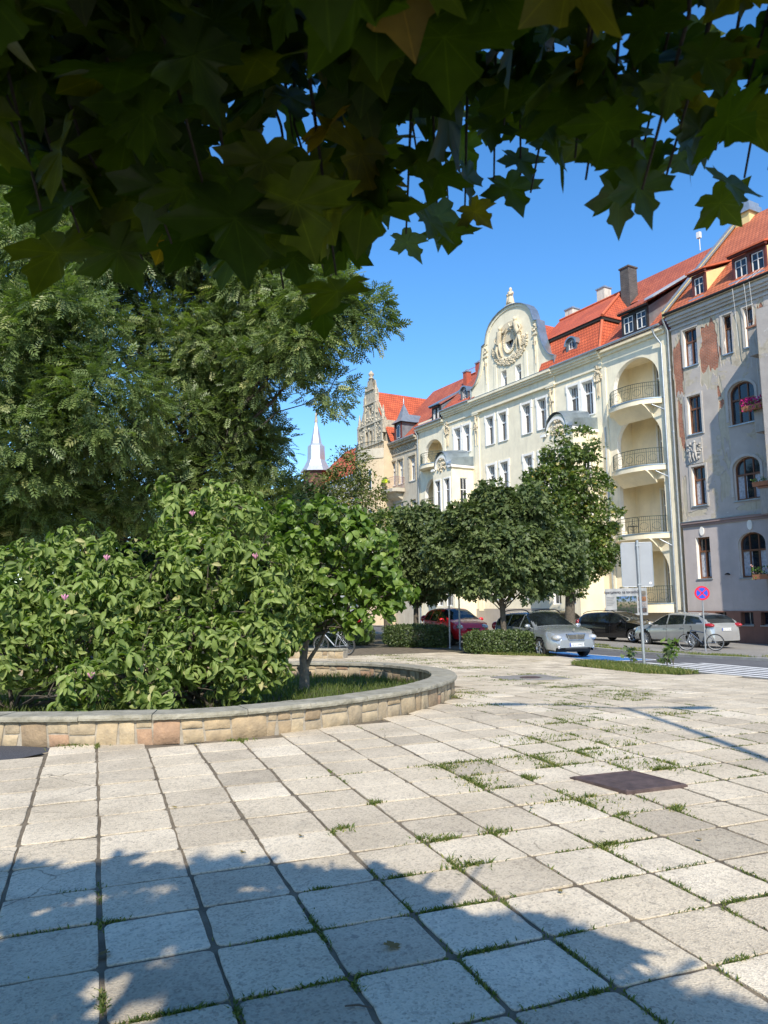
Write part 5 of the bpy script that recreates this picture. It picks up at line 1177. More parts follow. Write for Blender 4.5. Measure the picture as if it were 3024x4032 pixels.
# leaf templates: x = width, y = length (from the stalk), z = fold
def T_simple(): return np.array([(0, 0, 0), (.5, .45, .12), (0, 1, -.05), (-.5, .45, .12)]), np.array([(0, 1, 2), (0, 2, 3)])
def T_long():
    ys = [0, .25, .55, .82, 1.0]; ws = [.04, .36, .5, .32, .0]; zc = [0, .04, .03, -.05, -.16]
    P = []; 
    for y, w_, z in zip(ys, ws, zc): P += [(-w_, y, z + w_ * .35), (0, y, z), (w_, y, z + w_ * .35)]
    F = []
    for i in range(4):
        a = i * 3
        for k in (0, 1): F += [(a + k, a + k + 1, a + 4 + k), (a + k, a + 4 + k, a + 3 + k)]
    return np.array(P), np.array(F)
def T_maple(detail=True):
    # right half outline (x,y) of a five lobed maple leaf; stalk at the origin
    h = [(0, .02), (.10, -.10), (.22, -.14), (.33, -.10), (.50, -.08), (.42, .04), (.36, .10), (.50, .13), (.60, .22), (.74, .27), (.92, .34), (.78, .42), (.66, .50), (.70, .58), (.56, .56), (.40, .52), (.30, .50), (.30, .60), (.38, .70), (.33, .76), (.22, .80), (.15, .90), (0, 1.12)]
    if not detail: h = [(0, .02), (.45, -.08), (.36, .12), (.9, .36), (.62, .56), (.28, .50), (.34, .74), (0, 1.1)]
    L = [(-x, y) for x, y in reversed(h[1:-1])]; out = h + L; c = (0, .30)
    P = [(c[0], c[1], 0)] + [(x, y, .16 * abs(x) ** 1.4 - .18 * max(0, y - .5) ** 2 - .05 * math.sin(7 * x + 4 * y)) for x, y in out]
    n = len(out); return np.array(P), np.array([(0, i + 1, (i + 1) % n + 1) for i in range(n)])
def T_frond():
    P = []; F = []
    def lf(bx0, by0, bz0, dx, dy, L, wd):
        o = len(P); px, py = -dy, dx; P.extend([(bx0, by0, bz0), (bx0 + dx * L * .45 + px * wd, by0 + dy * L * .45 + py * wd, bz0 - .01), (bx0 + dx * L, by0 + dy * L, bz0 - .07), (bx0 + dx * L * .45 - px * wd, by0 + dy * L * .45 - py * wd, bz0 - .01)]); F.extend([(o, o + 1, o + 2), (o, o + 2, o + 3)])
    for y in (.15, .34, .52, .70, .85):
        for s_ in (1, -1): lf(0, y, -.28 * y * y, s_ * .82, .57, .36 - .1 * abs(y - .45), .065)
    lf(0, .88, -.22, 0, 1, .34, .07); return np.array(P), np.array(F)
def vein_of(P):
    out = P[1:]; r = np.hypot(out[:, 0], out[:, 1] - .3); v = np.zeros(len(P)); v[0] = 1
    for i in range(len(out)):
        if r[i] >= r[i - 1] and r[i] > r[(i + 1) % len(out)] and r[i] > .55: v[i + 1] = 1
    return v
TS, TL, TM, TMS, TF = T_simple(), T_long(), T_maple(), T_maple(False), T_frond()
VEIN = vein_of(TM[0])
def leaves(name, C, axis, normal, size, width, tpl, mt, parent=None, tint=None):
    P, F = tpl; n = len(C); A_ = unit(axis); Nn = unit(normal - A_ * (normal * A_).sum(1, keepdims=True)); S = np.cross(A_, Nn)
    size = np.broadcast_to(size, n)[:, None, None]; Wd = np.broadcast_to(width, n)[:, None, None]
    V = C[:, None, :] + size * (P[None, :, 0:1] * Wd * S[:, None, :] + P[None, :, 1:2] * A_[:, None, :] + P[None, :, 2:3] * Nn[:, None, :])
    k = len(P); Fo = (F[None] + (np.arange(n) * k)[:, None, None]).reshape(-1, 3)
    if tint is None: tint = rng.uniform(0, 1, n)
    ob = np_mesh(name, V.reshape(-1, 3), Fo, mt, parent, tint=np.repeat(tint, k), smooth=True)
    if tpl is TM: a = ob.data.attributes.new('vein', 'FLOAT', 'POINT'); a.data.foreach_set('value', np.tile(VEIN, n).astype(np.float32))
    return ob
def clumps(blobs, dens, r, shell=.72):
    """clump centres spread through the outer part of every blob; returns centres and outward directions"""
    C = []; O_ = []
    for b in blobs:
        c = np.array(b[:3]); R_ = b[3]; n = max(4, int(dens * R_ * R_)); d = unit(rng.normal(size=(n, 3))); q = R_ * (shell + (1 - shell) * rng.uniform(0, 1, n) ** .7)
        q *= np.where(rng.uniform(0, 1, n) < .16, rng.uniform(.3, .9, n), 1)
        p = c + d * q[:, None] * np.array([1, 1, .9]); C.append(p); O_.append(d)
    return np.concatenate(C), np.concatenate(O_)
def foliage(name, blobs, dens, cr, per, size, width, tpl, mt, parent, droop=.25, updir=.5, flat=.6, origin=(0, 0, 0), keep=None, tintf=None, shell=.72):
    C, O_ = clumps(blobs, dens, cr, shell)
    if keep is not None: k = keep(C); C, O_ = C[k], O_[k]
    n = len(C); d = rng.normal(size=(n, per, 3)); d = unit(d) * rng.uniform(.15, 1, (n, per, 1)) ** .6 * cr * rng.uniform(.6, 1.3, (n, 1, 1)); d[..., 2] *= flat
    P = (C[:, None] + d).reshape(-1, 3); Oo = np.repeat(O_, per, 0); dd = unit(d.reshape(-1, 3))
    ax = unit(dd * .9 + Oo * .5 + rng.normal(size=P.shape) * .45 + np.array([0, 0, -droop])); nm = unit(Oo * .45 + np.array([0, 0, updir]) + rng.normal(size=P.shape) * .38)
    ct = np.repeat(rng.uniform(-.22, .22, n), per); t = np.clip(rng.normal(.45, .2, len(P)) + ct, 0, 1)
    if tintf is not None: t = tintf(P, t)
    sz = size * rng.uniform(.6, 1.25, len(P))
    return leaves(name, P - np.array(origin), ax, nm, sz, width, tpl, mt, parent, t)
def limb_path(a, b, sag=.1, n=6, jit=.06):
    a, b = Vector(a), Vector(b); L = (b - a).length; out = []
    for i in range(n + 1):
        t = i / n; p = a.lerp(b, t); p.z += -sag * L * math.sin(PI * t) * .0 + (t ** 1.6 - t) * -.12 * L
        if 0 < i < n: p += Vector((random.gauss(0, jit * L * .3), random.gauss(0, jit * L * .3), random.gauss(0, jit * L * .2)))
        out.append(p)
    return out
def tree(name, base, trunk_h, r0, blobs, label, group=None, bark=None, fol=None, trunks=1, cat='tree', fork=None, lean=(0, 0)):
    bx_, by_ = base; bz_ = gz(bx_, by_) - .05; root = empty(name, (bx_, by_, bz_)); tag(root, label, cat, group)
    mb = MB(); top = Vector((lean[0], lean[1], trunk_h))
    pts = [Vector((0, 0, -.1)), Vector((0, 0, .15))] + [Vector((lean[0] * t, lean[1] * t, trunk_h * t)) + Vector((random.gauss(0, .02), random.gauss(0, .02), 0)) for t in (.25, .5, .75, 1)]
    mb.tube(pts, [r0 * 1.5, r0 * 1.12, r0, r0 * .93, r0 * .88, r0 * .8], 12); mb.build('trunk', bark or M_bark, root)
    mb = MB()
    for b in blobs:
        tgt = Vector(b[:3]) - Vector((bx_, by_, bz_)); st = top * random.uniform(.75, 1.0) if tgt.z > trunk_h * .9 else top * max(.3, min(.95, tgt.z / trunk_h * .9))
        P = limb_path(st, tgt); r1 = max(.02, r0 * .26 * min(1, b[3])); m = len(P); mb.tube(P, [r1 * (1 - .75 * i / (m - 1)) for i in range(m)], 7)
        for _ in range(4):
            q = P[random.randint(2, m - 1)]; d = Vector((random.gauss(0, 1), random.gauss(0, 1), random.gauss(.2, .8))).normalized() * b[3] * .85
            mb.tube(limb_path(q, q + d, n=4), [r1 * .4, r1 * .32, r1 * .24, r1 * .16, r1 * .06], 5)
    mb.build('branches', bark or M_bark, root); fol(blobs, root, (bx_, by_, bz_)); return root
L_ash = tint_mat('ash_leaves', [(0, (.045, .072, .024)), (.45, (.115, .16, .05)), (.8, (.19, .24, .08)), (1, (.30, .31, .12))], .42, .25, .4)
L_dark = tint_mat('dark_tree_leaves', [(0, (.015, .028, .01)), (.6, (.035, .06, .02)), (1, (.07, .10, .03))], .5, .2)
L_mag = tint_mat('magnolia_leaves', [(0, (.065, .10, .022)), (.45, (.17, .235, .055)), (.85, (.28, .34, .11)), (1, (.42, .38, .18))], .55, .28, .3)
L_mg2 = tint_mat('broad_magnolia_leaves', [(0, (.06, .105, .018)), (.5, (.13, .205, .036)), (1, (.24, .31, .075))], .42, .3, .4)
L_globe = tint_mat('globe_maple_leaves', [(0, (.035, .055, .02)), (.5, (.09, .125, .042)), (1, (.17, .21, .075))], .5, .2, .4)
L_tall = tint_mat('street_maple_leaves', [(0, (.04, .07, .018)), (.5, (.10, .15, .035)), (.85, (.18, .22, .05)), (1, (.42, .30, .08))], .42, .25, .5)
L_yel = tint_mat('yellowish_leaves', [(0, (.05, .07, .02)), (.5, (.11, .135, .035)), (.85, (.19, .20, .05)), (1, (.34, .22, .07))], .5, .25)
L_hedge = tint_mat('hedge_leaves', [(0, (.025, .045, .013)), (.5, (.075, .11, .035)), (1, (.15, .20, .065))], .42, .2, .5)

ASH = [(-9.56,20.94,11.61,1.85),(-9.69,19.33,8.33,1.57),(-8.25,22.74,13.35,1.88),(-6.04,23.73,13.50,1.81),(-3.80,22.96,11.57,1.30),(-1.63,21.08,10.45,1.06),(-0.71,21.16,9.78,0.86),(-2.31,21.26,9.01,0.99),(-1.5,21.42,7.8,0.5),(-3.67,22.31,8.68,0.90),(-7.30,19.51,6.86,1.57),(-9.24,19.61,6.05,1.57),(-8.11,19.24,9.02,1.3),(-4.2,24.54,6.89,0.7),(-7.67,24.50,15.40,1.72),(-10.53,23.54,15.06,1.81),(-12.67,24.44,15.93,1.25),(-9.41,25.29,17.24,1.30),(-3.33,23.77,13.17,1.2),(-1.99,23.83,12.70,0.75),(-8.33,24.05,11.4,1.0),(-2.94,23.07,10.69,0.87),(-13,22,10,2),(-13,21,6.5,2),(-5.2,23.5,9.6,1.5),(-4.2,23.2,7.6,1.0),(-5.0,24.5,11.5,1.4),(-6.6,23.8,10.2,1.4),(-2.9,22.4,9.9,1.1),(-5.6,24,14.6,1.3),(-3.0,24,14.3,1.0)]
def fol_ash(blobs, root, o): foliage('crown', blobs, 50, .46, 17, .36, 1.0, TF, L_ash, root, droop=.15, updir=.7, flat=.75, origin=o)
random.seed(21)
tree('ash_tree', (-6.2, 23.2), 6.5, .30, ASH, 'tall ash tree with spreading feathery crown towering at the left of the square', 'large trees behind the flower bed', M_barkdark, fol_ash, lean=(.3, .3))
ASH2 = [(-6.18,23.2,7.34,1.45),(-4.1,23.94,6.5,1.0),(-7.31,22.65,5.5,1.66),(-5.17,23.64,5.4,1.30),(-9.47,21.5,4.64,1.3),(-5.36,25.4,8.6,1.0),(-4.0,24.6,4.9,1.1),(-12,22,4,1.8)]
def fol_ash2(blobs, root, o): foliage('crown', blobs, 50, .46, 17, .36, 1.0, TF, L_ash, root, droop=.15, updir=.7, flat=.7, origin=o)
tree('ash_tree', (-5.2, 25.5), 4.2, .24, ASH2, 'lower dark ash tree with dense crown right behind the magnolia bushes', 'large trees behind the flower bed', M_barkdark, fol_ash2)
BACK = [(-20.42,39.36,9.31,4.82),(-15.54,37.67,6.60,3.43),(-12.13,37.82,5.42,3.43),(-8.69,37.82,5.37,2.97),(-6.01,39.73,6.0,2.41),(-20.02,34.63,15.02,5.42),(-12,36,2.5,2.4),(-8.5,37,2.0,2.4),(-16,36,2.2,3.0),(-5.5,39,2.4,2.2)]
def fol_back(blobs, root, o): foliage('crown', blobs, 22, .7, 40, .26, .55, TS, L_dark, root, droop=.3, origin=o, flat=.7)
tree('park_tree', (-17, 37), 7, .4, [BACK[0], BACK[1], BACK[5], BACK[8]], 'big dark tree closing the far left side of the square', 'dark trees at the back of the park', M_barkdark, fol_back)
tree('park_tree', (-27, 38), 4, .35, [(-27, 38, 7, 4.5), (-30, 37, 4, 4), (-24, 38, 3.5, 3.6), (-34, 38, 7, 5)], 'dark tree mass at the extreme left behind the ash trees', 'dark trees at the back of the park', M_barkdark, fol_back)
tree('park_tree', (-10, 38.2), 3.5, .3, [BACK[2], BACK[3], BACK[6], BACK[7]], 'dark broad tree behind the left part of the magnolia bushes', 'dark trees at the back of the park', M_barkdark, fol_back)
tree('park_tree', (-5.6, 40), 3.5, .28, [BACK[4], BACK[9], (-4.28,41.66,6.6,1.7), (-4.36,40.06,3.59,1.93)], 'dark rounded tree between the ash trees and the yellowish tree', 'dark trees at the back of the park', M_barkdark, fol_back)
YEL = [(-1.80,43.33,9.6,1.3),(-3.14,43.49,8.3,1.4),(-0.76,43.49,8.1,1.1),(-1.80,42.66,7.04,1.6),(-0.25,42.72,6.2,1.1),(-3.36,42.72,6.3,1.4),(-2.2,42.5,5.2,1.7),(-.6,42.3,4.3,1.4),(-3.6,42.3,4.0,1.6),(-5.2,44.5,8.9,.9)]
def fol_yel(blobs, root, o): foliage('crown', blobs, 34, .45, 26, .17, .6, TS, L_yel, root, droop=.3, origin=o, flat=.6, shell=.5)
def fol_yel2(blobs, root, o): foliage('crown', blobs, 40, .42, 28, .17, .6, TMS, L_tall, root, droop=.3, updir=.4, origin=o, flat=.6, shell=.5)
tree('small_tree', (-2.1, 43), 4.5, .14, YEL, 'open yellowish green tree in front of the gabled house', None, M_bark, fol_yel)
GL1 = [(1.50,32.79,5.2,0.99),(1.18,32.96,3.97,1.15),(1.76,33.06,3.3,1.1),(0.96,33.13,2.75,0.9),(2.05,33.18,2.5,0.75),(1.35,33.20,2.4,0.75),(.4,33.2,3.4,.8),(2.44,31.56,3.09,0.85),(2.27,31.37,4.40,0.75),(2.52,31.66,2.6,0.6),(0.78,32.93,4.17,0.89)]
GL2 = [(3.91,26.75,5.1,0.9),(3.09,26.87,4.32,1.06),(4.55,26.85,4.46,1.1),(4.06,26.3,3.45,1.3),(2.85,26.75,3.0,0.96),(5.5,26.99,3.32,0.95),(5.55,27.11,2.65,0.72),(3.42,26.4,2.6,0.92),(4.67,26.4,2.6,0.9),(2.57,27.13,2.6,0.6),(4.9,26.6,5.0,.8),(2.3,26.9,3.4,.8),(5.9,27.0,3.6,.8),(6.44,27.56,2.9,0.75),(6.12,27.41,4.00,0.8),(2.09,27.99,3.43,0.67),(6.60,28.45,3.74,0.77)]
def fol_gl(blobs, root, o): foliage('crown', blobs, 95, .28, 26, .17, .62, TMS, L_globe, root, droop=.75, updir=.35, flat=.8, origin=o)
tree('globe_maple', (1.30, 33.3), 2.0, .12, GL1, 'clipped dark round crowned tree behind the left hedge and the two posts', 'clipped round maples along the parking row', M_bark, fol_gl)
tree('globe_maple', (4.05, 26.9), 1.9, .11, GL2, 'clipped broad round crowned maple standing in the right hedge beside the silver grey car', 'clipped round maples along the parking row', M_bark, fol_gl)
TAL = [(8.97,38.36,9.0,1.0),(8.48,38.56,7.4,1.5),(10.13,38.54,7.6,1.3),(9.04,38.30,5.63,1.8),(10.81,38.77,5.90,1.2),(10.17,38.52,4.1,1.5),(8.21,38.05,3.9,1.4),(9.10,38.22,2.9,1.15),(10.73,37.97,4.4,0.85),(7.55,38.50,7.8,0.75),(10.27,38.31,9.3,0.75),(9.11,38.19,10.1,0.38),(10.3,38.2,10.35,.3)]
def fol_tal(blobs, root, o): foliage('crown', blobs, 46, .40, 24, .17, .6, TMS, L_tall, root, droop=.4, updir=.4, flat=.6, origin=o, shell=.6)
tree('street_maple', (9.15, 38.4), 3.0, .26, TAL, 'tall upright maple with yellow tinged crown and thick trunk beside the black car', None, M_bark, fol_tal)
LIN = [(-0.00,38.84,5.35,1.3),(0.68,39.07,3.6,1.3),(-0.72,38.98,4.19,1.29),(0.19,39.24,2.6,1.0),(-1.18,38.17,2.9,1.2),(0.95,38.75,5.9,0.85)]
tree('park_tree', (.1, 39.2), 2.2, .18, LIN, 'dark bushy tree just left of the left clipped round maple', 'dark trees at the back of the park', M_bark, fol_yel2)
# magnolias in the bed
MAG = [(-5.48,11.83,2.12,0.71),(-4.82,12.27,2.5,0.63),(-5.12,11.15,1.10,0.66),(-4.26,11.29,1.54,0.81),(-3.53,11.73,2.0,0.81),(-3.16,12.13,2.98,0.55),(-3.36,12.16,3.5,0.34),(-2.59,12.19,3.27,0.46),(-2.09,11.91,3.1,0.38),(-2.64,11.51,2.27,0.72),(-1.91,11.70,2.35,0.46),(-1.66,11.55,1.75,0.36),(-3.38,10.67,0.91,0.66),(-3.94,10.19,0.66,0.40),(-2.61,11.15,1.06,0.66),(-1.99,11.43,1.24,0.5),(-1.72,11.66,1.1,0.28),(-5.38,11.09,1.56,0.60),(-6.18,11.57,1.77,0.83),(-2.89,10.11,0.54,0.24),(-1.71,12.35,1.13,0.40),(-1.48,12.91,1.49,0.42),(-1.74,11.59,0.76,0.34),(-2.06,11.11,0.61,0.39),(-1.60,12.63,2.17,0.46),(-1.95,12.00,0.73,0.36),(-6.6,10.7,.9,.7),(-7.4,10.9,1.2,.8),(-6.5,11,1,.8),(-7.5,11.5,1.8,1),(-4.4,12.6,1.4,1),(-3,12.6,1.8,1)]
def fol_mag(tpl, wd, mt, dens, cr, sz, per=9):
    def f(blobs, root, o):
        C, O_ = clumps(blobs, dens, cr, .68); n = len(C)      # whorls of leaves at twig ends
        a = rng.uniform(0, 2 * PI, (n, per)); el = rng.uniform(-.9, .5, (n, per)); q = unit(O_ + np.array([0, 0, .5]) + rng.normal(size=O_.shape) * .4)
        u = unit(np.cross(q, rng.normal(size=q.shape))); v = np.cross(q, u)
        ax = (np.cos(a)[..., None] * u[:, None] + np.sin(a)[..., None] * v[:, None]) * 1.0 + q[:, None] * (el[..., None] * .6) + np.array([0, 0, -.38])
        nm = q[:, None] + .4 * rng.normal(size=ax.shape) + np.array([0, 0, .25]); P = C[:, None] + q[:, None] * rng.uniform(-cr, cr * .3, (n, per, 1)) + rng.normal(size=ax.shape) * cr * .25
        ct = np.repeat(rng.uniform(-.2, .2, n), per); t = np.clip(rng.normal(.42, .2, n * per) + ct, 0, .97); t[rng.uniform(0, 1, len(t)) < .012] = 1
        leaves('foliage', P.reshape(-1, 3) - np.array(o), ax.reshape(-1, 3), nm.reshape(-1, 3), sz * rng.uniform(.55, 1.25, n * per), wd, tpl, mt, root, t)
    return f
def shrub(name, base, blobs, label, fol, stems, cat='shrub', group=None):
    bx_, by_ = base; bz_ = gz(bx_, by_) - .04; root = empty(name, (bx_, by_, bz_)); tag(root, label, cat, group); mb = MB()
    for k, b in enumerate(blobs):
        s_ = stems[k % len(stems)]; tgt = Vector(b[:3]) - Vector((bx_, by_, bz_)); P = limb_path((s_[0] - bx_, s_[1] - by_, 1.0 if len(stems) == 1 else 0), tgt, n=6, jit=.1); mb.tube(P, [.035, .03, .026, .022, .018, .013, .008], 6)
        for _ in range(9):
            d = Vector((random.gauss(0, 1), random.gauss(0, 1), random.gauss(.2, .7))).normalized() * b[3] * .9; q = P[random.randint(3, 6)]; mb.tube(limb_path(q, q + d, n=3), [.011, .009, .007, .004], 4, cap=False)
    mb.build('stems', M_bark, root); fol(blobs, root, (bx_, by_, bz_)); return root
random.seed(5)
mg = shrub('magnolia_bush', (-3.6, 11.7), MAG, 'large magnolia bush with long drooping leaves filling the left of the walled bed', fol_mag(TL, .44, L_mag, 195, .11, .158), [(-4.6, 11.9), (-3.4, 11.8), (-2.6, 11.7), (-5.6, 11.8), (-3.0, 12.2)])
for k, (x, y, z) in enumerate([(-3.75, 9.95, .62), (-4.35, 10.5, 1.62), (-1.9, 11.3, 2.2), (-4.05, 11.2, 2.2), (-2.95, 11.75, 2.9)]):
    mb = MB()
    for q in range(6): a = q * PI / 3; mb.tube([(0, 0, 0), (.02 * math.cos(a), .02 * math.sin(a), .04), (.05 * math.cos(a), .05 * math.sin(a), .07 + .01 * (q % 3))], [.004, .017, .004], 5)
    o = mb.build('blossom', plain('pink_blossom', (.62, .28, .40), .5), mg); o.location = (x + 3.6, y - 11.7, z)
MG2 = [(-1.88,14.08,3.35,0.36),(-1.09,13.88,3.35,0.40),(-1.52,13.96,2.81,0.55),(-0.63,13.96,2.84,0.58),(-0.17,13.97,2.71,0.46),(-1.11,14.04,2.14,0.62),(-0.27,14.05,2.04,0.52),(0.12,14.08,1.83,0.32),(-0.94,13.93,1.43,0.30),(-0.45,13.7,1.35,0.30),(-1.65,14.36,1.98,0.50),(-2.11,14.53,3.04,0.46),(-1.75,14.2,1.45,.3),(0.32,13.86,1.95,0.27),(0.06,13.91,1.54,0.25),(-0.01,14.02,2.29,0.38),(-1.46,14.0,1.45,0.40),(-0.50,13.90,3.30,0.25)]
shrub('magnolia_tree', (-1.52, 14.5), MG2, 'young magnolia tree with bright green rounded leaves and bare trunk in the walled bed', fol_mag(TL, .72, L_mg2, 140, .11, .165, 8), [(-1.45, 14.48)], 'tree')
# its trunk
mt_ = bpy.data.objects['magnolia_tree']; mb = MB()
mb.tube([(0, 0, -.05), (0, 0, .12), (.01, 0, .35), (-.02, 0, .6), (.05, 0, .95), (.12, 0, 1.5)], [.12, .10, .088, .075, .05, .035], 9); mb.tube([(0, 0, .35), (.12, -.02, .62), (.28, -.03, .85), (.45, -.1, 1.2)], [.05, .04, .03, .02], 7)
mb.tube([(-.02, 0, .3), (-.12, 0, .45)], [.05, .03], 6); mb.tube([(.0, 0, .3), (.13, 0, .33)], [.05, .045], 6); mb.build('trunk', plain('magnolia_bark', (.21, .17, .125), .9, var=.35, scale=12, bmp=.7), mt_)
# hedges: boxes of leaves
def hedge(base, rz, L, W_, H_, label, group='clipped hedges along the parking row', n=15000):
    root = empty('hedge', (base[0], base[1], gz(*base)), rz); tag(root, label, 'hedge', group)
    mb = MB()
    for k in range(int(L / .35)): x = -L / 2 + .2 + k * .35; mb.tube([(x, 0, -.05), (x + .05, .05, H_ * .5), (x - .05, 0, H_ * .8)], [.02, .015, .01], 5)
    mb.build('stems', M_bark, root)
    # points on a rounded box shell
    p = rng.uniform(-1, 1, (n, 3)); ax_ = rng.integers(0, 3, n); sg = np.sign(rng.uniform(-1, 1, n)); dep = rng.uniform(.80, 1.02, n)
    for i in range(3): p[:, i] = np.where(ax_ == i, sg * dep, p[:, i])
    r_ = np.abs(p) ** 5; k = r_.sum(1) ** (1 / 5); k = np.maximum(k, .8); nrm = unit(np.sign(p) * np.abs(p) ** 4)
    bumpy = np.array([.05 * mnoise.noise(Vector((a * L * 2.2, b * 2, c * 2))) for a, b, c in p]) + np.array([.045 * mnoise.noise(Vector((a * L * 7, b * 6, c * 6))) for a, b, c in p])
    P = p / k[:, None] * dep[:, None].clip(0, 1) * np.array([L / 2, W_ / 2, H_ / 2]) + np.array([0, 0, H_ / 2 + .03]) + nrm * (bumpy[:, None] * 2.0)
    leaves('foliage', P, unit(nrm * .6 + rng.normal(size=P.shape) * .6), unit(nrm + rng.normal(size=P.shape) * .5), .075 * rng.uniform(.6, 1.3, n), .6, TS, L_hedge, root)
    return root
hedge((3.98, 26.35), R(-12), 2.6, 1.3, .70, 'clipped dark green hedge block in front of the silver grey car', n=22000)
hedge((1.25, 31.4), R(-25), 2.6, 1.5, .80, 'clipped hedge block at the foot of the left round crowned tree', n=18000)
hedge((-2.3, 33.5), R(-20), 3.6, 1.3, .85, 'hedge block in deep shade behind the bicycle by the low wall', n=12000)
# saplings in the roadside lawn
def sapling(x, y, h, n, label, mt, sz):
    root = empty('sapling', (x, y, gz(x, y))); tag(root, label, 'plant', 'self-sown saplings beside the sign post'); mb = MB(); tips = []
    for k in range(4):
        a = random.uniform(0, 6.28); q = Vector((.16 * math.cos(a) * h, .16 * math.sin(a) * h, h * random.uniform(.6, 1))); mb.tube([(0, 0, 0), tuple(q * .5 + Vector((0, 0, .03))), tuple(q)], [.01, .007, .003], 5); tips.append(q)
    mb.build('stems', M_bark, root); C = np.array([tuple(random.choice(tips) * random.uniform(.45, 1.02) + Vector((random.gauss(0, .06), random.gauss(0, .06), random.gauss(0, .03)))) for _ in range(n)])
    leaves('foliage', C, rng.normal(size=C.shape) + np.array([0, 0, -.3]), np.array([0, 0, 1.]) + .5 * rng.normal(size=C.shape), sz * rng.uniform(.6, 1.2, n), .9, TMS, mt, root)
sapling(6.55, 20.9, .62, 24, 'dark leaved sapling sprouting left of the sign post', L_hedge, .12); sapling(7.15, 19.9, .45, 30, 'low dark leafy sapling just right of the sign post', L_hedge, .12); sapling(7.45, 20.3, .68, 34, 'taller yellow green sapling right of the sign post', L_mg2, .13)

# ------------------------------------------------------------------ the maple overhead (its trunk stands behind the viewer)
L_map = tint_mat('maple_leaves', [(0, (.02, .04, .008)), (.4, (.035, .065, .01)), (.75, (.06, .085, .012)), (.93, (.12, .11, .012)), (1, (.17, .12, .015))], .45, .42, .3, tcol=(2.2, 2.3, .4))
mp = empty('maple_tree', (-1.3, -3.6, gz(-1.3, -3.6))); tag(mp, 'shady maple whose dark and yellowing leaves hang over the top of the view', 'tree'); o = np.array(mp.location)
mb = MB(); mb.tube([(0, 0, -.1), (0, 0, .2), (.03, .02, 1.2), (.05, .1, 2.2), (.1, .25, 3.2)], [.34, .25, .2, .18, .15], 12); mb.build('trunk', M_bark, mp)
random.seed(3)
def front(x): return 4.92 - .28 * max(0, x + .7) ** 2 - .10 * max(0, -x - 1.7) ** 2
def low(x, y):      # underside of the canopy, highest in front of the trunk, a little lower to the left
    return 1.86 + .50 * max(0, y) + .10 * max(0, x) - .06 * min(0, x + .1) * -1 + .02 * math.sin(3 * x) + (0.15 if y < 0 else 0)
# drooping twigs
tips = [(-0.58, 1.12, 2.33), (-0.55, 1.13, 2.26), (-0.51, 1.14, 2.19), (-0.6, 1.41, 2.41), (-0.51, 1.29, 2.21), (-0.52, 1.42, 2.37), (-0.47, 1.44, 2.24), (-0.55, 1.81, 2.48), (-0.36, 1.29, 2.2), (-0.46, 1.81, 2.46), (-0.26, 1.14, 2.19), (-0.37, 1.81, 2.48), (-0.23, 1.29, 2.2), (-0.25, 1.63, 2.3), (-0.21, 1.63, 2.26), (-0.15, 1.82, 2.38), (-0.08, 1.44, 2.2), (-0.06, 1.81, 2.47), (-0.02, 1.62, 2.38), (0.03, 1.81, 2.49), (0.06, 1.43, 2.29), (0.11, 1.42, 2.33), (0.16, 1.8, 2.56), (0.2, 1.58, 2.4), (0.23, 1.5, 2.44), (0.28, 1.5, 2.44), (0.33, 1.5, 2.41), (0.35, 1.41, 2.41), (0.33, 1.22, 2.3), (0.37, 1.22, 2.27), (0.41, 1.22, 2.27), (0.4, 1.08, 2.17), (0.49, 1.22, 2.28), (0.55, 1.29, 2.33), (0.56, 1.22, 2.33), (0.6, 1.21, 2.35), (0.64, 1.29, 2.32), (0.65, 1.22, 2.29), (-0.12, 1.62, 2.38), (-0.19, 1.62, 2.38), (-0.48, 1.7, 2.55), (-0.49, 1.42, 2.35), (-0.76, 1.69, 2.63), (-0.68, 1.4, 2.51), (0.26, 1.4, 2.49), (0.2, 1.69, 2.62), (0.08, 1.6, 2.5), (0.33, 1.21, 2.37), (0.48, 1.28, 2.37), (0.4, 1.22, 2.32)]
mb = MB(); CL = []; AX = []; SZ_ = []
for tx_, ty_, tz_ in tips:
    a = Vector((tx_ * 1.25 - .1, ty_ - .65, tz_ + .75)); b = Vector((tx_, ty_, tz_ + .06)); P = [a.lerp(b, t) + Vector((random.gauss(0, .012), random.gauss(0, .012), .06 * math.sin(PI * t))) for t in np.linspace(0, 1, 6)]
    mb.tube([p - mp.location for p in P], [.007, .006, .005, .004, .003, .002], 5)
    for k in range(11):
        t = random.uniform(.15, 1) ** .7; q = a.lerp(b, t) + Vector((random.gauss(0, .045), random.gauss(0, .05), random.gauss(0, .03)))
        CL.append(tuple(q)); AX.append((random.gauss(0, .35), random.gauss(-.1, .35), -1)); SZ_.append(random.uniform(.075, .14) if tx_ < .1 else random.uniform(.05, .095))
# canopy volume
def canopy(n, ybox, zmax, small):
    out = []
    while len(out) < n:
        x, y, z = random.uniform(-5.2, 3.4), random.uniform(*ybox), random.uniform(1.9, zmax)
        if z < low(x, y) + random.uniform(0, .12): continue
        if y + 1.15 * z > front(x) + .05 * math.sin(9 * x) + random.uniform(-.15, .1): continue
        if y > .2 and abs(x) > .72 * y + .9: 
            if random.random() < .5: continue
        if (x + 1.2) ** 2 / 12 + (y + 1.6) ** 2 / 15 + (z - 3.4) ** 2 / 12 > 1: continue
        if x * x + y * y < .25 and z < 2.2: continue
        gq = mnoise.noise(Vector((x * 1.9 + 4, (y + 1.15 * z) * 1.9, 2))) + .4 * mnoise.noise(Vector((x * 6, (y + 1.15 * z) * 6, 8)))  # crown gaps shaped along the sun direction so dapples fall on the paving
        if gq > (.11 if x < -.1 else .24): continue
        out.append((x, y, z))
    return out
A1 = canopy(2300, (.35, 2.6), 3.9, False)
for q in A1: CL.append(q); AX.append((random.gauss(0, .6), random.gauss(-.1, .6), -.9)); SZ_.append(random.uniform(.06, .135))
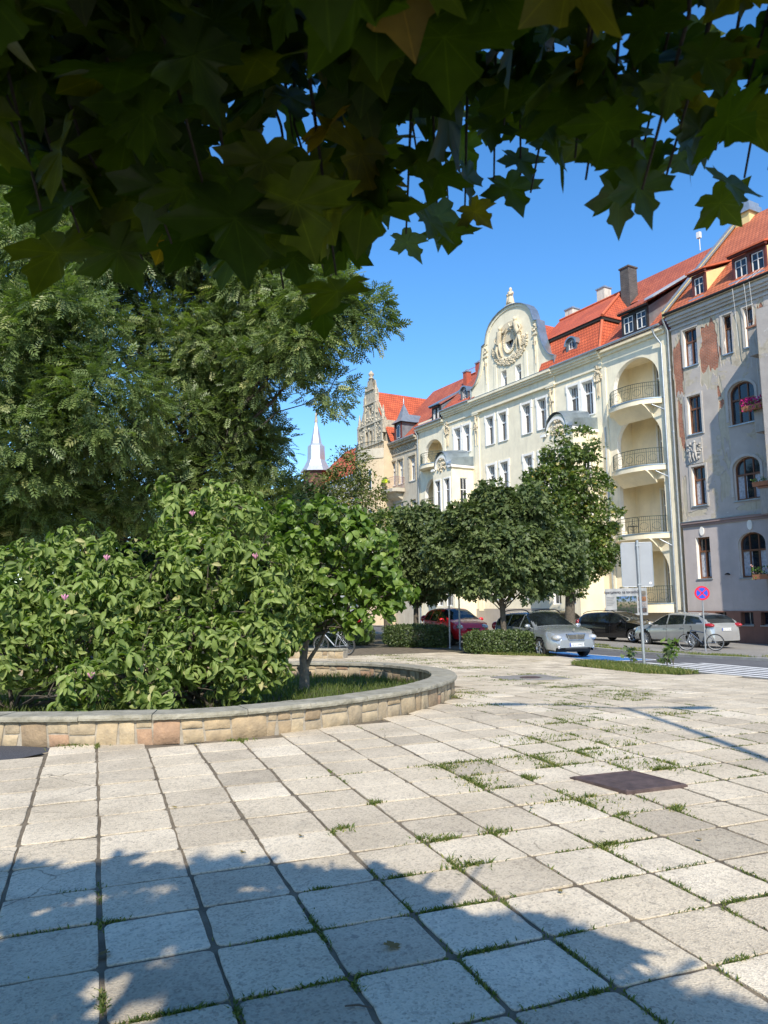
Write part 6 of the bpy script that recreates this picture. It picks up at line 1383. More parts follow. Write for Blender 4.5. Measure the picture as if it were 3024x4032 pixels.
CL, AX, SZ_ = np.array(CL), np.array(AX), np.array(SZ_)
nm = rng.normal(size=CL.shape) * .5 + np.array([0, -.9, .5]); nm *= np.where(rng.uniform(0, 1, len(nm)) < .5, 1, 1)[:, None]
mv = L_map.node_tree; pb = mv.nodes['Principled BSDF']; va = N(mv, 'ShaderNodeAttribute'); va.attribute_name = 'vein'
src = pb.inputs['Base Color'].links[0].from_socket; vr = ramp(mv, va.outputs['Fac'], [(.92, (1, 1, 1)), (.985, (1.6, 1.5, 1.35))]); mott = ramp(mv, noise(mv, 22, 6), [(.3, (.7, .7, .7)), (.7, (1.25, 1.2, 1.1))])
mm = mixc(mv, 1.0, mixc(mv, 1.0, src, vr, 'MULTIPLY'), mott, 'MULTIPLY')
for l in list(src.links):
    if l.to_node.type != 'MIX' or l.to_node.name != mm.node.name:
        ts = l.to_socket
        if l.to_node in (pb,) or (l.to_node.type == 'MIX' and l.to_node.outputs[2].links and l.to_node.outputs[2].links[0].to_node.type == 'BSDF_TRANSLUCENT'): mv.links.new(mm, ts)
leaves('hanging_leaves', CL - o, AX, nm, SZ_, .95, TM, L_map, mp, np.clip(rng.normal(.42, .27, len(CL)), 0, 1))
A2 = np.array(canopy(6000, (-7, .35), 7.2, True)); nm2 = rng.normal(size=A2.shape) * .5 + np.array([0, -.5, .9])
leaves('crown', A2 - o, rng.normal(size=A2.shape) + np.array([0, 0, -.5]), nm2, .20 * rng.uniform(.7, 1.2, len(A2)), 1.0, TMS, L_map, mp, np.clip(rng.normal(.4, .25, len(A2)), 0, 1))
for tgt, r_ in (((-.8, .9, 3.2), .045), ((.5, 1.0, 3.25), .04), ((-2.2, .3, 3.6), .05), ((1.6, -.5, 3.6), .05), ((-1.0, -2.5, 6.2), .08), ((.3, -2.0, 5), .06), ((-3.5, -2.5, 4.5), .06), ((.8, 1.35, 3.1), .02), ((-.35, 1.25, 2.9), .012)):
    P = limb_path((-1.2, -3.35, 3.2 if tgt[2] > 3.3 else 2.9), tgt, n=7, jit=.05); mb.tube([Vector(p) - mp.location for p in P], [r_ * (1.6 - 1.2 * i / 7) for i in range(8)], 7)
mb.build('branches', M_barkdark, mp)

# ================================================================== VEHICLES
def interp(x, P): return float(np.interp(x, [p[0] for p in P], [p[1] for p in P]))
def smoothp(P, k=6):
    out = []
    for i in range(len(P) - 1):
        p0, p1, p2, p3 = [np.array(P[max(0, min(len(P) - 1, j))]) for j in (i - 1, i, i + 1, i + 2)]
        for q in range(k): t = q / k; out.append(tuple(0.5 * ((2 * p1) + (p2 - p0) * t + (2 * p0 - 5 * p1 + 4 * p2 - p3) * t * t + (3 * p1 - p0 - 3 * p2 + p3) * t ** 3)))
    out.append(tuple(P[-1])); return out
def carpaint(name, c, metal=.5, rough=.3):
    def f(m, nt, b):
        b.inputs['Base Color'].default_value = (*c, 1); b.inputs['Metallic'].default_value = metal; b.inputs['Coat Weight'].default_value = .8; b.inputs['Coat Roughness'].default_value = .05
        nt.links.new(ramp(nt, noise(nt, 1.2, 2), [(0, (rough * .9,) * 3), (1, (rough * 1.2,) * 3)]), b.inputs['Roughness'])
        nt.links.new(ramp(nt, noise(nt, 2, 8), [(.3, tuple(v * .85 for v in c)), (.7, c)]), b.inputs['Base Color'])
    return mat(name, f)
M_carglass = glassmat('car_glass', (.012, .016, .018), .03); M_trim = plain('black_trim', (.018, .018, .019), .55); M_chrome = plain('chrome', (.6, .6, .6), .15, 1.0); M_alloy = plain('alloy_rim', (.45, .46, .47), .35, .8); M_lamp = plain('headlamp_glass', (.55, .57, .58), .12, .3, coat=1.0); M_tail = plain('tail_lamp', (.35, .01, .015), .2, coat=1.0); M_platew = plain('number_plate', (.75, .75, .72), .5); M_pblue = plain('plate_blue', (.02, .06, .35), .5); M_ptext = plain('plate_letters', (.02, .02, .02), .6)
def text_obj(name, s, size, mt, parent, loc, rot, ext=.001, align='CENTER'):
    cu = bpy.data.curves.new(name, 'FONT'); cu.body = s; cu.size = size; cu.extrude = ext; cu.align_x = align; cu.align_y = 'CENTER'
    t = bpy.data.objects.new(name + '_tmp', cu); col.objects.link(t); dg = bpy.context.evaluated_depsgraph_get(); dg.update(); me = bpy.data.meshes.new_from_object(t.evaluated_get(dg)); bpy.data.objects.remove(t)
    me.materials.clear(); me.materials.append(mt); o = bpy.data.objects.new(name, me); col.objects.link(o); o.parent = parent; o.location = loc; o.rotation_euler = rot; return o
def car(name, loc, heading, paint, spec, label, plate=None, group='parked cars'):
    """x forward, y left; spec gives the side silhouette"""
    root = empty(name, loc, heading); tag(root, label, 'car', group)
    L_, W_ = spec['L'], spec['W']; top = smoothp(spec['top']); belt = spec['belt']; hw = W_ / 2
    wx = spec['wheels']; wr = spec.get('wr', .32); sill = spec.get('sill', .22); side = spec['side']; glassx = spec['screen']
    xs_ = sorted(set(np.round(np.concatenate([np.linspace(-L_ / 2, L_ / 2, 120), -L_ / 2 + np.array([.005, .015, .03, .06]), L_ / 2 - np.array([.005, .015, .03, .06])]), 4)))
    def zt(x): return interp(x, top)
    def zb(x): return interp(x, belt)
    def half(x):     # plan outline
        e = L_ / 2 - abs(x); r = .55 if x > 0 else .40
        return hw * (1 - (.30 if x > 0 else .22) * max(0, 1 - e / r) ** 2.2)
    ns = 30; V = []; 
    for x in xs_:
        w_ = half(x); T_ = zt(x); Bz = min(zb(x), T_ - .015); lo = sill + (.12 if abs(x) > L_ / 2 - .12 else 0) * 1.0; lo = min(lo, T_ - .1); g = max(0, T_ - Bz); row = []
        rf = w_ - .02 - min(.30, g * .44)       # half width at the roof edge
        ctrl = [(w_ * .93, lo), (w_ * .985, lo + (Bz - lo) * .25), (w_, lo + (Bz - lo) * .55), (w_ * .985, lo + (Bz - lo) * .85), (w_ * .955, Bz)]
        if g > .06: ctrl += [(w_ * .955 + (rf - w_ * .955) * .5, Bz + g * .45), (rf + .01, T_ - .09 * min(1, g * 3)), (rf - .08, T_ - .025), (rf * .5, T_ + .0), (0, T_ + .012)]
        else: ctrl += [(w_ * .93, Bz + g * .3), (w_ * .88, T_ - .012), (w_ * .75, T_), (w_ * .4, T_ + .012), (0, T_ + .018)]
        us = [0, .08, .16, .25, .34, .47, .60, .68, .84, 1.0]
        for k in range(ns):
            u = k / (ns - 1); row.append((x, interp(u, list(zip(us, [c[0] for c in ctrl]))), interp(u, list(zip(us, [c[1] for c in ctrl])))))
        V.append(row)
    nx = len(xs_); faces = {'body': [], 'glass': [], 'trim': []}
    def classify(x, y, z, u):
        if u < .34:
            for w0 in wx:
                if (x - w0) ** 2 + (z - wr) ** 2 < (wr + .055) ** 2: return None
            return 'body' if z > sill + .04 else 'trim'
        for a, b, c, d in side:   # side windows: x-range at the belt, x-range at the top
            z0, z1 = zb(x) + .03, zt(x) - .10
            if u < .66 and z0 < z < z1:
                t = (z - z0) / max(.01, (spec['roof'] - .1 - z0)); t = min(1, t)
                if a + (c - a) * t < x < b + (d - b) * t: return 'glass'
        for a, b in glassx:
            if a < x < b and zt(x) - zb(x) > .02 and u > .56 and abs(y) < half(x) * .80: return 'glass'
        return 'body'
    verts = []; idx = {}
    out = {k: ([], [], {}) for k in faces}
    def vid(k, i, j, s_):
        vs, fs, ix = out[k]; key = (i, j, s_ if j < ns - 1 else 1)
        if key not in ix: p = V[i][j]; ix[key] = len(vs); vs.append((p[0], p[1] * s_, p[2]))
        return ix[key]
    for i in range(nx - 1):
        for j in range(ns - 1):
            u = (j + .5) / (ns - 1); c = [sum(V[a][b][q] for a in (i, i + 1) for b in (j, j + 1)) / 4 for q in range(3)]; cl = classify(*c, u)
            if cl is None: continue
            for s_ in (1, -1): out[cl][1].append((vid(cl, i, j, s_), vid(cl, i + 1, j, s_), vid(cl, i + 1, j + 1, s_), vid(cl, i, j + 1, s_)))
    for k, i in ((0, 0), (1, nx - 1)):   # end caps
        row = V[i]; vs, fs, ix = out['body']; o_ = len(vs); vs += [(p[0], p[1], p[2]) for p in row] + [(p[0], -p[1], p[2]) for p in row]
        for j in range(ns - 1): fs.append((o_ + j, o_ + j + 1, o_ + ns + j + 1, o_ + ns + j))
    mb = MB(); mb.add(out['body'][0], out['body'][1], 0, True); mb.add(out['trim'][0], out['trim'][1], 1, True); mb.build('body', [paint, M_trim], root)
    mb = MB(); mb.add(out['glass'][0], out['glass'][1], 0, True); mb.build('windows', M_carglass, root)
    # floor and wheel wells (dark)
    mb = MB(); mb.box((-L_ / 2 + .2, -hw * .70, sill - .02), (L_ / 2 - .2, hw * .70, .75)); mb.build('underbody', M_trim, root)
    for w0 in wx:
        for s_ in (1, -1):
            y0 = s_ * (hw - .21); y1 = s_ * (hw - .015)
            mb = MB(); mb.lathe([(wr - .09, y0), (wr - .01, y0), (wr, y0 + s_ * .03), (wr, y1 - s_ * .03), (wr - .02, y1), (wr - .10, y1 - s_ * .004), (wr - .11, y0)], (w0, 0, wr), 28, axis='y', cap=False); wh = mb.build('wheel', M_blackrub, root)
            mb = MB(); q = y1 - s_ * .03; mb.lathe([(wr - .10, y1 - s_ * .002), (wr - .125, y1 - s_ * .012), (wr - .13, q - s_ * .05)], (w0, 0, wr), 28, axis='y', cap=False); mb.lathe([(.06, q - s_ * .03), (.06, y1 - s_ * .02), (.03, y1 - s_ * .012)], (w0, 0, wr), 12, axis='y')
            for k in range(spec.get('spokes', 7)):
                a = 2 * PI * k / spec.get('spokes', 7); mb.tube([(w0 + .05 * math.cos(a), y1 - s_ * .03, wr + .05 * math.sin(a)), (w0 + (wr - .12) * math.cos(a), y1 - s_ * .025, wr + (wr - .12) * math.sin(a))], [.024, .032], 5)
            mb.build('rim', M_alloy, wh); mb = MB(); mb.lathe([(wr - .13, q - s_ * .055), (.01, q - s_ * .056)], (w0, 0, wr), 20, axis='y'); mb.build('brake_disc', M_trim, wh)
    # mirrors
    mx = spec['mirror']
    for s_ in (1, -1):
        mb = MB(); mb.ball((mx, s_ * (hw + .08), zb(mx) + .10), (.07, .11, .075)); mb.tube([(mx, s_ * (hw - .06), zb(mx) + .03), (mx, s_ * (hw + .03), zb(mx) + .08)], .025, 6); mb.build('mirror', paint if spec.get('mirror_paint', True) else M_trim, root)
    # roof rails, handles, door lines
    if spec.get('rails'):
        for s_ in (1, -1):
            a, b = spec['rails']; P = [(a + (b - a) * t, s_ * (hw * .68), zt(a + (b - a) * t) + .015 + .045 * math.sin(PI * min(1, max(0, t))) ** .3) for t in np.linspace(0, 1, 14)]; mb = MB(); mb.tube(P, .018, 6); mb.build('roof_rail', M_trim, root)
    for s_ in (1, -1):
        for x in spec['doors'][1:]:
            mb = MB(); y = half(x) * .985; mb.tube([(x + .16, s_ * (y + .012), zb(x) - .14), (x + .12, s_ * (y + .03), zb(x) - .135), (x + .02, s_ * (y + .03), zb(x) - .135), (x - .02, s_ * (y + .012), zb(x) - .14)], .014, 6); mb.build('door_handle', paint, root)
        for x in spec['doors']:
            mb = MB(); w_ = half(x); Bz = zb(x); lo = sill; P = [(w_ * .94, lo + .06), (w_ * .985, lo + (Bz - lo) * .25), (w_, lo + (Bz - lo) * .55), (w_ * .985, lo + (Bz - lo) * .85), (w_ * .955, Bz)]
            mb.add([(x - .006, s_ * (p[0] + .003), p[1]) for p in P] + [(x + .006, s_ * (p[0] + .003), p[1]) for p in P], [(k, k + 1, k + 6, k + 5) for k in range(4)]); mb.build('door_seam', M_trim, root)
    F0, R0 = L_ / 2, -L_ / 2
    for s_ in (1, -1):
        y = spec['lamp_y'] * s_; zl = spec['lamp_z']; mb = MB(); mb.ball((F0 - spec.get('lamp_in', .16), y, zl), spec.get('lamp_r', (.20, .17, .085)), n=14, m=8); mb.build('headlight', M_lamp, root)
        mb = MB(); zl = spec['tail_z']; mb.ball((R0 + spec.get('tail_in', .10), s_ * (hw - .16), zl), spec.get('tail_r', (.13, .17, .16)), n=14, m=8); mb.build('tail_light', M_tail, root)
    gz_ = spec['grille']; mb = MB(); x = F0 + .004
    mb.prism([(-gz_[0] * .82, gz_[1]), (gz_[0] * .82, gz_[1]), (gz_[0], gz_[2]), (-gz_[0], gz_[2])], x - .10, x + .012, 'x'); g_ = mb.build('grille', M_trim, root)
    if spec.get('chrome_grille'):
        mb = MB(); 
        for k in range(5): zz = gz_[1] + (gz_[2] - gz_[1]) * (k + .5) / 5; mb.box((x + .012, -gz_[0] * .9, zz - .008), (x + .022, gz_[0] * .9, zz + .008))
        mb.box((x + .012, -.012, gz_[1]), (x + .026, .012, gz_[2]))
        for a, b in (((-gz_[0] * .84, gz_[1]), (gz_[0] * .84, gz_[1])), ((gz_[0] * .84, gz_[1]), (gz_[0] * 1.02, gz_[2])), ((gz_[0] * 1.02, gz_[2]), (-gz_[0] * 1.02, gz_[2])), ((-gz_[0] * 1.02, gz_[2]), (-gz_[0] * .84, gz_[1]))): mb.tube([(x + .014, a[0], a[1]), (x + .014, b[0], b[1])], .014, 5)
        mb.build('grille_bars', M_chrome, g_)
    mb = MB(); mb.box((F0 - .08, -.40, .29), (F0 + .006, .40, .335)); mb.build('air_intake', M_trim, root)
    for s_ in (1, -1): mb = MB(); mb.lathe([(.055, .0), (.05, .02), (.01, .03)], (F0 - .045, s_ * .60, .36), 10, axis='x'); mb.build('fog_lamp', M_lamp, root)
    def numplate(x, z, sgn, txt):
        mb = MB(); mb.box((min(x, x + sgn * .015), -.26, z - .057), (max(x, x + sgn * .015), .26, z + .057)); p = mb.build('number_plate', M_platew, root)
        mb = MB(); yy = (-.26, -.215) if sgn > 0 else (.215, .26); mb.box((x + sgn * .015 - .001, yy[0], z - .055), (x + sgn * .015 + .002, yy[1], z + .055)); mb.build('blue_band', M_pblue, p)
        if txt: text_obj('plate_text', txt, .105, M_ptext, p, (x + sgn * .017, .02 * sgn, z - .003), (PI / 2, 0, PI / 2 * sgn), .0005)
    if plate and plate[0]: numplate(F0 + .004, spec['plate_z'][0], 1, plate[0])
    if plate and plate[1]: numplate(R0 - .004, spec['plate_z'][1], -1, plate[1])
    return root
WAGON = dict(L=4.6, W=1.75, roof=1.46, wheels=(1.38, -1.33), wr=.32, mirror=.80, doors=(1.0, .02, -.95), rails=(-1.9, .25), lamp_y=.62, lamp_z=.66, tail_z=.95, plate_z=(.43, .80), grille=(.32, .58, .76),
    top=[(-2.3, .40), (-2.295, .62), (-2.26, .92), (-2.12, 1.15), (-1.85, 1.36), (-1.4, 1.44), (-.5, 1.475), (.1, 1.45), (.55, 1.27), (.98, 1.03), (1.25, .97), (1.8, .88), (2.12, .78), (2.26, .62), (2.3, .40)],
    belt=[(-2.3, .5), (-2.2, .97), (-1.4, .97), (0, .93), (1.0, .89), (1.8, .82), (2.3, .5)],
    side=((.02, .98, .05, .50), (-.92, -.05, -.86, -.02), (-1.95, -1.0, -1.72, -.94)), screen=((.12, 1.02), (-2.24, -1.88)), chrome_grille=True)
def spec(**kw): d = dict(WAGON); d.update(kw); return d
hd = math.atan2(-.956, .29)
cm = Vector((6.05, 24.65)) - Vector((.29, -.956)) * 2.3
# silver grey wagon on the blue bay
m_ = car('parked_car', (cm.x, cm.y, gz(cm.x, cm.y) - .04), hd, carpaint('silver_grey_paint', (.36, .39, .41), .45, .2), spec(L=4.53, W=1.73, lamp_r=(.22, .16, .10)), 'silver grey estate car with chrome grille facing the viewer on a blue painted bay', ('DZG·39007', None))
mb = MB(); mb.tube([(2.13, 0, .82), (2.13, 0, .87)], .008, 5); mb.lathe([(.035, -.004), (.035, .004)], (2.13, 0, .90), 12, axis='x'); mb.build('bonnet_emblem', M_chrome, m_)
# red hatchback
HATCH = spec(L=3.75, W=1.66, roof=1.5, wheels=(1.18, -1.22), wr=.29, mirror=.68, doors=(.85, -.05, -.85), rails=None, lamp_y=.56, lamp_z=.74, lamp_r=(.26, .15, .11), lamp_in=.26, tail_z=1.05, plate_z=(.42, .8), grille=(.3, .66, .70),
    top=[(-1.875, .40), (-1.87, .65), (-1.83, .98), (-1.72, 1.22), (-1.45, 1.43), (-.9, 1.51), (-.2, 1.52), (.2, 1.46), (.6, 1.26), (1.0, 1.05), (1.35, .96), (1.62, .84), (1.8, .66), (1.875, .40)],
    belt=[(-1.875, .5), (-1.75, 1.02), (-1, .98), (0, .95), (.9, .93), (1.5, .80), (1.875, .5)], side=((-.02, .92, .0, .45), (-.85, -.1, -.8, -.06), (-1.5, -.93, -1.25, -.88)), screen=((.16, .98), (-1.82, -1.5)), chrome_grille=False, spokes=6)
cr = Vector((3.05, 33.0)); cr = cr - Vector((.27, -.963)) * .3
car('parked_car', (cr.x, cr.y, gz(cr.x, cr.y)), math.atan2(-.94, .34), carpaint('red_paint', (.72, .012, .02), .0, .3), HATCH, 'bright red small hatchback half hidden behind the left hedge and posts', ('', None))
# black estate car, front to the right
BLK = spec(L=4.47, W=1.84, roof=1.5, wheels=(1.35, -1.29), rails=(-1.9, .2), chrome_grille=False, grille=(.45, .48, .62), lamp_z=.72, spokes=5)
mF = Vector((13.0, 36.9)); fd = Vector((.55, -.835)).normalized()
cb_ = Vector((11.75, 38.75)); car('parked_car', (cb_.x, cb_.y, gz(cb_.x, cb_.y)), math.atan2(fd.y, fd.x), carpaint('black_paint', (.006, .006, .008), .2, .2), BLK, 'black estate car parked half on the far pavement in front of the cream house', ('', None))
# silver estate, rear to the right
MON = spec(L=4.83, W=1.89, roof=1.48, wheels=(1.42, -1.43), wr=.335, rails=None, chrome_grille=False, lamp_z=.7, tail_z=.95, tail_r=(.30, .16, .10), tail_in=.20, plate_z=(.4, .78), mirror=.95,
    top=[(-2.415, .40), (-2.41, .62), (-2.38, .88), (-2.30, .98), (-1.95, 1.30), (-1.5, 1.42), (-.6, 1.485), (.1, 1.47), (.6, 1.30), (1.1, 1.02), (1.4, .96), (1.9, .86), (2.22, .74), (2.36, .58), (2.415, .40)],
    belt=[(-2.415, .5), (-2.3, 1.02), (-1.4, 1.0), (0, .94), (1.1, .88), (1.9, .80), (2.415, .5)], doors=(1.08, .05, -.95), side=((.08, 1.05, .1, .55), (-.92, .0, -.86, .03), (-2.0, -1.0, -1.6, -.94)), screen=((.15, 1.1), (-2.33, -1.72)), spokes=10)
md = Vector((-.40, .916)).normalized(); cmn = Vector((13.35, 34.9))
car('parked_car', (cmn.x, cmn.y, gz(cmn.x, cmn.y)), math.atan2(md.y, md.x), carpaint('silver_paint', (.44, .45, .44), .45, .2), MON, 'silver estate car with red tail lights, nose to nose with the black car', ('', 'DLU 71452'))
# yellow car and dark blue car beyond
cy_ = Vector((9.2, 44.5)); car('parked_car', (cy_.x, cy_.y, gz(cy_.x, cy_.y)), math.atan2(.9, -.42), carpaint('ochre_yellow_paint', (.55, .33, .03), .1, .3), spec(rails=None, chrome_grille=False), 'mustard yellow car glimpsed between the silver grey estate and the tree trunk', ('', ''))
cy_ = Vector((-3.6, 36.5)); car('parked_car', (cy_.x, cy_.y, gz(cy_.x, cy_.y)), R(200), carpaint('dark_blue_paint', (.02, .04, .10), .3, .3), spec(rails=None, chrome_grille=False), 'dark blue car in the shade behind the magnolia tree', ('', ''))

# ================================================================== BICYCLES
M_tyre = plain('tyre', (.03, .03, .028), .85)
def bicycle(loc, rz, frame_m, label, tilt=0):
    root = empty('bicycle', loc, rz); root.rotation_euler = (tilt, 0, rz); tag(root, label, 'bicycle', 'parked bicycles')
    for x in (-.52, .53):
        mb = MB(); mb.tube([(x + .31 * math.cos(t), 0, .335 + .31 * math.sin(t)) for t in np.linspace(0, 2 * PI, 33)], .024, 6, cap=False); wh = mb.build('wheel', M_tyre, root)
        mb = MB(); mb.tube([(x + .285 * math.cos(t), 0, .335 + .285 * math.sin(t)) for t in np.linspace(0, 2 * PI, 33)], .012, 5, cap=False)
        mb.lathe([(.03, -.05), (.03, .05)], (x, 0, .335), 8, axis='y')
        for k in range(18): a = 2 * PI * k / 18; mb.tube([(x, .03 * (-1) ** k, .335), (x + .28 * math.cos(a), 0, .335 + .28 * math.sin(a))], .003, 3, cap=False)
        mb.build('rim', M_steel, wh)
    bb = (-.05, 0, .30); st_ = (-.20, 0, .80); hd_ = (.34, 0, .82); hb = (.38, 0, .68); ra = (-.52, 0, .335); fa = (.53, 0, .335)
    mb = MB(); mb.tube([bb, (.37, 0, .70)], .024, 8); mb.tube([bb, st_], .018, 8); mb.tube([(-.17, 0, .70), (.345, 0, .80)], .019, 8); mb.tube([hd_, (.39, 0, .63)], .022, 8)
    for s_ in (1, -1): mb.tube([(bb[0], s_ * .03, bb[2]), (ra[0], s_ * .06, ra[2])], .010, 6); mb.tube([(-.17, s_ * .02, .70), (ra[0], s_ * .06, ra[2])], .009, 6)
    mb.build('frame', frame_m, root)
    mb = MB()
    for s_ in (1, -1): mb.tube([(.39, s_ * .05, .64), (.44, s_ * .055, .5), (fa[0], s_ * .05, fa[2])], [.016, .015, .011], 6)
    mb.build('fork', M_steel, root)
    mb = MB(); mb.tube([(.335, 0, .82), (.32, 0, .93), (.36, 0, .95)], .014, 6); mb.tube([(.34, -.29, .97), (.37, -.1, .95), (.37, .1, .95), (.34, .29, .97)], .011, 6); mb.build('handlebar', M_trim, root)
    mb = MB(); mb.tube([st_, (-.225, 0, .90)], .013, 6); mb.ball((-.24, 0, .92), (.14, .07, .03)); mb.build('saddle', M_trim, root)
    mb = MB(); mb.lathe([(.09, -.004), (.09, .004)], (bb[0], -.05, bb[2]), 16, axis='y'); mb.tube([(bb[0], -.06, bb[2]), (bb[0] + .06, -.08, bb[2] - .15), (bb[0] + .06, -.17, bb[2] - .16)], .009, 5); mb.tube([(bb[0], .06, bb[2]), (bb[0] - .06, .08, bb[2] + .15), (bb[0] - .06, .17, bb[2] + .16)], .009, 5); mb.build('crank', M_trim, root)
bk = (12.35, 30.55); bicycle((bk[0], bk[1], gz(*bk)), math.atan2(.42, -.91), plain('dark_blue_frame', (.03, .05, .09), .35, .3), 'dark bicycle leaning against the no stopping sign pole', .05)
bk = (-1.75, 26.4); bicycle((bk[0], bk[1], gz(*bk)), R(150), plain('grey_frame', (.3, .33, .36), .35, .3), 'grey bicycle parked behind the young magnolia tree by the low wall', -.05)

# ================================================================== SIGNS
M_board = plain('sign_back_grey', (.30, .315, .33), .5, .2, var=.05)
x, y = 6.63, 20.1; sg = empty('road_sign', (x, y, gz(x, y)), R(-14)); tag(sg, 'large rectangular road sign seen from its grey back, standing in the lawn', 'road sign')
mb = MB(); mb.tube([(0, 0, -.1), (-.01, 0, 1.6), (-.015, 0, 3.24)], .038, 12); mb.build('post', M_steel, sg)
mb = MB()
for (a, b) in ((-.41, -.03), (-.03, .35)):
    pass
P = [(-.41, 2.03), (-.43, 2.06), (-.43, 3.14), (-.40, 3.18), (.32, 3.18), (.35, 3.14), (.35, 2.06), (.32, 2.03)]
mb.prism(P, .045, .06); mb.build('board', M_board, sg)
mb = MB()
for i in range(len(P)): a, b = P[i], P[(i + 1) % len(P)]; mb.tube([(a[0], .05, a[1]), (b[0], .05, b[1])], .012, 6)
mb.build('folded_rim', M_gutter, sg)
mb = MB(); mb.box((-.05, -.045, 2.06), (.04, .05, 2.10)); mb.box((-.05, -.045, 3.08), (.04, .05, 3.12)); mb.box((-.065, .035, 2.04), (-.05, .05, 3.16)) ; mb.build('clamp', M_steel, sg)
mb = MB(); mb.lathe([(.032, -.002), (.032, .002)], (.27, .042, 2.12), 14, axis='y'); mb.build('round_sticker', M_white, sg)
x, y = 12.45, 30.4; zb_ = gz(x, y); ns_ = empty('road_sign', (x, y, zb_), R(-20)); tag(ns_, 'round blue and red no stopping sign on a slim post beside the silver estate car', 'road sign')
mb = MB(); mb.tube([(0, 0, -.1), (0, 0, 2.45)], .03, 10); mb.build('post', M_steel, ns_)
M_sred = plain('sign_red', (.62, .01, .04), .4, var=.03); M_sblue = plain('sign_blue', (.01, .07, .50), .4, var=.03)
zc = 2.25; rs = .28; mb = MB(); mb.lathe([(rs, -.045), (rs, -.035), (.02, -.034)], (0, 0, zc), 32, axis='y'); s_ = mb.build('disc', M_steel, ns_)
def annulus(r0, r1, y, n=36): return [(r1 * math.cos(t), y, zc + r1 * math.sin(t)) for t in np.linspace(0, 2 * PI, n + 1)[:-1]] + [(r0 * math.cos(t), y, zc + r0 * math.sin(t)) for t in np.linspace(0, 2 * PI, n + 1)[:-1]], [(i, (i + 1) % n, (i + 1) % n + n, i + n) for i in range(n)]
mb = MB(); mb.add(*annulus(.0, .225, -.0475)); mb.build('blue_field', M_sblue, s_)
mb = MB(); mb.add(*annulus(.21, .278, -.049)); 
for a in (45, 135):
    c, s2 = math.cos(R(a)), math.sin(R(a)); w2 = .024; mb.add([(c * l - s2 * q, -.049, zc + s2 * l + c * q) for l, q in ((-.215, -w2), (.215, -w2), (.215, w2), (-.215, w2))], [(0, 1, 2, 3)])
mb.build('red_ring_and_cross', M_sred, s_)
for x, y, lab in ((2.45, 29.8, 'slim grey metal post left of its twin by the hedge gap'), (2.78, 29.2, 'slim grey metal post right of its twin by the hedge gap')):
    p = empty('metal_post', (x, y, gz(x, y))); tag(p, lab, 'post', 'pair of sign posts between the hedges'); mb = MB(); mb.tube([(0, 0, -.1), (0, 0, 2.6)], .032, 10); mb.build('pole', M_steel, p); mb = MB(); mb.lathe([(.05, 0), (.045, .03), (.033, .05)], (0, 0, 0), 10); mb.build('foot_collar', M_steel, p)
# banner on the ground floor balcony
bn = broot('banner', 2.6, 'white sales banner with photographs hanging on the lowest balcony of the cream house', 'banner'); bn.location.z = 0
W0, W1, Z0, Z1 = -1.75, 1.35, .95, 2.45
mb = MB(); nB = 24
V = [(W0 + (W1 - W0) * i / nB, -1.28 - .012 * math.sin(i * 1.1) + d, z) for d in (0, .008) for z in (Z0, Z1) for i in range(nB + 1)]; m_n = nB + 1
mb.add(V, [(i, i + 1, m_n + i + 1, m_n + i) for i in range(nB)] + [(2 * m_n + i, 2 * m_n + i + 1, 3 * m_n + i + 1, 3 * m_n + i) for i in range(nB)]); mb.build('sheet', plain('banner_vinyl', (.70, .70, .68), .5, var=.04), bn)
def photo_mat(m, nt, b):
    b.inputs['Roughness'].default_value = .5; tc = nt.nodes.new('ShaderNodeTexCoord'); sp = nt.nodes.new('ShaderNodeSeparateXYZ'); nt.links.new(tc.outputs['Generated'], sp.inputs[0])
    a = ramp(nt, sp.outputs['Z'], [(.0, (.09, .08, .07)), (.30, (.10, .10, .09)), (.42, (.30, .24, .16)), (.62, (.45, .38, .25)), (.75, (.35, .45, .6)), (1, (.12, .28, .62))])
    n = ramp(nt, noise(nt, 7, 6), [(.48, (0, 0, 0)), (.56, (1, 1, 1))]); nt.links.new(mixc(nt, n, a, (.05, .09, .03)), b.inputs['Base Color'])
mb = MB(); mb.add([(-.85, -1.296, 1.05), (.62, -1.296, 1.05), (.62, -1.296, 2.0), (-.85, -1.296, 2.0)], [(0, 1, 2, 3)]); mb.build('street_photo', mat('banner_photo', photo_mat), bn)
for k, c in enumerate(((.35, .30, .24), (.42, .20, .10), (.45, .40, .38), (.16, .12, .11))):
    mb = MB(); z = 2.03 - k * .31; mb.add([(.72, -1.296, z), (1.28, -1.296, z), (1.28, -1.296, z + .25), (.72, -1.296, z + .25)], [(0, 1, 2, 3)]); mb.build('room_photo', plain('room_photo_%d' % k, c, .5, var=.6, scale=6), bn)
text_obj('heading', 'Apartamenty na sprzedaż', .25, plain('banner_text', (.03, .03, .07), .6), bn, (-.5, -1.298, 2.24), (PI / 2, 0, 0))
for k in range(7): mb = MB(); mb.box((-1.62, -1.298, 1.95 - k * .09), (-1.0 - .08 * (k % 3), -1.297, 1.97 - k * .09)); mb.build('text_line', plain('banner_small_text', (.3, .3, .32), .6), bn) if k < 6 else None
mb = MB(); mb.box((-1.05, -1.298, 1.03), (-.9, -1.297, 1.1)); mb.build('red_mark', M_sred, bn)
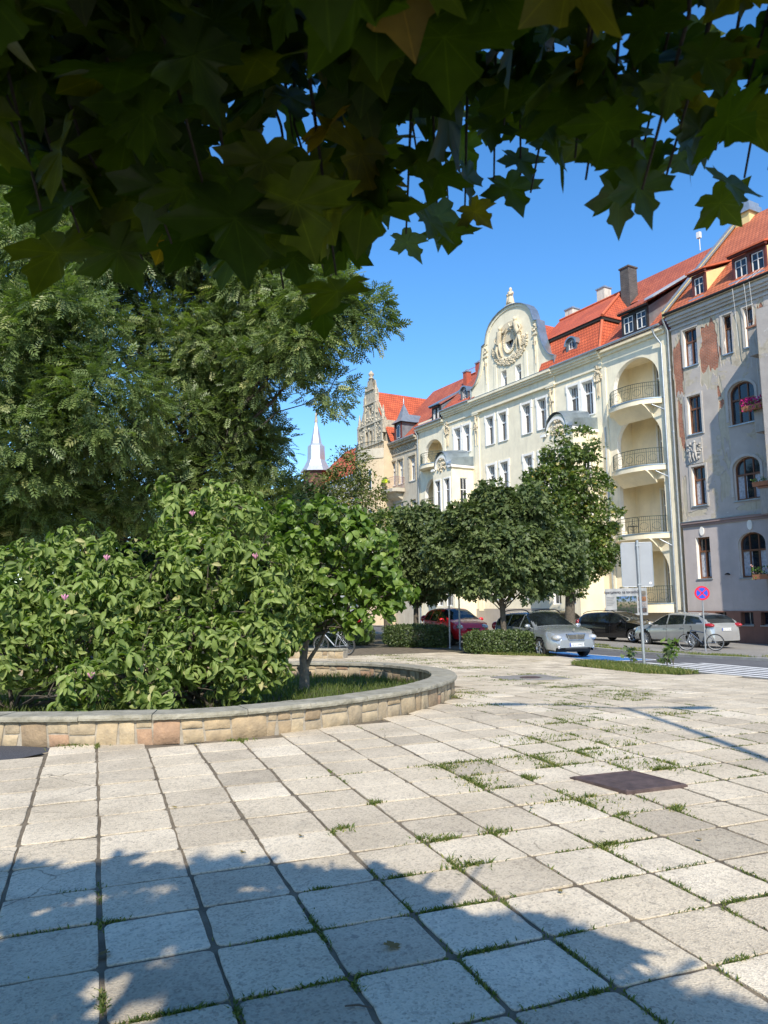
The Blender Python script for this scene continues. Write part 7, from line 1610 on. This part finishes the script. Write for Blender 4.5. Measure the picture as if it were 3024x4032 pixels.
# balcony clutter
bc = broot('balcony_chair', 2.6, 'dark metal chair on the first floor balcony of the cream house', 'chair'); bc.location.z = 5.54
mb = MB(); mb.box((-.25, -.75, .42), (.2, -.35, .46)); mb.build('seat', M_trim, bc); mb = MB(); mb.tube([(-.25, -.35, 0), (-.25, -.32, .9), (.2, -.32, .9), (.2, -.35, 0)], .018, 6); mb.build('back_frame', M_trim, bc)
for dx in (-.25, .2): mb = MB(); mb.tube([(dx, -.75, 0), (dx, -.75, .44)], .016, 6); mb.build('leg', M_trim, bc)

# ================================================================== LAMP beside the square (stands outside the right edge, its shadow falls across the slabs)
lx, ly = 3.95, 1.2; lp = empty('street_lamp', (lx, ly, gz(lx, ly))); tag(lp, 'tall grey two armed street lamp whose shadow lies across the paving', 'street lamp')
mb = MB(); mb.tube([(0, 0, -.1), (0, 0, .8), (0, 0, 4), (0, 0, 8.6)], [.09, .08, .065, .05], 12); mb.build('pole', M_steel, lp)
for s_, e in ((-1, 1.5), (1, .9)):
    mb = MB(); mb.tube([(0, 0, 8.5), (s_ * e * .5, .2 * s_ * -1, 8.75), (s_ * e * .75, -.3 * s_, 8.8)], .035, 8); mb.build('arm', M_steel, lp)
    mb = MB(); mb.ball((s_ * e, -.35 * s_, 8.78), (.34, .16, .09)); mb.build('lamp_head', M_gutter, lp)
# ================================================================== fallen leaves and a twig
M_dry = tint_mat('dry_leaves', [(0, (.10, .07, .03)), (.6, (.22, .15, .05)), (1, (.30, .24, .05))], .7, .2)
for k, (x, y, s_) in enumerate([(-1.30, 3.66, .05), (.02, 3.68, .06), (-.57, 5.3, .03), (1.05, 5.9, .03), (1.98, 5.1, .03), (-.9, 5.0, .03), (.9, 4.3, .03), (-1.6, 6.0, .03), (-2.0, 8.35, .04)]):
    o = leaves('fallen_leaf', np.zeros((1, 3)), np.array([[math.cos(k * 2.1), math.sin(k * 2.1), .15]]), np.array([[.2, .1, 1.]]), np.array([s_]), 1.0, TM, M_dry, None, np.array([.3 + .07 * k])); o.location = (x, y, gz(x, y) + .012)
    tag(o, ['dark curled leaf in the shade near the left edge', 'brown fallen leaf on a shaded slab near the bottom centre', 'small yellow leaf on the sunlit slabs left of centre', 'small dry leaf near the metal cover', 'dry leaf on the right sunlit slabs', 'small pale leaf just beyond the shade edge', 'small leaf on the right shade edge', 'small reddish leaf on the pale left slabs', 'orange leaf at the foot of the stone wall'][k], 'leaf', 'fallen leaves on the paving')
mb = MB(); mb.tube([(-.05, 0, .008), (0, .006, .012), (.055, -.004, .008)], [.003, .0045, .002], 5); o = mb.build('twig', M_bark); o.location = (-.13, 3.2, gz(-.13, 3.2)); o.rotation_euler = (0, 0, -.1); tag(o, 'short dark twig lying on a shaded slab', 'twig')
